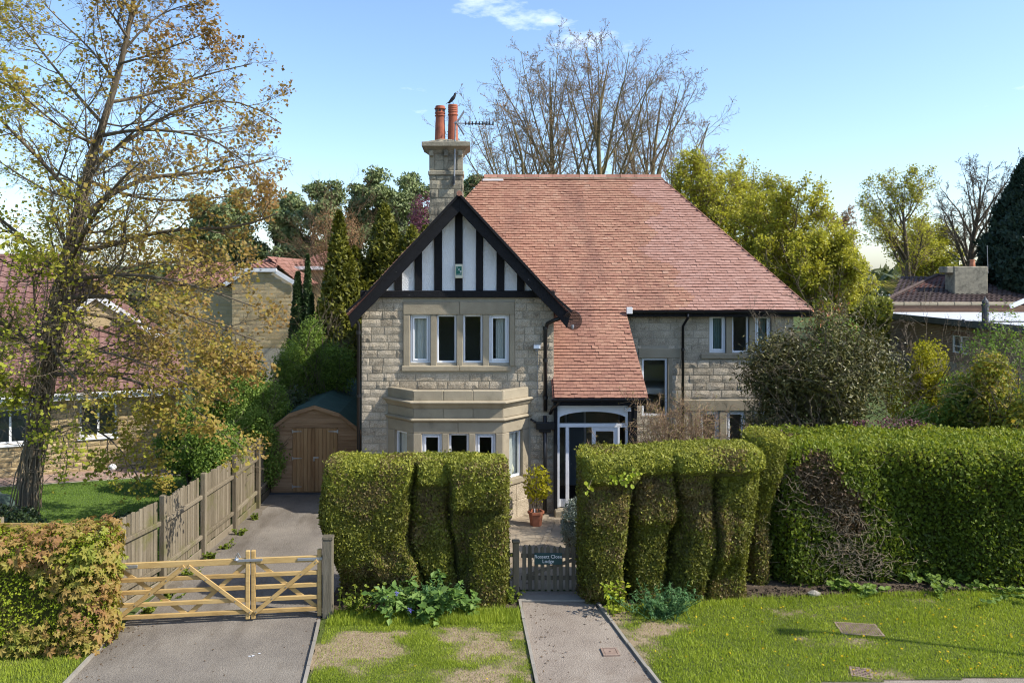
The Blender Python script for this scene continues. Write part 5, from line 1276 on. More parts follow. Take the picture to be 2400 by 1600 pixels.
# ------------------------------------------------------------------ neighbouring bungalow (left)
def pantiles(A_, B_, C_, m, parent, tw, gauge, g, umin=lambda w: 0, umax=None, name='roof_tiles', D_=None):
    O, U, W, Nn = slope_axes(A_, B_, C_); Lw = (Vector(B_)-Vector(A_)).length; S = abs((Vector(C_)-Vector(A_)).dot(W)); umax = umax or (lambda w: Lw)
    rows = []
    for r_ in range(int(S/gauge)):
        w0 = r_*gauge; a, b_ = umin(w0+gauge/2), umax(w0+gauge/2); u = a
        while u < b_-.03: rows.append((u, min(u+tw, b_), w0)); u += tw
    r = np.array(rows); n = len(r); prof = np.array([(0, .035), (.28, .0), (.62, .005), (.82, .05), (1, .035)])
    u = r[:, 0:1] + (r[:, 1:2]-r[:, 0:1])*prof[None, :, 0]; jit = g.normal(0, .004, (n, 1))
    O, U, W, Nn = (np.array(q) for q in (O, U, W, Nn))
    lo = O + u[..., None]*U + (r[:, 2:3, None])*W + (prof[None, :, 1]+.035+jit)[..., None]*Nn
    lo2 = O + u[..., None]*U + (r[:, 2:3, None])*W + (prof[None, :, 1]+.0+jit)[..., None]*Nn
    hi = O + u[..., None]*U + (r[:, 2:3, None]+gauge*1.15)*W + (prof[None, :, 1]+jit)[..., None]*Nn
    V = np.concatenate([lo, hi, lo2], 1); k = np.arange(4)
    f = np.concatenate([np.stack([k, k+1, k+6, k+5], -1), np.stack([k+10, k+11, k+1, k], -1)])
    F = (np.arange(n)[:, None, None]*15 + f[None]).reshape(-1, 4)
    o = big(name, V.reshape(-1, 3), [F], m, parent, np.repeat(g.random(n), 8), smooth=False); o['kind'] = 'stuff'; return o
gn = np.random.default_rng(21)
bl = thing('bungalow', 'buff stone bungalow with brown red pantile roof behind the big maple', 'bungalow', (-11, 26, 0))
w0, w1 = Vector((-15.2, 24.0, 0)), Vector((-9.5, 26.3, 0)); d = (w1-w0).normalized(); an = math.atan2(d.y, d.x); LW = (w1-w0).length; Mb = Matrix.Translation(w0) @ Matrix.Rotation(an, 4, 'Z')
ops = [(.9, 2.05, 1.0, 2.05), (3.35, 4.4, 1.05, 2.05)]
bw = wall_boxes(B(), -2, LW, -.1, 2.35, ops, .03, .28, Mb).build('front_wall', M_['mortar'], bl)
rects = course_layout(-2, LW, 0, 2.3, .15, .25, .62, [(a-.02, c+.02, e-.02, f_+.02) for a, c, e, f_ in ops], gh, ragged=1)
lay_stones(rects, .035, .05, .02, M_['buffstone'], bw, gh, 190, visible=lambda r: r[0] > .6, M=Mb)
for (a, c, e, f_) in ops:
    fo = window(bl, a, c, e, f_, .10, M=Mb, sash=False); B().box((a+c)/2-.03, (a+c)/2+.03, .095, .16, e+.05, f_-.05, Mb).build('window_bar', M_['upvc'], fo)
    B().box(a-.05, c+.05, -.05, .1, e-.07, e-.003, Mb).build('sill', M_['upvc'], fo)
bI = B().box(-2, LW, 2.5, 2.6, 0, 2.3, Mb).build('room_wall', M_['plaster'], bl)
B().box(LW-.28, LW-.001, .281, 9, -.1, 2.35, Mb).build('side_wall', M_['buffstone'], bl)
B().box(-2.2, LW+.35, -.42, -.39, 2.28, 2.50, Mb).build('fascia', M_['white'], bl); B().box(-2.2, LW+.35, -.389, .03, 2.30, 2.33, Mb).build('soffit', M_['white'], bl)
gt_ = B().box(-2.2, LW+.4, -.50, -.421, 2.42, 2.50, Mb).build('gutter', M_['white'], bl)
EZb = 2.52; RZb = 6.7; RUN = 6.2
A_ = Mb @ Vector((-3, -.48, EZb)); B_ = Mb @ Vector((LW+.4, -.48, EZb)); C_ = Mb @ Vector((-3, RUN, RZb)); D_ = Mb @ Vector((LW-3.4, RUN, RZb))
hs = 3.8/ math.hypot(RUN+.48, RZb-EZb); LB = LW+3.4
bd = deck('roof', [[A_, B_, D_, C_], [B_, Mb @ Vector((LW+.4, 2*RUN, EZb)), D_]], M_['tile_under'], bl)
pantiles(A_, B_, C_, M_['pantile_brown'], bd, .30, .34, gn, umax=lambda w: LB-hs*w)
pantiles(B_, Mb @ Vector((LW+.4, 2*RUN, EZb)), D_, M_['pantile_brown'], bd, .30, .34, gn, umin=lambda w: w*.86, umax=lambda w: 2*RUN+.48-w*.86)
B().tube([B_, D_], .09, 8).build('hip_tiles', M_['pantile_brown'], bd); B().tube([C_, D_], .10, 8).build('ridge_tiles', M_['pantile_brown'], bd)
# small white boarded gable on that roof
gg = thing('dormer_gable', 'white edged gable with stone face on the bungalow roof', 'gable', tuple(Mb @ Vector((3.2, 2, 3.0))))
px0 = 3.7
gf = B().prism([(px0-1.9, 3.9), (px0+1.9, 3.9), (px0, 5.25)], 2.3, 2.4, Mb).build('face', M_['buffstone'], gg)
for s_ in (-1, 1):
    B().bar(Mb @ Vector((px0, 2.22, 5.36)), Mb @ Vector((px0+s_*2.15, 2.22, 3.83)), .05, .2).build('bargeboard', M_['white'], gg)
    q = [Mb @ Vector(v) for v in ((px0, 2.2, 5.42), (px0, 6.2, 5.42), (px0+s_*2.2, 6.2, 3.86), (px0+s_*2.2, 2.2, 3.86))]
    if s_ < 0: q = q[::-1]
    rdk = deck('roof', [q[::-1]], M_['tile_under'], gg)
    e0, e1 = (Vector((px0+2.2, 2.2, 3.86)), Vector((px0+2.2, 6.2, 3.86))) if s_ > 0 else (Vector((px0-2.2, 6.2, 3.86)), Vector((px0-2.2, 2.2, 3.86)))
    pantiles(Mb @ e0, Mb @ e1, Mb @ Vector((px0, e0.y, 5.42)), M_['pantile_brown'], rdk, .30, .34, gn)
B().tube([Mb @ Vector((LW+.25, -.3, 2.3)), Mb @ Vector((LW+.1, .05, 2.0)), Mb @ Vector((LW+.1, .05, 0))], .04, 8).build('downpipe', M_['white'], bl)

# garden shed size things by that wall
wl = thing('garden_lamp', 'small white globe lamp at the foot of the buff stone wall', 'lamp', tuple(Mb @ Vector((4.3, -.55, 0))))
cc = wl.location; B().lathe([(.02, .09), (.09, .11), (.12, .18), (.10, .25), (.03, .29)], tuple(cc), 12).build('globe', M_['white'], wl, smooth=True); B().tube([(cc.x, cc.y, 0), (cc.x, cc.y, .1)], .02, 6).build('stem', M_['white'], wl)
tpn = thing('tarpaulin_cover', 'striped green tarpaulin draped over a garden store beside the maple trunk', 'tarpaulin', (-11.9, 19.6, 0))
n = 14; tv, tf = [], []
for i_ in range(n):
    for j_ in range(6):
        u, v = i_/(n-1), j_/5; tv.append((-13.2+2.3*u, 19.0+1.6*v+.04*math.sin(u*30), max(.02, 1.55*(1-u)**.75 - .08*abs(math.sin(u*18)) + .1*math.sin(v*4))))
for i_ in range(n-1):
    for j_ in range(5): tf.append((i_*6+j_, (i_+1)*6+j_, (i_+1)*6+j_+1, i_*6+j_+1))
tpo = B().raw(tv, tf).build('sheet', M_['tarp'], tpn); tpo.modifiers.new('thick', 'SOLIDIFY').thickness = .01
B().box(-13.0, -11.6, 19.1, 20.5, .0, .5).build('store', M_['oldwood'], tpn)

# ------------------------------------------------------------------ house behind, half hipped with red pantiles
D2 = 45.
hb = thing('rear_house', 'tan brick house with red pantile half hipped roof beyond the fence shrubs', 'house', (px(615, D2), D2, 0))
xa, xb, xc = px(548, D2), px(684, D2), px(616, D2); zt2 = pz(637, D2); ze = pz(664, D2)
B().prism([(xa-.1, 0), (xb, 0), (xb, ze), (px(645, D2), zt2), (px(580, D2), zt2), (xa-.1, ze+.1)], D2, D2+9).build('wall', M_['mortar'], hb)
wl2 = bpy.data.objects[hb.children[0].name]
rects = [r for r in course_layout(xa-.1, xb, 2.0, zt2, .21, .4, 1.0, [], gh) if r[3] < ze+.05 or (abs((r[0]+r[1])/2-xc) + (r[1]-r[0])/2) < (zt2-r[3])*1.3+.95]
lay_stones(rects, D2+.005, .02, .012, M_['buffstone'], wl2, gh, 90)
ridge_y = D2+4
for s_, xe in ((-1, xa-.5), (1, xb+.35)):
    xi = px(580, D2) if s_ < 0 else px(645, D2)
    B().bar((xi, D2-.12, zt2+.06), (xe, D2-.12, zt2+.06-abs(xe-xi)*.62), .06, .22).build('bargeboard', M_['white'], hb)
B().box(px(566, D2), px(650, D2), D2-.22, D2-.1, zt2+.0, zt2+.2).build('hip_gutter', M_['white'], hb)
zr = pz(606, 49); xr0 = px(640, 49)
q = [(px(572, D2), D2-.1, zt2+.2), (px(648, D2), D2-.1, zt2+.2), (px(638, 47.5), 47.5, zr)]
rd = deck('roof', [q], M_['tile_under'], hb); pantiles(q[0], q[1], (q[0][0], 47.5, zr), M_['pantile_red'], rd, .3, .33, gn, umin=lambda w: w*.32, umax=lambda w: 1.79-w*.18)
e0, e1 = (xb+.5, D2-.1, ze-.1), (xb+.5, D2+12, ze-.1); 
xr_ = px(638, 47.5)
rd2 = deck('roof', [[e0, e1, (xr_, D2+12, zr+.05), (xr_, D2+2.2, zr+.05)], [(xa-1.2, D2+12, ze-.2), (xa-1.2, D2-.1, ze-.2), (xr_, D2+2.2, zr+.05), (xr_, D2+12, zr+.05)]], M_['tile_under'], hb)
pantiles(e0, e1, (xr_, D2-.1, zr+.05), M_['pantile_red'], rd2, .3, .33, gn, umin=lambda w: w*.5)
h3 = thing('rear_house', 'red pantile hipped roofed house rising behind the dark columnar conifers', 'house', (px(760, 52), 52, 0))
xa3, xb3 = px(690, 50), px(850, 50)
B().box(xa3, xb3, 50, 56, 0, pz(630, 50)).build('wall', M_['buffstone'], h3)
B().box(xa3-.4, xb3+.4, 49.55, 49.65, pz(632, 50), pz(624, 50)).build('fascia', M_['white'], h3)
r3 = deck('roof', [[(xa3-.4, 49.6, pz(626, 50)), (xb3+.4, 49.6, pz(626, 50)), (px(800, 53), 53, pz(586, 53)), (px(762, 53), 53, pz(592, 53))]], M_['tile_under'], h3)
pantiles((xa3-.4, 49.6, pz(626, 50)), (xb3+.4, 49.6, pz(626, 50)), (xa3-.4, 53, pz(588, 53)), M_['pantile_red'], r3, .3, .33, gn, umin=lambda w: w*.55, umax=lambda w: (xb3-xa3+.8)-w*.35)
h4 = thing('rear_house', 'low red pantile roof glimpsed beyond the bungalow through the maple', 'house', (px(450, 48), 48, 0))
w4 = B().box(px(380, 48), px(560, 48), 48, 53, 0, pz(668, 48)).build('wall', M_['mortar'], h4)
lay_stones(course_layout(px(380, 48), px(560, 48), 1.0, pz(668, 48), .21, .4, .9, [], gh), 48.005, .02, .012, M_['buffstone'], w4, gh, 0)
r4 = deck('roof', [[(px(370, 48), 47.6, pz(668, 48)), (px(562, 48), 47.6, pz(668, 48)), (px(520, 51), 51, pz(616, 51)), (px(425, 51), 51, pz(616, 51))]], M_['tile_under'], h4)
LL = px(562, 48)-px(370, 48)
pantiles((px(370, 48), 47.6, pz(668, 48)), (px(562, 48), 47.6, pz(668, 48)), (px(370, 48), 51, pz(616, 51)), M_['pantile_red'], r4, .3, .33, gn, umin=lambda w: w*.4, umax=lambda w: LL-w*.35)

# ------------------------------------------------------------------ bungalow on the right with flat roofed wing
br = thing('bungalow', 'brown brick bungalow with pale flat roof and dark tiled roofs', 'bungalow', (24, 40, 1.3))
WX = 22.1; FY0, FY1 = 28.0, 45.4; FZ = 3.95
Ms_ = Matrix.Translation((WX, FY1, 0)) @ Matrix.Rotation(R(-90), 4, 'Z')      # local x runs from the far corner towards the camera
wo2 = [(7.35, 8.6, 2.45, 3.25), (13.0, 14.2, 2.3, 3.2)]
wb_ = wall_boxes(B(), 0, FY1-FY0, .5, FZ-.18, wo2, .02, .25, Ms_).build('side_wall', M_['mortar'], br)
rects = course_layout(0, FY1-FY0, 2.0, FZ-.2, .075, .215, .235, wo2+[(wo2[0][0]-.1, wo2[0][1]+.1, 3.25, 3.47)], gh)
lay_stones(rects, .025, .016, .012, M_['brick'], wb_, gh, 260, visible=lambda r: 6.3 < r[0] < 13 and r[2] > 2.8, M=Ms_, name='brick')
for k in range(18): B().box(wo2[0][0]-.09+k*.079, wo2[0][0]-.09+k*.079+.066, .002, .03, 3.252, 3.465, Ms_).build('soldier_brick', M_['brick'], wb_)
for (a, c, e, f_) in wo2:
    fo = window(br, a, c, e, f_, .06, M=Ms_, sash=False); B().box((a+c)/2-.03, (a+c)/2+.03, .055, .12, e+.05, f_-.05, Ms_).build('window_bar', M_['upvc'], fo); B().box(a+.05, c-.05, .056, .11, e+.28, e+.33, Ms_).build('window_bar', M_['upvc'], fo)
B().box(WX+.3, 34, FY0, FY1, .5, 3.7).build('rooms', M_['plaster'], br)
B().slab([(WX-.25, FY0), (34, FY0), (34, FY1), (WX-.25, FY1)], FZ-.06, FZ).build('flat_roof', M_['flatroof'], br)
B().box(WX-.32, WX-.24, FY0-.1, FY1+.1, FZ-.24, FZ+.06).build('fascia', M_['lead'], br, bevel=.02)
B().box(WX-.23, WX+.0, FY0-.1, FY1+.1, FZ-.28, FZ-.2).build('soffit', M_['black_plain'], br)
vp = B().lathe([(.13, 0), (.13, .75), (.16, .76), (.16, .82), (.12, .83)], (px(2309, 35), 35.0, FZ), 12).lathe([(.10, .83), (.13, .9), (.10, 1.0), (.03, 1.1), (.0, 1.2)], (px(2309, 35), 35.0, FZ), 12).build('vent_pipe', M_['lead'], br)
B().tube([(px(2262, 36), 36, FZ+.04), (30, 35.5, FZ+.04)], .03, 6).build('roof_seam', M_['lead'], br)
B().lathe([(.06, 0), (.06, .1), (.04, .14)], (px(2258, 36), 36, FZ), 8).build('roof_outlet', M_['lead'], br)
# coping wall at the back of the flat roof
cy_ = FY1+.12
cw = B().box(px(2080, cy_), px(2400, cy_), cy_, cy_+.3, .5, pz(716, cy_)).build('parapet', M_['brick'], br)
xk = px(2078, cy_)
for k in range(8):
    B().box(xk+k*.93, xk+k*.93+.92, cy_-.06, cy_+.36, pz(716, cy_)+.002, pz(708, cy_)).build('coping_stone', M_['stone_smooth'], cw, bevel=.04)
B().raw([(px(2076, cy_), cy_-.08, pz(709, cy_)), (px(2000, cy_), cy_-.08, pz(745, cy_)), (px(2000, cy_), cy_+4, pz(745, cy_)), (px(2076, cy_), cy_+4, pz(709, cy_)), (px(2076, cy_), cy_-.08, 1.0), (px(2000, cy_), cy_-.08, 1.0), (px(2000, cy_), cy_+4, 1.0), (px(2076, cy_), cy_+4, 1.0)],
        [(0,1,2,3),(0,4,5,1),(1,5,6,2),(4,7,6,5)]).build('lean_to_wall', M_['brick'], br)
B().bar((px(2078, cy_), cy_-.1, pz(707, cy_)), (px(1996, cy_), cy_-.1, pz(746, cy_)), .1, .1).build('lean_to_verge', M_['lead'], br)
# dark tiled roofs behind
d5 = 48
r5 = deck('tiled_roof', [[(px(2060, d5), d5, pz(712, d5)), (px(2500, d5), d5, pz(730, d5)), (px(2480, 54), 54, pz(652, 54)), (px(2194, 54), 54, pz(646, 54))]], M_['tile_under'], br)
pantiles((px(2080, d5), d5, pz(712, d5)), (px(2500, d5), d5, pz(716, d5)), (px(2080, d5), 54, pz(646, 54)), M_['pantile_dark'], r5, .3, .34, gn, umin=lambda w: w*.62)
B().tube([(px(2060, d5), d5, pz(710, d5)), (px(2194, 54), 54, pz(645, 54)), (px(2330, 54), 54, pz(654, 54)), (px(2480, 54), 54, pz(660, 54))], .12, 6).build('ridge_tiles', M_['pantile_dark'], r5)
cb = B().box(px(2236, 50), px(2316, 50), 50, 51, 3.5, pz(624, 50)).box(px(2219, 50), px(2236, 50)-.002, 50.02, 50.9, pz(640, 50), pz(624, 50)-.02).build('chimney', M_['stone_dark'], br, bevel=.05)
B().lathe([(.16, 0), (.13, .35), (.15, .36), (.15, .40), (.12, .41)], (px(2279, 50.5), 50.5, pz(624, 50)), 10).build('chimney_pot', M_['terracotta'], cb)
B().tube([(px(2318, 50), 50.1, pz(640, 50)), (px(2316, 50), 50.1, pz(575, 50))], .02, 5).build('aerial_mast', M_['alu'], cb)
B().bar((px(2368, 44), 44, pz(718, 44)), (px(2460, 44), 44, pz(680, 44)), .12, .22).build('white_verge', M_['white'], br)
dt = thing('mossy_roofed_outbuilding', 'outbuilding with yellow green mossy tile roof beside the dark tiled bungalow', 'outbuilding', (px(2130, 58), 58, 1.35))
B().box(px(2084, 58), px(2170, 58), 58, 62, .5, pz(694, 58)).build('wall', M_['white'], dt)
rm = deck('roof', [[(px(2080, 58), 57.6, pz(690, 57.6)), (px(2175, 58), 57.6, pz(690, 57.6)), (px(2175, 61), 61, pz(656, 61)), (px(2086, 61), 61, pz(656, 61))]], M_['tile_under'], dt)
pantiles((px(2080, 58), 57.6, pz(690, 57.6)), (px(2175, 58), 57.6, pz(690, 57.6)), (px(2080, 58), 61, pz(656, 61)), M_['moss'], rm, .33, .3, gn)

# ------------------------------------------------------------------ street lamp beyond the right edge (its shadow lies on the lawn)
hd = P(1895, 1505, FPX*CAMZ/(1505-CY)); k_ = 5.6
lx, ly = hd.x + k_/.98, hd.y - .24*k_/.98
lp = thing('street_lamp', 'slim street lamp post whose shadow crosses the dandelion lawn', 'street lamp', (lx+.5, ly, 0))
B().tube([(lx+.5, ly, 0), (lx+.5, ly, 1.2)], .07, 10).build('base', M_['lead'], lp)
B().tube([(lx+.5, ly, 1.2), (lx+.5, ly, k_-.15), (lx+.4, ly, k_+.02), (lx+.1, ly, k_+.06)], .042, 8).build('pole', M_['lead'], lp)
B().box(lx-.35, lx+.12, ly-.12, ly+.12, k_+.0, k_+.13).build('lantern', M_['alu'], lp, bevel=.03)
# ------------------------------------------------------------------ leaf materials
LM = {
 'hedge': leafmat('clipped conifer', [(0.068,0.065,0.013),(0.148,0.152,0.023),(0.245,0.260,0.035),(0.412,0.386,0.061)], .35, .75, .05, 1.6, .25),
 'hedge_brown': leafmat('clipped conifer brown twigs', [(0.103,0.077,0.030),(0.188,0.134,0.052),(0.208,0.205,0.042),(0.251,0.301,0.042)], .5, .5, .15, 2.0, .2),  # tone of the brown patches in the clipped hedges
 'privet': leafmat('hawthorn leaves', [(0.046,0.068,0.010),(0.112,0.158,0.017),(0.196,0.242,0.027),(0.314,0.327,0.049)], .3, .75, .08, 1.2, .35),
 'brown_twig': leafmat('dead brown leaves', [(0.068,0.042,0.024),(0.135,0.087,0.048),(0.195,0.135,0.083)], .4, .6, .1, 2, .1),
 'maple': leafmat('young maple leaves', [(0.362,0.394,0.042),(0.326,0.317,0.042),(0.326,0.249,0.054),(0.283,0.180,0.057),(0.223,0.111,0.050)], .30, .80, .03, .5, .45),
 'sycamore': leafmat('bronze sycamore leaves', [(0.230,0.252,0.036),(0.293,0.235,0.052),(0.301,0.176,0.060),(0.177,0.066,0.048)], .35, .8, -.05, 1.4, .3),
 'lime': leafmat('lime green leaves', [(0.152,0.216,0.015),(0.278,0.341,0.025),(0.430,0.442,0.037)], .3, .7, .1, 2, .4),
 'yellow': leafmat('yellow shrub leaves', [(.18,.19,.012),(.34,.32,.018),(.48,.42,.03)], .3, .7, .1, 2, .4),
 'dark': leafmat('dark evergreen leaves', [(0.018,0.035,0.011),(0.050,0.079,0.021),(0.097,0.132,0.039)], .4, .6, .1, 1.5, .12, .4, .4),
 'mid': leafmat('mid green leaves', [(0.077,0.134,0.023),(0.173,0.259,0.042),(0.307,0.403,0.067)], .4, .7, .05, 1.4, .35),
 'variegated': leafmat('variegated leaves', [(0.077,0.139,0.019),(0.185,0.277,0.046),(0.385,0.462,0.123)], .3, .8, .0, 2, .35),
 'pieris': leafmat('glossy drooping leaves', [(0.041,0.046,0.011),(0.105,0.100,0.025),(0.179,0.154,0.046),(0.505,0.185,0.085)], .15, 1.0, .0, 2, .12, .45, .3),
 'acer': leafmat('orange green leaves', [(0.127,0.182,0.027),(0.291,0.291,0.036),(0.473,0.291,0.055)], .4, .7, .1, 1.3, .35),
 'silver': leafmat('silver leaves', [(.14,.17,.13),(.26,.30,.25),(.42,.46,.40)], .3, .7, .1, 3, .2),
 'yew': leafmat('dark yew', [(0.026,0.052,0.017),(0.065,0.108,0.035),(0.130,0.184,0.065)], .4, .6, .1, 1.6, .1),
 'goldyew': leafmat('olive yew', [(0.056,0.065,0.010),(0.137,0.142,0.017),(0.259,0.246,0.028)], .4, .7, .05, .9, .2),
 'pine': leafmat('pine needles', [(0.081,0.113,0.043),(0.171,0.211,0.078),(0.294,0.324,0.119)], .4, .6, .1, .6, .1),
 'darkconifer': leafmat('very dark conifer', [(0.012,0.027,0.017),(0.027,0.051,0.030),(0.048,0.078,0.045)], .4, .6, .1, .6, .08),
 'spring': leafmat('spring yellow green leaves', [(0.197,0.204,0.028),(0.395,0.380,0.047),(0.594,0.537,0.079)], .4, .7, .05, .35, .4),
 'bud': leafmat('brown buds', [(0.191,0.105,0.054),(0.319,0.181,0.090),(0.430,0.278,0.120)], .4, .6, .1, .4, .3),
 'pink': leafmat('pink blossom', [(0.120,0.036,0.058),(0.198,0.078,0.111),(0.270,0.144,0.182)], .4, .6, .1, 1, .3),
 'plant': leafmat('broad green leaves', [(0.075,0.150,0.031),(0.150,0.250,0.056),(0.250,0.350,0.100)], .3, .7, .1, 3, .35),
 'euph': leafmat('blue green feathery leaves', [(0.044,0.112,0.037),(0.088,0.188,0.062),(0.163,0.275,0.100)], .3, .7, .1, 3, .3),
 'grass': leafmat('grass blades', [(0.181,0.234,0.028),(0.278,0.352,0.036),(0.400,0.457,0.054),(0.653,0.553,0.174)], .35, .6, .10, 1.2, .35),
 'lawngrass': leafmat('mown grass blades', [(0.116,0.193,0.026),(0.176,0.275,0.039),(0.252,0.348,0.054)], .4, .6, .1, 1.5, .35),
 'dandelion': leafmat('dandelion petals', [(.62,.44,.01),(.75,.55,.015)], .2, .6, .2, 3, .2),
 'fallen': leafmat('dry grass', [(.26,.20,.10),(.36,.29,.16)], .2, .6, .2, 3, .2),
 'bluebell': leafmat('blue flowers', [(.10,.09,.35),(.18,.15,.5)], .2, .6, .2, 3, .2),
}

# ------------------------------------------------------------------ clipped front hedges
def sbox(X, Z, x0, x1, z0, z1, rx=.09, rz=.09):
    f = lambda v, a, b, r: 1/(1+np.exp(np.clip(-(v-a)/(r*.35), -40, 40)))*1/(1+np.exp(np.clip((v-b)/(r*.35), -40, 40)))
    return f(X, x0, x1, rx)*f(Z, z0, z1, rz)
def hedge(name, label, x0, x1, z1, yf, yb, fn, n, size, seed, mat='hedge', rough=1.0, shear=0.0, brown=None, tpl='tri', spread=.5, lshape=None, ends=(.14, .14), extra=None):
    g = np.random.default_rng(seed); t = thing(name, label, 'hedge', ((x0+x1)/2, (yf+yb)/2, 0)); nu, nv = 84, 60
    V, F = hedge_surface(x0, x1, z1, yf, yb, fn, nu, nv, ends)
    if lshape: V = lshape(V)
    V[:, 1] += shear*(V[:, 0]-x0)
    nb = fbm(V, 2.6, seed, 3)-.5; c0 = V.copy(); V[:, 1] += nb*.10*rough*np.where(V[:, 1] < (yf+yb)/2+shear*(V[:, 0]-x0), -1, 1); V[:, 2] += nb*.07*rough*smooth01(z1*.7, z1, V[:, 2]); V[:, 0] += (fbm(V, 3.1, seed+9, 2)-.5)*.06
    F2 = np.concatenate([F, end_caps(V, nu, nv)])
    p, nn = sample_tris(V, F2, n, g)
    ctr = np.array([(x0+x1)/2, 0, z1*.45]); ctr[1] = (yf+yb)/2
    flip = np.sum(nn*(p-ctr-np.stack([p[:, 0]*0, shear*(p[:, 0]-x0), p[:, 0]*0], -1))*np.array([.3, 1, 1]), 1) < 0; nn[flip] *= -1
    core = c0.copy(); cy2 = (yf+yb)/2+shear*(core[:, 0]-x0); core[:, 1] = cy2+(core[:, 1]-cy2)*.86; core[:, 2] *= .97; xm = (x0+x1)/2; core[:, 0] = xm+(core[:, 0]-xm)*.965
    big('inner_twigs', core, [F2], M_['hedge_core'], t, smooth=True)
    sz = size*g.uniform(.6, 1.3, n)
    p = p + nn*g.normal(0, .012*rough, (n, 1))
    br = fbm(p, 1.5, seed+3, 3)
    zz = p[:, 2]/z1
    # leaf tone shifts to lime towards the top; bare twiggy brown patches lower down
    bm = ((br - .52)*5 + (brown(p) if brown is not None else 0)) > g.random(n)
    rn = np.clip(.30 + .55*smooth01(.72, 1.0, zz) + .35*(fbm(p, 3.5, seed+7, 2)-.5) + g.normal(0, .16, n), 0, 1)
    al = norm(nn*.9 + np.array([0, 0, .7]) + .5*g.normal(size=(n, 3)))
    leaf_obj('foliage', p[~bm], nn[~bm], sz[~bm], tpl, LM[mat], t, g, spread, rn[~bm], al[~bm], .6)
    if mat == 'hedge' and n > 20000:
        k = g.choice(n, n//90); d0 = norm(nn[k]*.7+np.array([0, 0, .8])+.5*g.normal(size=(len(k), 3))); ss = np.repeat(np.arange(4)[None], len(k), 0)/3*g.uniform(.04, .12, (len(k), 1)); q = (p[k][:, None]+d0[:, None]*ss[..., None]).reshape(-1, 3)
        leaf_obj('stray_shoots', q, np.repeat(nn[k], 4, 0), .045*g.uniform(.6, 1.2, len(q)), 'tri', LM[mat], t, g, .9, np.clip(g.normal(.6, .2, len(q)), 0, 1))
    if bm.any(): leaf_obj('brown_foliage', p[bm], nn[bm], sz[bm]*.9, tpl, LM['hedge_brown' if mat == 'hedge' else 'brown_twig'], t, g, spread+.1, None, al[bm], .6)
    return t
hx = lambda x: px(x, 15.0)
hz = lambda y: pz(y, 14.95)
def fnL(X, Z):
    X = X + .06*np.sin(Z*2.7+X*1.3) + .03*np.sin(Z*6+X*4)
    o = -.26*np.ones_like(X)
    o += .36*sbox(X, Z, hx(735), hx(962), .55, 3.2, .18, .3)                      # the big left mass
    o += .10*sbox(X, Z, hx(850), hx(960), -1, .95, .14, .3)
    o -= .16*sbox(X, Z, hx(868), hx(945), hz(1338), hz(1295), .12, .18)           # hollow
    o += .30*sbox(X, Z, hx(966), hx(1044), hz(1145), 3.2, .06, .06)               # small top block
    o += .15*sbox(X, Z, hx(970), hx(1072), .2, hz(1160), .12, .3)*(1-.5*smooth01(.8, .2, Z))
    o += .42*sbox(X, Z, hx(1046), hx(1200), hz(1195), 3.2, .06, .07)              # right top block
    o += .26*sbox(X, Z, hx(1098), hx(1200), -1, hz(1205), .10, .2)                # its leg
    o -= .30*np.exp(-((X-hx(963))/.055)**2) + .34*np.exp(-((X-(hx(1046)+.14*smooth01(2.0, .4, Z)))/.075)**2)*(.35+.65*smooth01(2.3, 1.7, Z))
    return o
def shL(V):
    V = V.copy(); x0, x1 = hx(752), hx(1189); zz = V[:, 2]
    cut = .30*smooth01(1.7, .2, zz); u = (V[:, 0]-x0)/(x1-x0)
    V[:, 0] += cut*(1-u) + .05*np.sin(zz*3)*(1-u); return V
hedge('clipped_hedge', 'tall clipped conifer hedge in sculpted blocks between the drive and the picket gate', hx(752), hx(1190), 2.63, 15.02, 15.85, fnL, 150000, .050, 31, lshape=shL,
      brown=lambda p: 1.3*np.exp(-(((p[:, 0]-hx(900))/.35)**2+((p[:, 2]-2.1)/.35)**2)) + 1.1*np.exp(-(((p[:, 0]-hx(1010))/.2)**2+((p[:, 2]-1.95)/.3)**2)) + .9*smooth01(.9, .2, p[:, 2]))
def fnR(X, Z):
    X = X + .06*np.sin(Z*2.4+X*1.7+1) + .03*np.sin(Z*5+X*4)
    o = -.28*np.ones_like(X)
    o += .42*sbox(X, Z, hx(1360), hx(1490), hz(1140), 3.3, .06, .08)
    o += .32*sbox(X, Z, hx(1372), hx(1482), .1, hz(1150), .12, .25)
    o += .34*sbox(X, Z, hx(1492), hx(1590), hz(1118), 3.3, .05, .05)
    o += .27*sbox(X, Z, hx(1490), hx(1592), hz(1238), hz(1125), .07, .08) + .14*sbox(X, Z, hx(1510), hx(1580), -1, hz(1238), .07, .1)
    o += .44*sbox(X, Z, hx(1592), hx(1800), hz(1122), 3.3, .05, .07)
    o += .20*sbox(X, Z, hx(1600), hx(1684), hz(1180), hz(1120), .06, .08)
    o += .27*sbox(X, Z, hx(1620), hx(1712), .2, hz(1190), .12, .3)
    o += .24*sbox(X, Z, hx(1700), hx(1775), hz(1330), hz(1118), .08, .2)
    o -= .40*np.exp(-((X-hx(1489))/.07)**2)*smooth01(2.6, 1.6, Z) + .34*np.exp(-((X-hx(1593))/.07)**2)*(.3+.7*smooth01(2.5, 1.9, Z)) + .24*np.exp(-((X-hx(1695))/.08)**2)*smooth01(2.4, 1.8, Z)
    return o
def shR(V):
    V = V.copy(); x0, x1 = hx(1368), hx(1790); zz = V[:, 2]; u = (V[:, 0]-x0)/(x1-x0)
    V[:, 0] -= .24*smooth01(2.3, .2, zz)*u; V[:, 2] += .10*smooth01(0, 1, u)*smooth01(1.5, 2.8, zz); return V
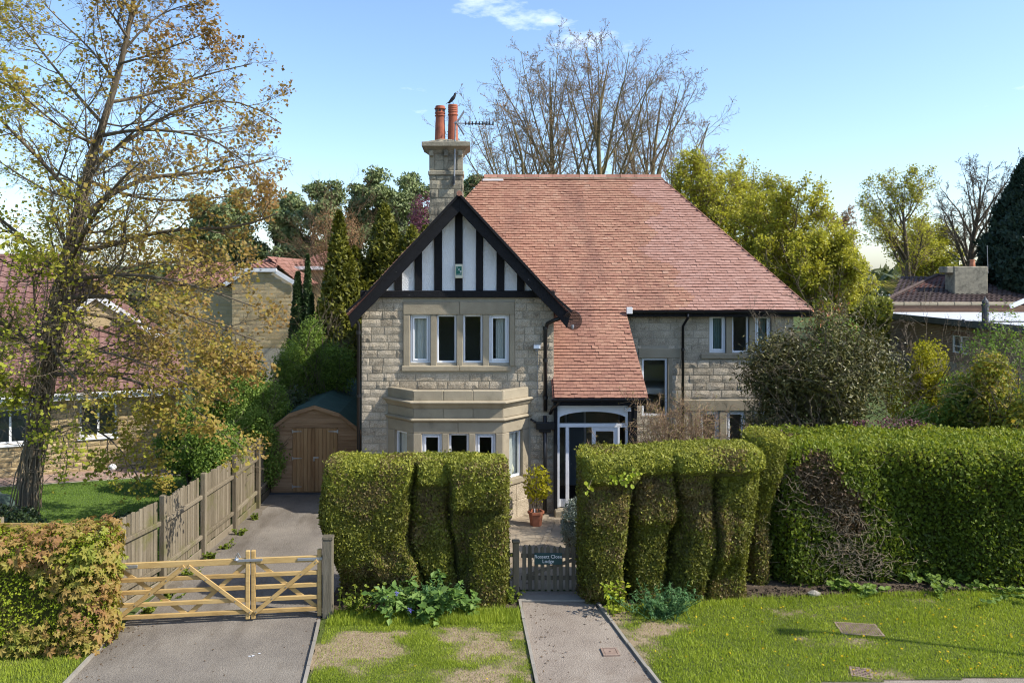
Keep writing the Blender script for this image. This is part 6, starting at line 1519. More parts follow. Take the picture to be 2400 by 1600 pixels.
hedge('clipped_hedge', 'tall clipped conifer hedge with buttress shapes and ivy specks right of the picket gate', hx(1368), hx(1800), 2.71, 15.02, 16.15, fnR, 160000, .050, 33, lshape=shR, shear=.03,
      brown=lambda p: 1.6*np.exp(-(((p[:, 0]-hx(1430))/.3)**2+((p[:, 2]-1.95)/.3)**2)) + 1.5*np.exp(-(((p[:, 0]-hx(1535))/.25)**2+((p[:, 2]-2.0)/.3)**2)) + 1.6*np.exp(-(((p[:, 0]-hx(1650))/.3)**2+((p[:, 2]-1.85)/.35)**2)) + .9*smooth01(.8, .2, p[:, 2]))
hx2 = lambda x: px(x, 16.2)
def shT(V):
    V = V.copy(); zz = V[:, 2]; V[:, 0] += .55*smooth01(1.2, 2.8, zz)*(V[:, 0]-hx2(1775))/(hx2(1840)-hx2(1775)) - .1; return V
hedge('clipped_hedge', 'narrow flaring end column of clipped hedge beside the leafy hedge', hx2(1772), hx2(1815), 2.95, 16.0, 16.8, lambda X, Z: -.1+.18*sbox(X, Z, hx2(1770), hx2(1850), 1.9, 3.3, .1, .15)+.03*np.sin(Z*4), 42000, .046, 35, lshape=shT,
      brown=lambda p: 1.0*smooth01(2.0, 1.0, p[:, 2]))
# ivy specks on the right hedge
for (cx_, cy_, w_, n_) in ((1466, 1124, .5, 42), (1380, 1142, .14, 9)):
    c = P(cx_, cy_, 14.78); g = np.random.default_rng(int(cx_)); t = thing('ivy_sprig', 'lime ivy leaves on the face of the buttressed hedge' if cx_ > 1400 else 'small ivy tuft at the gate side corner of the buttressed hedge', 'ivy', tuple(c))
    p = np.array(c)+g.normal(size=(n_, 3))*np.array([w_*.30, .05, .06]); p[:, 2] += .35*(p[:, 0]-c.x)*(p[:, 0] > c.x)
    leaf_obj('leaves', p, np.tile([0, -1., .5], (n_, 1)), .075*g.uniform(.7, 1.3, n_), 'round', LM['lime'], t, g, .5)
    B().tube([c+Vector((-w_*.4, .06, -.05)), c+Vector((0, .0, 0)), c+Vector((w_*.4, .06, .12))], .005, 4).build('stem', M_['ivystem'], t)

# leafy hedge on the right
def fnH(X, Z): return .14*np.sin(X*1.3)+.07*np.sin(X*3.1+Z*2) - .10 + .16*smooth01(1.0, 2.4, Z)
hedge('leafy_hedge', 'broad loose leafed hawthorn hedge along the dandelion lawn with a bare brown patch', 5.85, 14.5, 2.62, 16.15, 18.4, fnH, 90000, .080, 37, mat='privet', tpl='leaf', spread=.9, shear=-.02, ends=(.5, .3), rough=3.2,
      brown=lambda p: -2.6 + 4.6*np.exp(-(((p[:, 0]-6.65-.55*(2.6-p[:, 2])*.9)/.75)**2+((p[:, 2]-1.75)/1.15)**2)) + 3*(fbm(p, 2.2, 99, 3)-.5))
# wiry bare twigs in the brown patch
g = np.random.default_rng(41); nT = 900
tw = thing('bare_hedge_patch', 'tangle of bare brown twigs in the dead part of the leafy hedge', 'twigs', (7.2, 16.2, 0))
b0 = np.stack([g.normal(6.95, .5, nT), g.uniform(16.0, 16.35, nT), g.uniform(.1, 2.35, nT)], -1); b0[:, 0] += (1.4-b0[:, 2])*.45
dd_ = norm(g.normal(size=(nT, 3))*np.array([1, .5, .8])+np.array([0, -.15, .5])); C = b0[:, None] + np.cumsum(np.stack([dd_*0]+[norm(dd_+.5*g.normal(size=dd_.shape))*.12 for _ in range(3)], 1), 1)
V, F = tubes(C, np.tile(np.linspace(.0045, .002, 4), (nT, 1)), 3); big('twigs', V, [F], M_['ivystem'], tw, np.repeat(g.random(nT), 9))
V, F = tubes(C[:150, :2]*np.array([1, 1, 1]), np.full((150, 2), .008), 3); big('stems', V, [F], M_['bark'], tw)['kind'] = 'stuff'

# ------------------------------------------------------------------ brown leaved hedge bottom left
def fnB(X, Z): return .07*np.sin(X*2.2)+.05*np.sin(Z*4+X)
g = np.random.default_rng(43)
hb_ = thing('mixed_hedge', 'low mixed hedge of bronze sycamore and lime privet beside the gates', 'hedge', (-7.5, 13.6, 0))
V, F = hedge_surface(-11.0, -6.0, 1.80, 13.05, 14.15, fnB, 80, 60, (.3, .35)); V = V + (fbm(V, 1.3, 44, 3)[:, None]-.5)*np.array([.25, .5, .45])*smooth01(.0, .5, V[:, 2])[:, None]; F2 = np.concatenate([F, end_caps(V, 80, 60)])
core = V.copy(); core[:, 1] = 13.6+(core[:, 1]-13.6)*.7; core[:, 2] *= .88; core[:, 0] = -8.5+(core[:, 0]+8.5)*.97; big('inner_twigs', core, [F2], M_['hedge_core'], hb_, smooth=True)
p, nn = sample_tris(V, F2, 26000, g); nn[np.sum(nn*(p-np.array([-8.5, 13.6, .8])), 1) < 0] *= -1
p += nn*g.uniform(-.12, .04, (len(p), 1))
leaf_obj('privet_leaves', p, nn, .045*g.uniform(.7, 1.3, len(p)), 'leaf', LM['lime'], hb_, g, .8)
p, nn = sample_tris(V, F2, 5400, g); nn[np.sum(nn*(p-np.array([-8.5, 13.6, .8])), 1) < 0] *= -1
q = fbm(p, 1.25, 77, 2); lim_ = (q > .47) | (p[:, 0] > -6.5); p, nn = p[lim_], nn[lim_]; p += nn*g.uniform(-.05, .11, (len(p), 1))
leaf_obj('sycamore_leaves', p, norm(nn+np.array([0, 0, .5])), .105*g.uniform(.45, 1.25, len(p)), 'maple', LM['sycamore'], hb_, g, .45, np.clip(fbm(p, 1.6, 5, 2)*1.7-.25+g.normal(0, .18, len(p)), 0, 1), np.tile([0, -.4, -.8], (len(p), 1)), .55)

# ------------------------------------------------------------------ the big maple on the left
g = np.random.default_rng(51); DT = 18.6
mp = thing('maple_tree', 'large spreading maple with bronze and yellow green young leaves and ivy stems on its trunk', 'tree', (px(62, DT), DT, 0))
Q = lambda x, y, dz=0: np.array([px(x, DT+dz), DT+dz, pz(y, DT+dz)])
C, Rd = trunk_part(mp, [Q(52, 1274), Q(70, 1150), Q(92, 960), Q(128, 760), Q(178, 560), Q(205, 400), Q(262, 230), Q(300, 90), Q(322, -60), Q(335, -200)], [.24, .175, .155, .135, .115, .095, .08, .06, .04, .02], M_['bark'], 26, 12)
limbs = [  # polylines in picture position and depth offset, radius
 ([(120, 800), (152, 640), (160, 500), (205, 400), (290, 330, -.8), (380, 250, -1.2)], .10),
 ([(185, 520), (270, 440), (370, 405, .5), (470, 410, .8), (560, 395, 1.0), (640, 370, 1.2)], .11),
 ([(170, 590), (260, 580), (360, 540, -.6), (480, 535, -1), (580, 540, -1.2), (650, 500, -1.2)], .11),
 ([(255, 240), (330, 230, .4), (430, 190, .8), (540, 160, 1.0), (590, 150, 1)], .07),
 ([(210, 390), (300, 330), (400, 260, 1), (500, 225, 1.4), (600, 240, 1.6), (660, 290, 1.6)], .085),
 ([(290, 120), (340, 60), (400, 20, .5), (470, 5, .7)], .05),
 ([(140, 700), (240, 690, -.5), (340, 700, -1), (450, 740, -1.6), (540, 780, -2), (610, 800, -2)], .09),
 ([(110, 880), (210, 870, -.8), (320, 890, -1.6), (420, 930, -2.2), (500, 990, -2.4)], .08),
 ([(100, 1020), (170, 985, -.5), (260, 1020, -1.2), (310, 1090, -1.5), (330, 1130, -1.6)], .06),
 ([(130, 760), (230, 650, .8), (340, 610, 1.6), (430, 610, 2.2), (520, 640, 2.6)], .08),
 ([(110, 840), (20, 760, -1), (-80, 720, -1.5), (-180, 640, -2)], .10),
 ([(150, 660), (60, 560, .8), (-40, 480, 1.2), (-160, 430, 1.4)], .10),
 ([(190, 480), (100, 380, -.8), (20, 300, -1.2), (-80, 200, -1.4)], .09),
 ([(240, 290), (160, 200, .6), (90, 110, 1), (20, 20, 1.4)], .07),
 ([(300, 90), (240, 0, -.8), (180, -90, -1.4)], .05),
 ([(160, 620), (210, 520, -1.8), (270, 430, -3.2), (330, 380, -3.8)], .09),
 ([(130, 740), (190, 760, 1.6), (290, 790, 3.0), (400, 830, 4.0), (500, 850, 4.4)], .08),
 ([(120, 800), (140, 850, -1.6), (190, 900, -2.8), (240, 960, -3.2)], .06),
 ([(95, 940), (20, 900, -1), (-60, 900, -1.4)], .05),
 ([(150, 660), (280, 640, -1.4), (400, 650, -2.4), (520, 690, -3), (600, 720, -3.2)], .08),
 ([(135, 730), (260, 740, .6), (380, 770, 1), (480, 820, 1.2), (560, 880, 1.2)], .075),
 ([(120, 830), (240, 820, -1.6), (340, 850, -2.6), (440, 900, -3.2)], .06),
 ([(225, 340), (140, 300, -1.5), (60, 230, -2.4), (-30, 150, -3)], .06),
 ([(270, 190), (210, 110, 1.4), (130, 40, 2.2), (60, -40, 2.8)], .055),
 ([(190, 470), (110, 450, 1.8), (30, 400, 3), (-60, 340, 3.6)], .07),
 ([(150, 650), (80, 640, -1.6), (10, 620, -2.8), (-60, 560, -3.4)], .06),
 ([(280, 150), (350, 130, -1), (430, 100, -1.8), (500, 70, -2)], .05),
 ([(130, 740), (60, 800, 1), (-20, 820, 1.8)], .05),
 ([(305, 60), (340, -30, .6), (400, -80, 1)], .04),
 ([(230, 320), (330, 300, -1.2), (440, 310, -2), (540, 330, -2.4), (610, 420, -2.4)], .075),
 ([(200, 420), (320, 470, 1.2), (440, 470, 2), (560, 460, 2.4), (640, 440, 2.6)], .075),
]
LC, LR = [], []
for pts, r in limbs:
    LC.append(poly([Q(*q) for q in pts], 10)); LR.append(np.linspace(r*.62, r*.14, 10))
LC, LR = np.stack(LC), np.stack(LR)
mb_keep = lambda e: (((e[:, 0]/e[:, 1]*FPX+CX) < 690-.10*np.maximum(0, -(e[:, 2]-CAMZ)/e[:, 1]*FPX-250)) & (e[:, 2] > 1.0))
C1, R1 = grow(LC, LR, 12, .15, 1.0, 42, 14, .40, 6, g, up=.03, wob=.20, rr=.55, rmin=.008, keep=mb_keep)
CT, RT = grow(C, Rd, 26, .25, 1.0, 60, 15, 3.0, 7, g, up=.06, wob=.16, rr=.3, rmin=.012, keep=mb_keep)
C2, R2 = grow(C1, R1, 7, .2, 1.0, 42, 16, .5, 5, g, up=.03, wob=.22, rr=.6, rmin=.005, keep=mb_keep)
C2b, R2b = grow(CT, RT, 9, .2, 1.0, 45, 16, .42, 5, g, up=.03, wob=.22, rr=.6, rmin=.005, keep=mb_keep)
C2 = np.concatenate([C2, C2b]); R2 = np.concatenate([R2, R2b])
C3, R3 = grow(C2, R2, 6, .2, 1.0, 45, 18, .6, 3, g, up=.03, wob=.22, rr=.6, rmin=.0035, keep=mb_keep)
V, F = join([tubes(LC, LR, 7), tubes(C1, R1, 4), tubes(CT, RT, 4), tubes(C2, R2, 3), tubes(C3[:, ::2], R3[:, ::2], 3)])
big('branches', V, F, M_['bark'], mp)
ends = C3[:, -1]; n = len(ends)
dn = fbm(ends, .55, 9, 2); pxx = ends[:, 0]/ends[:, 1]*FPX+CX; pyy = -(ends[:, 2]-CAMZ)/ends[:, 1]*FPX+CY
keep = g.random(n) < (.56+.42*smooth01(300, 420, pxx)*smooth01(430, 560, pyy))*np.clip((dn-.26)*2.6, .14, .95); ends = ends[keep]; pxx, pyy = pxx[keep], pyy[keep]
cl = np.repeat(ends, 6, 0) + g.normal(0, .085, (len(ends)*6, 3)); pxx, pyy = np.repeat(pxx, 6), np.repeat(pyy, 6)
rn = np.clip(.66 + .0009*(pxx-330) - .00035*(pyy-500) + .5*(np.repeat(fbm(ends, .8, 4, 2), 6)-.5) - .10*(pxx < 200) + g.normal(0, .13, len(cl)), 0, 1)
leaf_obj('leaves', cl, np.tile([.25, -.25, .8], (len(cl), 1)), .072*g.uniform(.5, 1.3, len(cl)), 'wide', LM['maple'], mp, g, .55, rn, np.tile([0, 0, -1.], (len(cl), 1)), .4)
# ivy stems wound round the trunk
n = 70; s = np.linspace(0, 1, 16); tt = np.linspace(0, 1, 26)
iv = []
for k in range(n):
    t0_, t1_ = g.uniform(0, .35), g.uniform(.35, .72); q = t0_+(t1_-t0_)*s; ctr_ = np.stack([np.interp(q, tt, C[0, :, i_]) for i_ in range(3)], -1); rad_ = np.interp(q, tt, Rd[0])+.035+np.abs(g.normal(0, .06)); a_ = g.uniform(0, 6.28)+np.cumsum(g.normal(0, .35, 16)); iv.append(ctr_+np.stack([np.cos(a_)*rad_, np.sin(a_)*rad_, np.zeros(16)], -1)+g.normal(0, .02, (16, 3)))
iv = np.stack(iv); ivr = np.tile(np.linspace(.016, .007, 16), (n, 1)); i1, i1r = grow(iv, ivr, 7, .1, 1, 65, 20, .28, 5, g, up=-.02, wob=.35, rr=.6, rmin=.004)
V, F = join([tubes(iv, ivr, 4), tubes(i1, i1r, 3)]); big('ivy_stems', V, F, M_['ivystem'], mp)

# ------------------------------------------------------------------ round headed trees
gz = lambda x, y: float(ground_h(x, y))
def dome_tree(name, label, x, d, trunk_r, cx_, cy_, rx, ry, seed, limbs_n=16, lv=(10, 8, 5), lfac=(.36, .45, .5), fork=(.42, .85), leaf_mat=None, leaf_size=.1, per=1, dens=.6, jit=.05, bark='bark_far', tw='twig_grey', group=None, rmin=.009, lo=-.35, wob=.16, tip=.45):
    """round headed tree: limbs reach out to a dome (cx_, cy_, rx, ry in picture units at depth d)"""
    g = np.random.default_rng(seed); k = d/FPX; z0 = gz(px(x, d), d); base = np.array([px(x, d), d, z0]); cen = np.array([px(cx_, d), d+g.normal(0, .4), pz(cy_, d)]); rad = np.array([rx*k, rx*k*.9, ry*k])
    t = thing(name, label, 'tree', tuple(base), group); top_ = cen+np.array([0, 0, rad[2]*tip])
    C, Rd = trunk_part(t, [base, base*.7+top_*.3+g.normal(0, .15, 3), base*.42+top_*.58+g.normal(0, .25, 3)*np.array([1, 1, .2]), base*.2+top_*.8+g.normal(0, .3, 3)*np.array([1, 1, .2]), top_], [trunk_r*1.2, trunk_r*.95, trunk_r*.7, trunk_r*.42, trunk_r*.1], M_[bark], 18, 8)
    q = fib(int(limbs_n*1.9)); q = q[q[:, 2] > lo][::-1][:limbs_n*2]; q = q[g.permutation(len(q))[:limbs_n]]; q = norm(q+g.normal(0, .15, q.shape))
    en = cen+q*rad*g.uniform(.72, 1.0, (len(q), 1)); tt = np.clip(fork[0]+(fork[1]-fork[0])*np.clip((q[:, 2]-lo)/(1-lo), 0, 1)+g.normal(0, .05, len(q)), .25, .95); f = tt*17; a = f.astype(int); w = (f-a)[:, None]
    st = C[0, a]*(1-w)+C[0, np.minimum(a+1, 17)]*w; s9 = np.linspace(0, 1, 9)[None, :, None]
    ctl = st*.5+en*.5+np.array([0, 0, 1.])*np.linalg.norm(en-st, axis=1, keepdims=True)*.06+(st-cen)*.0+g.normal(0, .25, st.shape)
    ctl[:, :2] = ctl[:, :2]*.82+.18*en[:, :2]
    L = st[:, None]*(1-s9)**2+2*ctl[:, None]*s9*(1-s9)+en[:, None]*s9**2; L[:, 1:] += np.cumsum(g.normal(0, .045, (len(q), 8, 3)), 1)
    r0 = np.interp(tt, np.linspace(0, 1, 18), Rd[0])*.52; Lr = r0[:, None]*np.linspace(1, .22, 9)[None]
    A, Ar = grow(L, Lr, lv[0], .18, 1, 42, 13, lfac[0], 6, g, up=.035, wob=wob, rr=.5, rmin=.012, lshape=.35)
    V, F = join([tubes(L, Lr, 6), tubes(A, Ar, 4)]); big('limbs', V, F, M_[bark], t, smooth=True); small = []
    for n_, lf, K in zip(lv[1:], lfac[1:], (3, 2)):
        A, Ar = grow(A, Ar, n_, .15, 1, 42, 14, lf, K, g, up=.03, wob=wob, rr=.6, rmin=rmin); small.append(tubes(A, Ar, 3))
    V, F = join(small); big('twigs', V, F, M_[tw], t)
    if leaf_mat:
        e = A[:, -1]; e = e[g.random(len(e)) < dens]; p = np.repeat(e, per, 0)+g.normal(0, jit, (len(e)*per, 3)); n = len(p)
        leaf_obj('leaves', p, np.tile([.3, -.3, .8], (n, 1)), leaf_size*g.uniform(.6, 1.3, n), 'tri', LM[leaf_mat], t, g, .9)
    return t
BG = dict(leaf_mat='bud', leaf_size=.08, dens=.45, fork=(.36, .80), lv=(10, 8, 4), lfac=(.36, .42, .48), group='bare trees behind the roof')
dome_tree('bare_tree', 'bare budding tree leaning over the ridge tiles nearest the chimney', 1268, 46, .21, 1195, 325, 150, 122, 60, **BG)
dome_tree('bare_tree', 'tall bare budding tree above the chimney half of the tiled ridge', 1352, 48.5, .25, 1288, 228, 150, 145, 61, limbs_n=14, **BG)
dome_tree('bare_tree', 'tallest bare budding tree rising above the middle of the tiled ridge', 1402, 47, .25, 1425, 207, 138, 142, 62, limbs_n=14, **BG)
dome_tree('bare_tree', 'wide bare budding tree above the hipped end of the tiled ridge', 1462, 49, .26, 1555, 270, 145, 128, 63, limbs_n=14, **BG)
dome_tree('bare_tree', 'low bare tree tangled among the trunks behind the ridge', 1585, 46, .15, 1570, 390, 115, 80, 64, limbs_n=9, **BG)
SG = dict(leaf_mat='spring', leaf_size=.12, per=7, dens=.85, jit=.13, group='yellow green trees behind the roof', fork=(.2, .8), lo=-.75, lv=(9, 7, 4))
dome_tree('leafing_tree', 'yellow green leafing tree directly behind the sloping hip of the roof', 1640, 42, .25, 1655, 455, 108, 112, 80, **SG)
dome_tree('leafing_tree', 'bushy yellow green tree in the middle behind the roof hip', 1800, 39, .25, 1845, 545, 125, 122, 81, limbs_n=18, **SG)
dome_tree('leafing_tree', 'low spreading yellow green tree between the roof corner and the brick bungalow', 1925, 37, .22, 1935, 625, 105, 85, 82, **SG)
dome_tree('leafing_tree', 'yellow green tree filling the gap behind the bushy one', 1740, 45, .25, 1748, 510, 100, 112, 83, **SG)
dome_tree('leafing_tree', 'half leafed open tree behind the mossy outbuilding roof', 2128, 62, .28, 2115, 500, 92, 110, 91, leaf_mat='spring', leaf_size=.14, per=3, dens=.5, jit=.16, bark='bark', lo=-.6, fork=(.25, .85))
dome_tree('bare_tree', 'bare dark limbed tree behind the stone chimney of the brick bungalow', 2262, 58, .28, 2280, 480, 105, 118, 92, bark='bark', tw='bark', rmin=.012, lo=-.4, fork=(.3, .85))
dome_tree('bare_tree', 'faint bare tree between the spring green trees and the mossy roof', 1955, 70, .3, 1960, 545, 60, 85, 93, leaf_mat='bud', leaf_size=.12, dens=.8, lo=-.5)
dome_tree('leafing_tree', 'hazy yellow green tree low behind the open tree on the bungalow side', 2190, 68, .3, 2185, 590, 75, 75, 94, leaf_mat='spring', leaf_size=.17, per=6, dens=.9, jit=.22, lo=-.7, lv=(8, 6, 4))

def conifer(name, label, base, H, rad, n, size, m, seed, spires=1, tpl='tri', shape=1.0, group=None, bulge=.5, spire_r=.55):
    """dense conifer: one or more tapered spires of sprays round a trunk"""
    g = np.random.default_rng(seed); base = np.array(base, float); t = thing(name, label, 'conifer', tuple(base), group)
    P_, N_ = [], []; tr = B()
    for s_ in range(spires):
        o = np.zeros(3) if spires == 1 else np.array([g.normal(0, rad*.5), g.normal(0, rad*.4), 0]); h = H*(1 if s_ == 0 else g.uniform(.68, .95)); r = rad*(1 if spires == 1 else spire_r)
        m_ = n//spires; q = g.random(m_)**.8; a = g.uniform(0, 2*np.pi, m_)
        prof = np.minimum(1, (1-q)*2.2)**.7*(bulge+(1-bulge)*(1-q))*np.minimum(1, .35+q*4)
        lump = .72+.56*fbm(np.stack([np.cos(a)*2, np.sin(a)*2, q*h*.9], -1)+seed, 1.6, seed, 3)
        rr_ = r*prof*lump*(.62+.38*g.random(m_)**.5)
        P_.append(base+o+np.stack([np.cos(a)*rr_, np.sin(a)*rr_, q*h], -1)); N_.append(np.stack([np.cos(a), np.sin(a), np.full(m_, .35)], -1))
        tr.tube([base+o, base+o+np.array([0, 0, h*.9])], [max(.05, r*.12), .02], 6)
    tr.build('trunk', M_['bark'], t)
    p, nn = np.concatenate(P_), np.concatenate(N_)
    leaf_obj('foliage', p, norm(nn), size*g.uniform(.6, 1.3, len(p)), tpl, LM[m], t, g, .7, None, norm(nn+np.array([0, 0, .8])), .65)
    return t
for k, (x, top, d, r, lab) in enumerate([(698, 640, 33, .55, 'shortest dark columnar yew at the tan brick house wall'), (741, 600, 33.5, .62, 'tall slim dark columnar yew beside the shortest one'), (782, 592, 33, .70, 'broad dark columnar yew touching the olive yew'), (716, 690, 31.5, .5, 'small dark yew in front of the columnar yews')]):
    conifer('columnar_yew', lab, (px(x, d), d, 0), pz(top, d), r, 16000, .11, 'yew', 100+k, spires=2 if k else 1, group='dark columnar yews')
conifer('olive_yew', 'large olive green yew with several ragged spires left of the gable', (px(880, 31), 31, 0), pz(478, 31), 2.5, 60000, .15, 'goldyew', 110, spires=11, bulge=.7, spire_r=.62)
conifer('olive_yew', 'olive yew spire standing against the tall bushy laburnum', (px(815, 30), 30, 0), pz(500, 30), 1.5, 26000, .15, 'goldyew', 111, spires=5, bulge=.7, spire_r=.6)
conifer('dark_conifer', 'huge dark conifer behind the brick bungalow', (px(2420, 52), 52, 1.3), pz(360, 52)-1.3, 3.1, 42000, .30, 'darkconifer', 112, bulge=.75)
conifer('dark_conifer', 'dark evergreen filling the corner behind the shed roof', (px(800, 29.5), 29.5, 0), pz(735, 29.5), 1.5, 18000, .15, 'dark', 113, spires=3, bulge=.8, tpl='leaf')

def pine(label, x, d, top_y, low_y, seed, w):
    g = np.random.default_rng(seed); bx, H, lo = px(x, d), pz(top_y, d), pz(low_y, d); t = thing('pine_tree', label, 'tree', (bx, d, 0), 'tall pines on the skyline')
    C, Rd = trunk_part(t, [(bx, d, 0), (bx+g.normal(0, .2), d, H*.4), (bx+g.normal(0, .4), d, H*.7), (bx+g.normal(0, .3), d, H*.97)], [.3, .26, .18, .05], M_['bark'], 12, 7)
    L, Lr = grow(C, Rd, 15, lo/H*.85, .98, 70, 12, w, 6, g, up=.10, wob=.18, rr=.4, rmin=.02, lshape=.25)
    L2, L2r = grow(L, Lr, 5, .3, 1, 45, 15, .45, 4, g, up=.12, wob=.2, rr=.6, rmin=.01)
    V, F = join([tubes(L, Lr, 5), tubes(L2, L2r, 3)]); big('branches', V, F, M_['bark'], t)
    e = np.concatenate([L2[:, -1], L2[:, 2], L[:, -1]]); n_ = 110
    p = np.repeat(e, n_, 0); dd3 = norm(g.normal(size=(len(p), 3)))*np.array([.62, .62, .30])*g.random((len(p), 1))**.4; p = p+dd3*np.repeat(g.uniform(.7, 1.5, (len(e), 1)), n_, 0)
    leaf_obj('needles', p, norm(dd3+np.array([0, 0, .25])), .20*g.uniform(.6, 1.3, len(p)), 'tri', LM['pine'], t, g, .7)
for k, (x, d, ty, ly, w, lab) in enumerate([(905, 58, 438, 560, 2.8, 'pine crown showing just left of the chimney'), (975, 62, 425, 560, 2.8, 'pine crown tucked behind the chimney foot'), (830, 60, 448, 580, 2.8, 'pine with broad rounded crown above the olive yew'),
        (735, 57, 462, 600, 3.0, 'pine with open lower trunk above the red pantile hip'), (655, 62, 480, 610, 2.8, 'slender pine behind the drooping maple tips'), (545, 60, 470, 640, 3.2, 'pine half hidden by the outer maple branches'),
        (470, 64, 500, 640, 3.0, 'pine glimpsed through the middle of the maple crown'), (1100, 66, 418, 560, 2.2, 'dark pine top just right of the chimney')]):
    pine(lab, x, d, ty, ly, 120+k, w)

# ------------------------------------------------------------------ shrubs
bush('purple_blossom_tree', 'purple pink blossoming tree behind the chimney and olive yew', 'tree', P(1000, 515, 38), (1.0, 1.0, 1.5), 2200, .12, 'leaf', LM['pink'], 130, base=0, stems=6, gap=.38, lump=.5, stem_r=.08)
bush('bare_pink_shrub', 'thin pinkish brown bare bush between the pines and the olive yew', 'shrub', P(790, 560, 42), (1.6, 1.3, 1.7), 3500, .12, 'long', LM['bud'], 131, base=0, stems=16, gap=.3, stem_r=.05, stem_m=M_['twig_red'], stem_levels=3)
bush('tall_shrub', 'tall fresh green bush with drooping leaves behind the shed', 'shrub', (px(700, 26), 26, 2.9), (1.25, 1.2, 2.15), 26000, .105, 'long', LM['mid'], 132, base=0, blobs=18, lump=.55, lscale=1.6, inner=.5, spread=.9, along=None)
bush('tall_shrub', 'rounded green bush filling the gap between the bungalow and the drooping bush', 'shrub', (px(520, 25.2), 25.2, 2.3), (1.5, 1.2, 2.2), 24000, .10, 'leaf', LM['mid'], 159, base=0, lump=.5, lscale=1.6, inner=.5, blobs=18)
bush('tall_shrub', 'fresh green drooping bush close to the shed roof edge', 'shrub', (px(770, 25.8), 25.8, 2.8), (.95, .9, 1.75), 17000, .105, 'long', LM['mid'], 133, base=0, blobs=16, lump=.5, lscale=1.8, inner=.5)
bush('variegated_shrub', 'cream and green variegated shrub leaning over the fence beside the shed', 'shrub', (px(595, 22.6), 22.6, 1.85), (1.25, 1.2, 1.6), 24000, .075, 'leaf', LM['variegated'], 134, base=0, blobs=18, lump=.5, lscale=1.8)
bush('fence_shrub', 'dark leafy shrub spilling over the fence from the lawn', 'shrub', (px(500, 20.6), 20.6, 1.35), (1.2, 1.3, 1.3), 22000, .075, 'leaf', LM['mid'], 135, base=0, blobs=18, lump=.5, lscale=2.0, inner=.45)
bush('fence_shrub', 'green shrub between the lawn corner and the buff stone wall', 'shrub', (px(450, 23), 23, 1.3), (1.3, 1.1, 1.4), 15000, .08, 'leaf', LM['mid'], 136, base=0, blobs=16, lump=.5, lscale=1.7)
bush('dark_shrub', 'very dark evergreen beside the shed behind the fence', 'shrub', (px(690, 24.2), 24.2, 1.3), (.9, .9, 1.5), 13000, .08, 'leaf', LM['dark'], 137, base=0, lump=.4)
bush('low_shrub', 'small dark shrub on the lawn against the fence', 'shrub', (px(300, 17.4), 17.3, .55), (.55, .45, .55), 3000, .07, 'round', LM['dark'], 138, base=0)
bush('trunk_shrub', 'dark green shrub at the foot of the maple trunk', 'shrub', (-9.9, 16.6, .7), (1.5, 1.2, .8), 14000, .07, 'leaf', LM['dark'], 139, base=0, lump=.45)
bush('glossy_shrub', 'large glossy shrub with drooping dark leaves and pinkish tips by the house corner', 'shrub', (px(1940, 19.4), 19.4, 3.0), (2.35, 1.7, 3.0), 28000, .13, 'long', LM['pieris'], 140, base=0, blobs=22, lump=.85, lscale=.8, inner=.4, gap=.25, stems=14, spread=.7, stem_levels=3,
     rndf=lambda p, g: np.clip(g.random(len(p))*.62 + .55*smooth01(4.6, 5.5, p[:, 2]+.35*fbm(p, 1.4, 8, 2))*g.random(len(p)), 0, 1), along=None)
bush('glossy_shrub', 'lower spreading arm of glossy drooping leaves in front of the ground floor window', 'shrub', (px(1790, 19.2), 19.2, 2.0), (.95, .9, 1.0), 9000, .115, 'long', LM['pieris'], 141, base=0, blobs=14, lump=.55, gap=.3, inner=.4, rndf=lambda p, g: g.random(len(p))*.6, stem_levels=3)
bush('yellow_shrub', 'bright yellow green shrub in front of the brick bungalow window', 'shrub', (px(2165, 22), 22, 2.9), (1.05, 1.0, 2.0), 17000, .075, 'leaf', LM['yellow'], 142, base=0, blobs=16, lump=.55, lscale=1.8, gap=.2, stem_levels=3)
bush('orange_maple_shrub', 'orange tinged leafy maple shrub at the end of the hawthorn hedge', 'shrub', (px(2370, 19.2), 19.2, 2.6), (1.3, 1.3, 2.1), 20000, .10, 'leaf', LM['acer'], 143, base=0, blobs=18, lump=.5, lscale=1.6, gap=.2, stem_levels=3)
bush('thin_shrub', 'thin sparse green shrub rising above the orange tinged maple', 'shrub', (px(2350, 22.5), 22.5, 3.2), (1.3, .9, 2.0), 3800, .08, 'leaf', LM['mid'], 144, base=0, lump=.6, gap=.34, stems=9, stem_levels=3)
bush('filler_shrub', 'mid green shrub between the glossy shrub and the orange tinged maple', 'shrub', (px(2230, 20.2), 20.2, 1.9), (1.3, 1.1, 1.7), 16000, .085, 'leaf', LM['mid'], 145, base=0, blobs=16, lump=.5)
bush('rhododendron', 'low dark shrub with mauve flowers behind the leafy hedge', 'shrub', (px(2080, 18.9), 18.9, 1.7), (1.4, .8, 1.35), 13000, .10, 'long', LM['dark'], 146, base=0, blobs=16, lump=.45)
bush('mauve_flowers', 'clusters of mauve rhododendron flowers above the leafy hedge', 'flowers', (px(2080, 18.3), 18.3, 2.75), (1.1, .3, .16), 260, .05, 'round', LM['pink'], 147, stems=4, gap=.45, stem_r=.008)
bush('dark_laurel', 'dark laurel mass beyond the corner of the house', 'shrub', (px(2035, 46), 46, 3.1), (1.5, 1.4, 2.6), 8000, .2, 'leaf', LM['dark'], 148, base=1.0)
bush('pale_laurel', 'light green laurel between the house corner and the brick bungalow', 'shrub', (px(1960, 33), 33, 3.1), (1.7, 1.2, 1.6), 9000, .14, 'leaf', LM['mid'], 149, base=1.0, blobs=14)
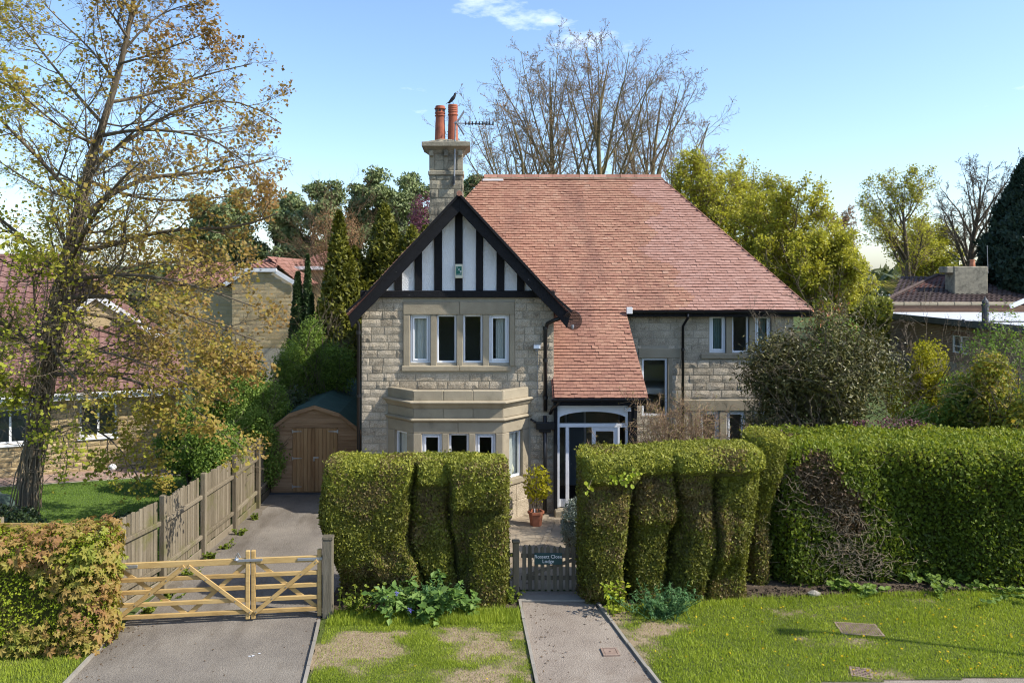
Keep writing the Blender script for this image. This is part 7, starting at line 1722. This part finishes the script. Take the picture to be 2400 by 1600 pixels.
hedge('distant_hedge', 'flat topped brownish clipped hedge beside the mossy outbuilding', px(1985, 42), px(2078, 42), pz(700, 42), 41.4, 43.5, lambda X, Z: -.2+.3*sbox(X, Z, px(1980, 42), px(2090, 42), 3.6, 6, .3, .2), 9000, .17, 150, brown=lambda p: -1.2)
# bare twiggy bush in front of the stair window
g = np.random.default_rng(151); tb = thing('twiggy_bush', 'bare tangled reddish brown bush below the stair window', 'shrub', (4.75, 18.7, 0))
n = 70; b0 = np.stack([g.normal(4.75, .30, n), g.normal(18.7, .25, n), np.zeros(n)], -1); e = np.stack([g.normal(4.70, .62, n), g.normal(18.7, .45, n), g.uniform(2.1, 3.15, n)], -1); s = np.linspace(0, 1, 7)[None, :, None]
C = b0[:, None]*(1-s)+e[:, None]*s; C += g.normal(0, .06, C.shape)*np.sin(s*np.pi); Rd = np.tile(np.linspace(.011, .004, 7), (n, 1))
C1, R1 = grow(C, Rd, 11, .3, 1, 45, 18, .30, 4, g, up=.03, wob=.3, rr=.6, rmin=.0035); C2, R2 = grow(C1, R1, 14, .1, 1, 50, 18, .5, 3, g, up=0, wob=.4, rr=.7, rmin=.0035)
C2, R2 = C2[:, ::2], R2[:, ::2]
V, F = join([tubes(C, Rd, 4), tubes(C1, R1, 3)]); big('stems', V, F, M_['twig_red'], tb); V, F = tubes(C2, R2, 3); big('twigs', V, [F], M_['twig_red'], tb, np.repeat(g.random(len(C2)), 3))
e = C2[g.random(len(C2)) < .6, -1]; leaf_obj('buds', e, np.tile([0, -.3, 1.], (len(e), 1)), .022*g.uniform(.6, 1.4, len(e)), 'leaf', LM['acer'], tb, g, 1)
bush('silver_bush', 'silver leaved bush behind the picket gate', 'shrub', (2.28, 17.9, .62), (.42, .4, .66), 7000, .05, 'leaf', LM['silver'], 152, base=.05, lump=.4, lscale=3)
bush('potted_shrub', 'yellow green leafy shrub growing in the terracotta pot', 'plant', (pp.x+.02, pp.y, .98), (.36, .33, .5), 420, .11, 'leaf', LM['yellow'], 153, base=.31, stems=5, stem_r=.012, gap=.25, inner=.3)

# plants at the hedge feet
def leafy_plant(name, label, c, r, h, n, size, tpl, m, seed, up=.9):
    g = np.random.default_rng(seed); t = thing(name, label, 'plant', (c[0], c[1], 0)); st = max(8, n//22)
    b0 = np.stack([c[0]+g.normal(0, r*.28, st), c[1]+g.normal(0, r*.22, st), np.zeros(st)], -1); e = b0+np.stack([g.normal(0, r*.45, st), g.normal(0, r*.35, st), h*g.uniform(.45, 1.0, st)], -1); s = np.linspace(0, 1, 4)[None, :, None]
    C = b0[:, None]*(1-s)+e[:, None]*s; V, F = tubes(C, np.tile(np.linspace(.009, .004, 4), (st, 1)), 4); big('stems', V, [F], LM[m], t, np.full(len(F), .3))
    k = g.integers(0, st, n); q = g.random(n)**.7; p = b0[k]*(1-q[:, None])+e[k]*q[:, None]; a = g.uniform(0, 6.28, n); al = np.stack([np.cos(a), np.sin(a), np.full(n, up*.6)], -1)
    leaf_obj('leaves', p, np.tile([0, -.2, 1.], (n, 1)), size*g.uniform(.6, 1.3, n), tpl, LM[m], t, g, .35, None, al, .9); return t
leafy_plant('broad_leaved_plant', 'lush broad leaved green plant with blue flowers at the foot of the clipped hedge', (px(965, 14.55), 14.6), .95, .72, 620, .15, 'leaf', 'plant', 161)
leafy_plant('broad_leaved_plant', 'small broad leaved plant near the picket gate end of the clipped hedge', (px(1090, 14.75), 14.75), .35, .42, 60, .17, 'leaf', 'plant', 162)
leafy_plant('feathery_plant', 'feathery green plant tucked beside the lush broad leaved one', (px(1020, 14.7), 14.75), .45, .6, 900, .07, 'long', 'euph', 163)
leafy_plant('feathery_plant', 'blue green feathery spurge at the foot of the buttressed hedge', (px(1556, 14.6), 14.65), .62, .55, 1700, .07, 'long', 'euph', 164)
leafy_plant('small_plant', 'low scrubby plant at the foot of the grey gate post', (px(830, 14.7), 14.75), .55, .55, 420, .055, 'round', 'privet', 165)
leafy_plant('small_plant', 'lime tuft of weeds beside the drive edging', (px(812, 14.5), 14.5), .16, .12, 70, .04, 'round', 'lime', 166)
leafy_plant('small_plant', 'weeds around the slim capped gate post', (px(1195, 15.2), 15.25), .3, .35, 150, .07, 'leaf', 'privet', 167)
leafy_plant('small_plant', 'suckering shoots at the base of the buttressed hedge near the path', (px(1440, 14.75), 14.75), .3, .6, 110, .09, 'leaf', 'lime', 168)
leafy_plant('small_plant', 'sprig of bluish weeds under the leafy hedge', (7.2, 15.75), .8, .22, 260, .10, 'round', 'mid', 169)
leafy_plant('small_plant', 'ground ivy along the bottom of the leafy hedge', (9.3, 15.95), 1.3, .28, 420, .09, 'round', 'mid', 170)
g = np.random.default_rng(171)
for k, (x, y, z) in enumerate(((px(930, 14.4), 14.35, .52), (px(962, 14.3), 14.25, .28), (px(905, 14.5), 14.45, .40))):
    t = thing('blue_flower', 'blue cornflower bloom on the lush broad leaved plant', 'flower', (x, y, z), 'blue flowers in the hedge foot planting')
    leaf_obj('petals', np.array([[x, y, z]]*22)+g.normal(0, .012, (22, 3)), np.tile([0, -.5, 1.], (22, 1)), .045, 'long', LM['bluebell'], t, g, .6)
    B().tube([(x, y+.03, z-.2), (x, y, z)], .004, 4).build('stem', LM['plant'], t)
# weeds along the fence foot
for k, (x, y, s_) in enumerate(((-5.72, 16.6, .22), (-5.62, 17.6, .16), (-5.5, 18.3, .2), (-5.45, 19.2, .16), (-5.72, 15.4, .22), (-5.85, 14.8, .2), (-5.4, 20.4, .14))):
    leafy_plant('fence_weed', ['weed tuft by the second fence bay', 'tiny weed tuft on the drive by a fence post', 'weeds with round leaves along the gravel board', 'small weeds where the fence meets shade', 'weed clump seen through the long gate', 'weed clump at the hinge end of the long gate', 'last small weed before the shed'][k], (x, y), s_, .16, 110, .05, 'round', 'privet', 180+k)

# ------------------------------------------------------------------ turf
def blades(name, label, poly_, n, h, w, m, seed, mask=None, lean=.5):
    g = np.random.default_rng(seed); pl_ = np.array(poly_); lo, hi = pl_.min(0), pl_.max(0)
    p = lo+(hi-lo)*g.random((n*2, 2)); x, y = p[:, 0], p[:, 1]; ins = np.zeros(len(p), bool); j = len(pl_)-1
    for i_ in range(len(pl_)):
        xi, yi = pl_[i_]; xj, yj = pl_[j]
        c = ((yi > y) != (yj > y)) & (x < (xj-xi)*(y-yi)/(yj-yi+1e-12)+xi); ins ^= c; j = i_
    p = p[ins]
    if mask is not None: p = p[g.random(len(p)) < mask(p)]
    p = p[:n]; n = len(p); P3 = np.c_[p, np.full(n, .003)]
    a = g.uniform(0, 2*np.pi, n); tl = np.abs(g.normal(0, lean, n)); hh = h*g.uniform(.5, 1.4, n)*(.7+.6*fbm(P3, 1.3, seed, 2))
    d = np.stack([np.cos(a)*np.sin(tl), np.sin(a)*np.sin(tl), np.cos(tl)], -1); sd = np.stack([-np.sin(a), np.cos(a), np.zeros(n)], -1)
    ww = w*g.uniform(.6, 1.3, n)[:, None]
    V = np.stack([P3-sd*ww/2, P3+sd*ww/2, P3+d*hh[:, None]], 1).reshape(-1, 3); F = np.arange(3*n).reshape(-1, 3)
    o = big(name, V, [F], LM[m], None, np.clip(g.random(n)*.7+.5*(fbm(P3, .9, seed+3, 3)-.3), 0, 1)); tag(o, label, 'grass', kind='stuff'); return o
blades('grass', 'patchy worn grass between the drive and the path', [(-2.36, 11.2), (.94, 11.2), (.86, 14.95), (-2.6, 14.8)], 70000, .042, .011, 'grass', 211, lambda p: np.clip(1-bare_left(p)*1.05, .10, 1))
blades('grass', 'lush lawn grass with dandelions beside the path', [(PATH_R(11.2)+.08, 11.2), (5.2, 12.28), (7, 12.40), (13.5, 12.55), (13.5, 15.95), (8, 15.72), (5.5, 15.45), (2.5, 15.0)], 130000, .050, .016, 'grass', 213, lambda p: np.clip(1-bare_right(p)*1.05, .06, 1))
blades('grass', 'rough grass at the foot of the bronze leaved hedge', [(-9.5, 11.2), (-6.1, 11.2), (-6.12, 13.6), (-9.5, 13.3)], 30000, .055, .011, 'grass', 215)
blades('grass', 'mown neighbouring lawn grass', [(-13.2, 14.8), (-6.5, 14.8), (-5.95, 17), (-5.8, 19), (-5.8, 22), (-8.8, 24.7), (-13.2, 23.4)], 60000, .035, .018, 'lawngrass', 217)
# long grass fringe under the hedges
blades('grass', 'long fringe grass along the clipped hedge foot', [(-2.55, 14.2), (.8, 14.3), (.85, 14.9), (-2.5, 14.75)], 9000, .11, .011, 'grass', 219)
blades('grass', 'long fringe grass along the foot of the right hedges', [(2.5, 14.75), (5.5, 15.2), (13.5, 15.7), (13.5, 15.95), (5.5, 15.5), (2.5, 15.05)], 9000, .10, .011, 'grass', 221)
# soil clods under the right hedge
g = np.random.default_rng(223); n = 1500; p = np.stack([g.uniform(2.6, 12, n), g.uniform(0, .55, n), np.zeros(n)], -1); p[:, 1] += 15.15+.06*(p[:, 0]-2.6)
leafs = leaves(p, np.tile([0, 0, 1.], (n, 1)), .045*g.uniform(.4, 1.6, n), 'round', g, .7); tag(big('soil_crumbs', leafs[0]+np.array([0, 0, .02]), [leafs[1]], M_['soil'], None), 'crumbled soil and leaf litter under the right hedges', 'soil', kind='stuff')
rk = thing('pale_rock', 'pale stone lying in the soil under the leafy hedge', 'rock', (*P(1885, 1358, 16.0)[:2], 0)); d_ = fib(60)
c = rk.location; th, ph = np.meshgrid(np.linspace(0, 2*np.pi, 10, endpoint=False), np.linspace(.1, 3.04, 6), indexing='ij'); dr = np.stack([np.cos(th)*np.sin(ph), np.sin(th)*np.sin(ph), np.cos(ph)], -1); vr = dr*np.array([.12, .08, .07])*(.7+.6*fbm(dr+3, 2, 4)[..., None])+np.array([c.x, 15.55, .05])
i = np.arange(10)[:, None]*6; i2 = ((np.arange(10)+1) % 10)[:, None]*6; j = np.arange(5)[None]; big('stone', vr.reshape(-1, 3), [np.stack(np.broadcast_arrays(i+j, i+j+1, i2+j+1, i2+j), -1).reshape(-1, 4)], M_['kerb'], rk)

g = np.random.default_rng(233); n = 320; k = g.random(n); y = g.uniform(11.6, 15.3, n)
x = np.where(k < .3, -5.98+np.abs(g.normal(0, .22, n)), np.where(k < .5, -2.55-np.abs(g.normal(0, .2, n)), np.where(k < .75, 1.0+np.abs(g.normal(0, .2, n)), PATH_R(y)-.02-np.abs(g.normal(0, .2, n))))); sc_ = g.random(n) < .2; x[sc_] = np.where(g.random(sc_.sum()) < .6, g.uniform(-5.9, -2.6, sc_.sum()), g.uniform(1.0, 2.2, sc_.sum()))
lf_ = leaves(np.stack([x, y, np.full(n, .012)], -1), np.tile([0, 0, 1.], (n, 1)), .035*g.uniform(.4, 1.5, n), 'leaf', g, .25)
tag(big('leaf_litter', lf_[0], [lf_[1]], LM['brown_twig'], None, g.random(n)), 'dry leaf litter along the edges of the drive and path', 'leaf litter', kind='stuff')

# dandelions, one by one
dan_f, dan_k = None, 0
v, f = [], []
for lay, (rad_, z_, nn_) in enumerate(((.021, .0, 9), (.014, .006, 7))):
    for k in range(nn_):
        a = 2*math.pi*k/nn_+lay*.3; da = .30; n0 = len(v); v += [(0, 0, z_+.002), (rad_*.6*math.cos(a-da), rad_*.6*math.sin(a-da), z_+.006), (rad_*math.cos(a), rad_*math.sin(a), z_+.004), (rad_*.6*math.cos(a+da), rad_*.6*math.sin(a+da), z_+.006)]; f.append((n0, n0+1, n0+2, n0+3))
head = B().raw(v, f).mesh('dandelion', LM['dandelion'])
g = np.random.default_rng(231); cnt = 0
while cnt < 150:
    x, y = g.uniform(2.6, 9.3), g.uniform(12.4, 15.5)
    if x < PATH_R(y)+.1 or y > 15.0+.06*(x-2.5): continue
    if g.random() > np.clip(.12+.13*(x-2.6)+.6*(fbm(np.array([[x, y, 0]]), .8, 7, 2)[0]-.45), .05, 1): continue
    o = inst('dandelion', head, None, Matrix.Translation((x, y, .045+g.uniform(0, .025))) @ Euler((g.normal(0, .3)+.35, g.normal(0, .3), g.uniform(0, 6)), 'XYZ').to_matrix().to_4x4() @ Matrix.Scale(g.uniform(.7, 1.35), 4)); tag(o, 'yellow dandelion flower in the lawn on the leafy hedge side of the path', 'dandelion', 'dandelions in the lawn'); cnt += 1
for (x, y) in ((-.3, 14.35), (.42, 14.6), (.62, 13.6), (-.9, 12.7), (-1.05, 12.55), (.2, 12.3)):
    o = inst('dandelion', head, None, Matrix.Translation((x, y, .045)) @ Euler((.4, 0, x*9), 'XYZ').to_matrix().to_4x4()); tag(o, 'yellow dandelion flower in the worn grass between drive and path', 'dandelion', 'dandelions in the worn grass')

# white splash on the drive and a dropped ball by the fence
sp_ = P(595, 1533, FPX*CAMZ/(1533-CY)); g = np.random.default_rng(5)
ws_ = thing('paint_splash', 'small white splash mark on the drive tarmac', 'mark', (sp_.x, sp_.y, 0))
for k in range(9):
    cx_, cy_ = sp_.x+g.normal(0, .05), sp_.y+g.normal(0, .05); nn_ = 8
    B().raw([(cx_+.018*(.5+.9*g.random())*math.cos(a)*1.3, cy_+.016*(.5+.9*g.random())*math.sin(a), .0085+.0006*k) for a in np.linspace(0, 6.28, nn_, endpoint=False)], [tuple(range(nn_))]).build('spot', M_['kerb'] if k % 2 else M_['flatroof'], ws_)
bl_ = P(593, 1216, FPX*CAMZ/(1216-CY)); oo = thing('red_ball', 'small orange pebble on the drive near the fence foot', 'pebble', (bl_.x, bl_.y, 0)); B().lathe([(.015, .0), (.035, .015), (.04, .035), (.03, .06), (.008, .07)], (bl_.x, bl_.y, .003), 10).build('stone', M_['terracotta'], oo, smooth=True)

hedge('reflection_hedge', 'unseen hedge added across the road to darken the window reflections', -16, 16, 3.4, -11.5, -10.0, lambda X, Z: .1*np.sin(X*2), 14000, .2, 250, mat='privet', brown=lambda p: -3)  # added out of view so the window panes reflect something dark

# ------------------------------------------------------------------ woodland closing the horizon
g = np.random.default_rng(241); n = 26000; th = g.uniform(R(-48), R(48), n); d = g.uniform(95, 150, n); p = np.stack([np.sin(th)*d, np.cos(th)*d, np.zeros(n)], -1)
hgt = 3.5+5.0*fbm(np.c_[p[:, :2], p[:, :1]*0], .07, 4, 3); p[:, 2] = hgt*g.random(n)**.55
o = leaf_obj('far_woodland', p, np.tile([.2, -.6, .6], (n, 1)), 1.5*g.uniform(.5, 1.2, n), 'tri', leafmat('far foliage', [(.045,.06,.02),(.085,.10,.03),(.14,.13,.05)], .6, .5, .1, .05, .2), None, g, .8); tag(o, 'distant belt of woodland along the horizon', 'woodland', kind='stuff')
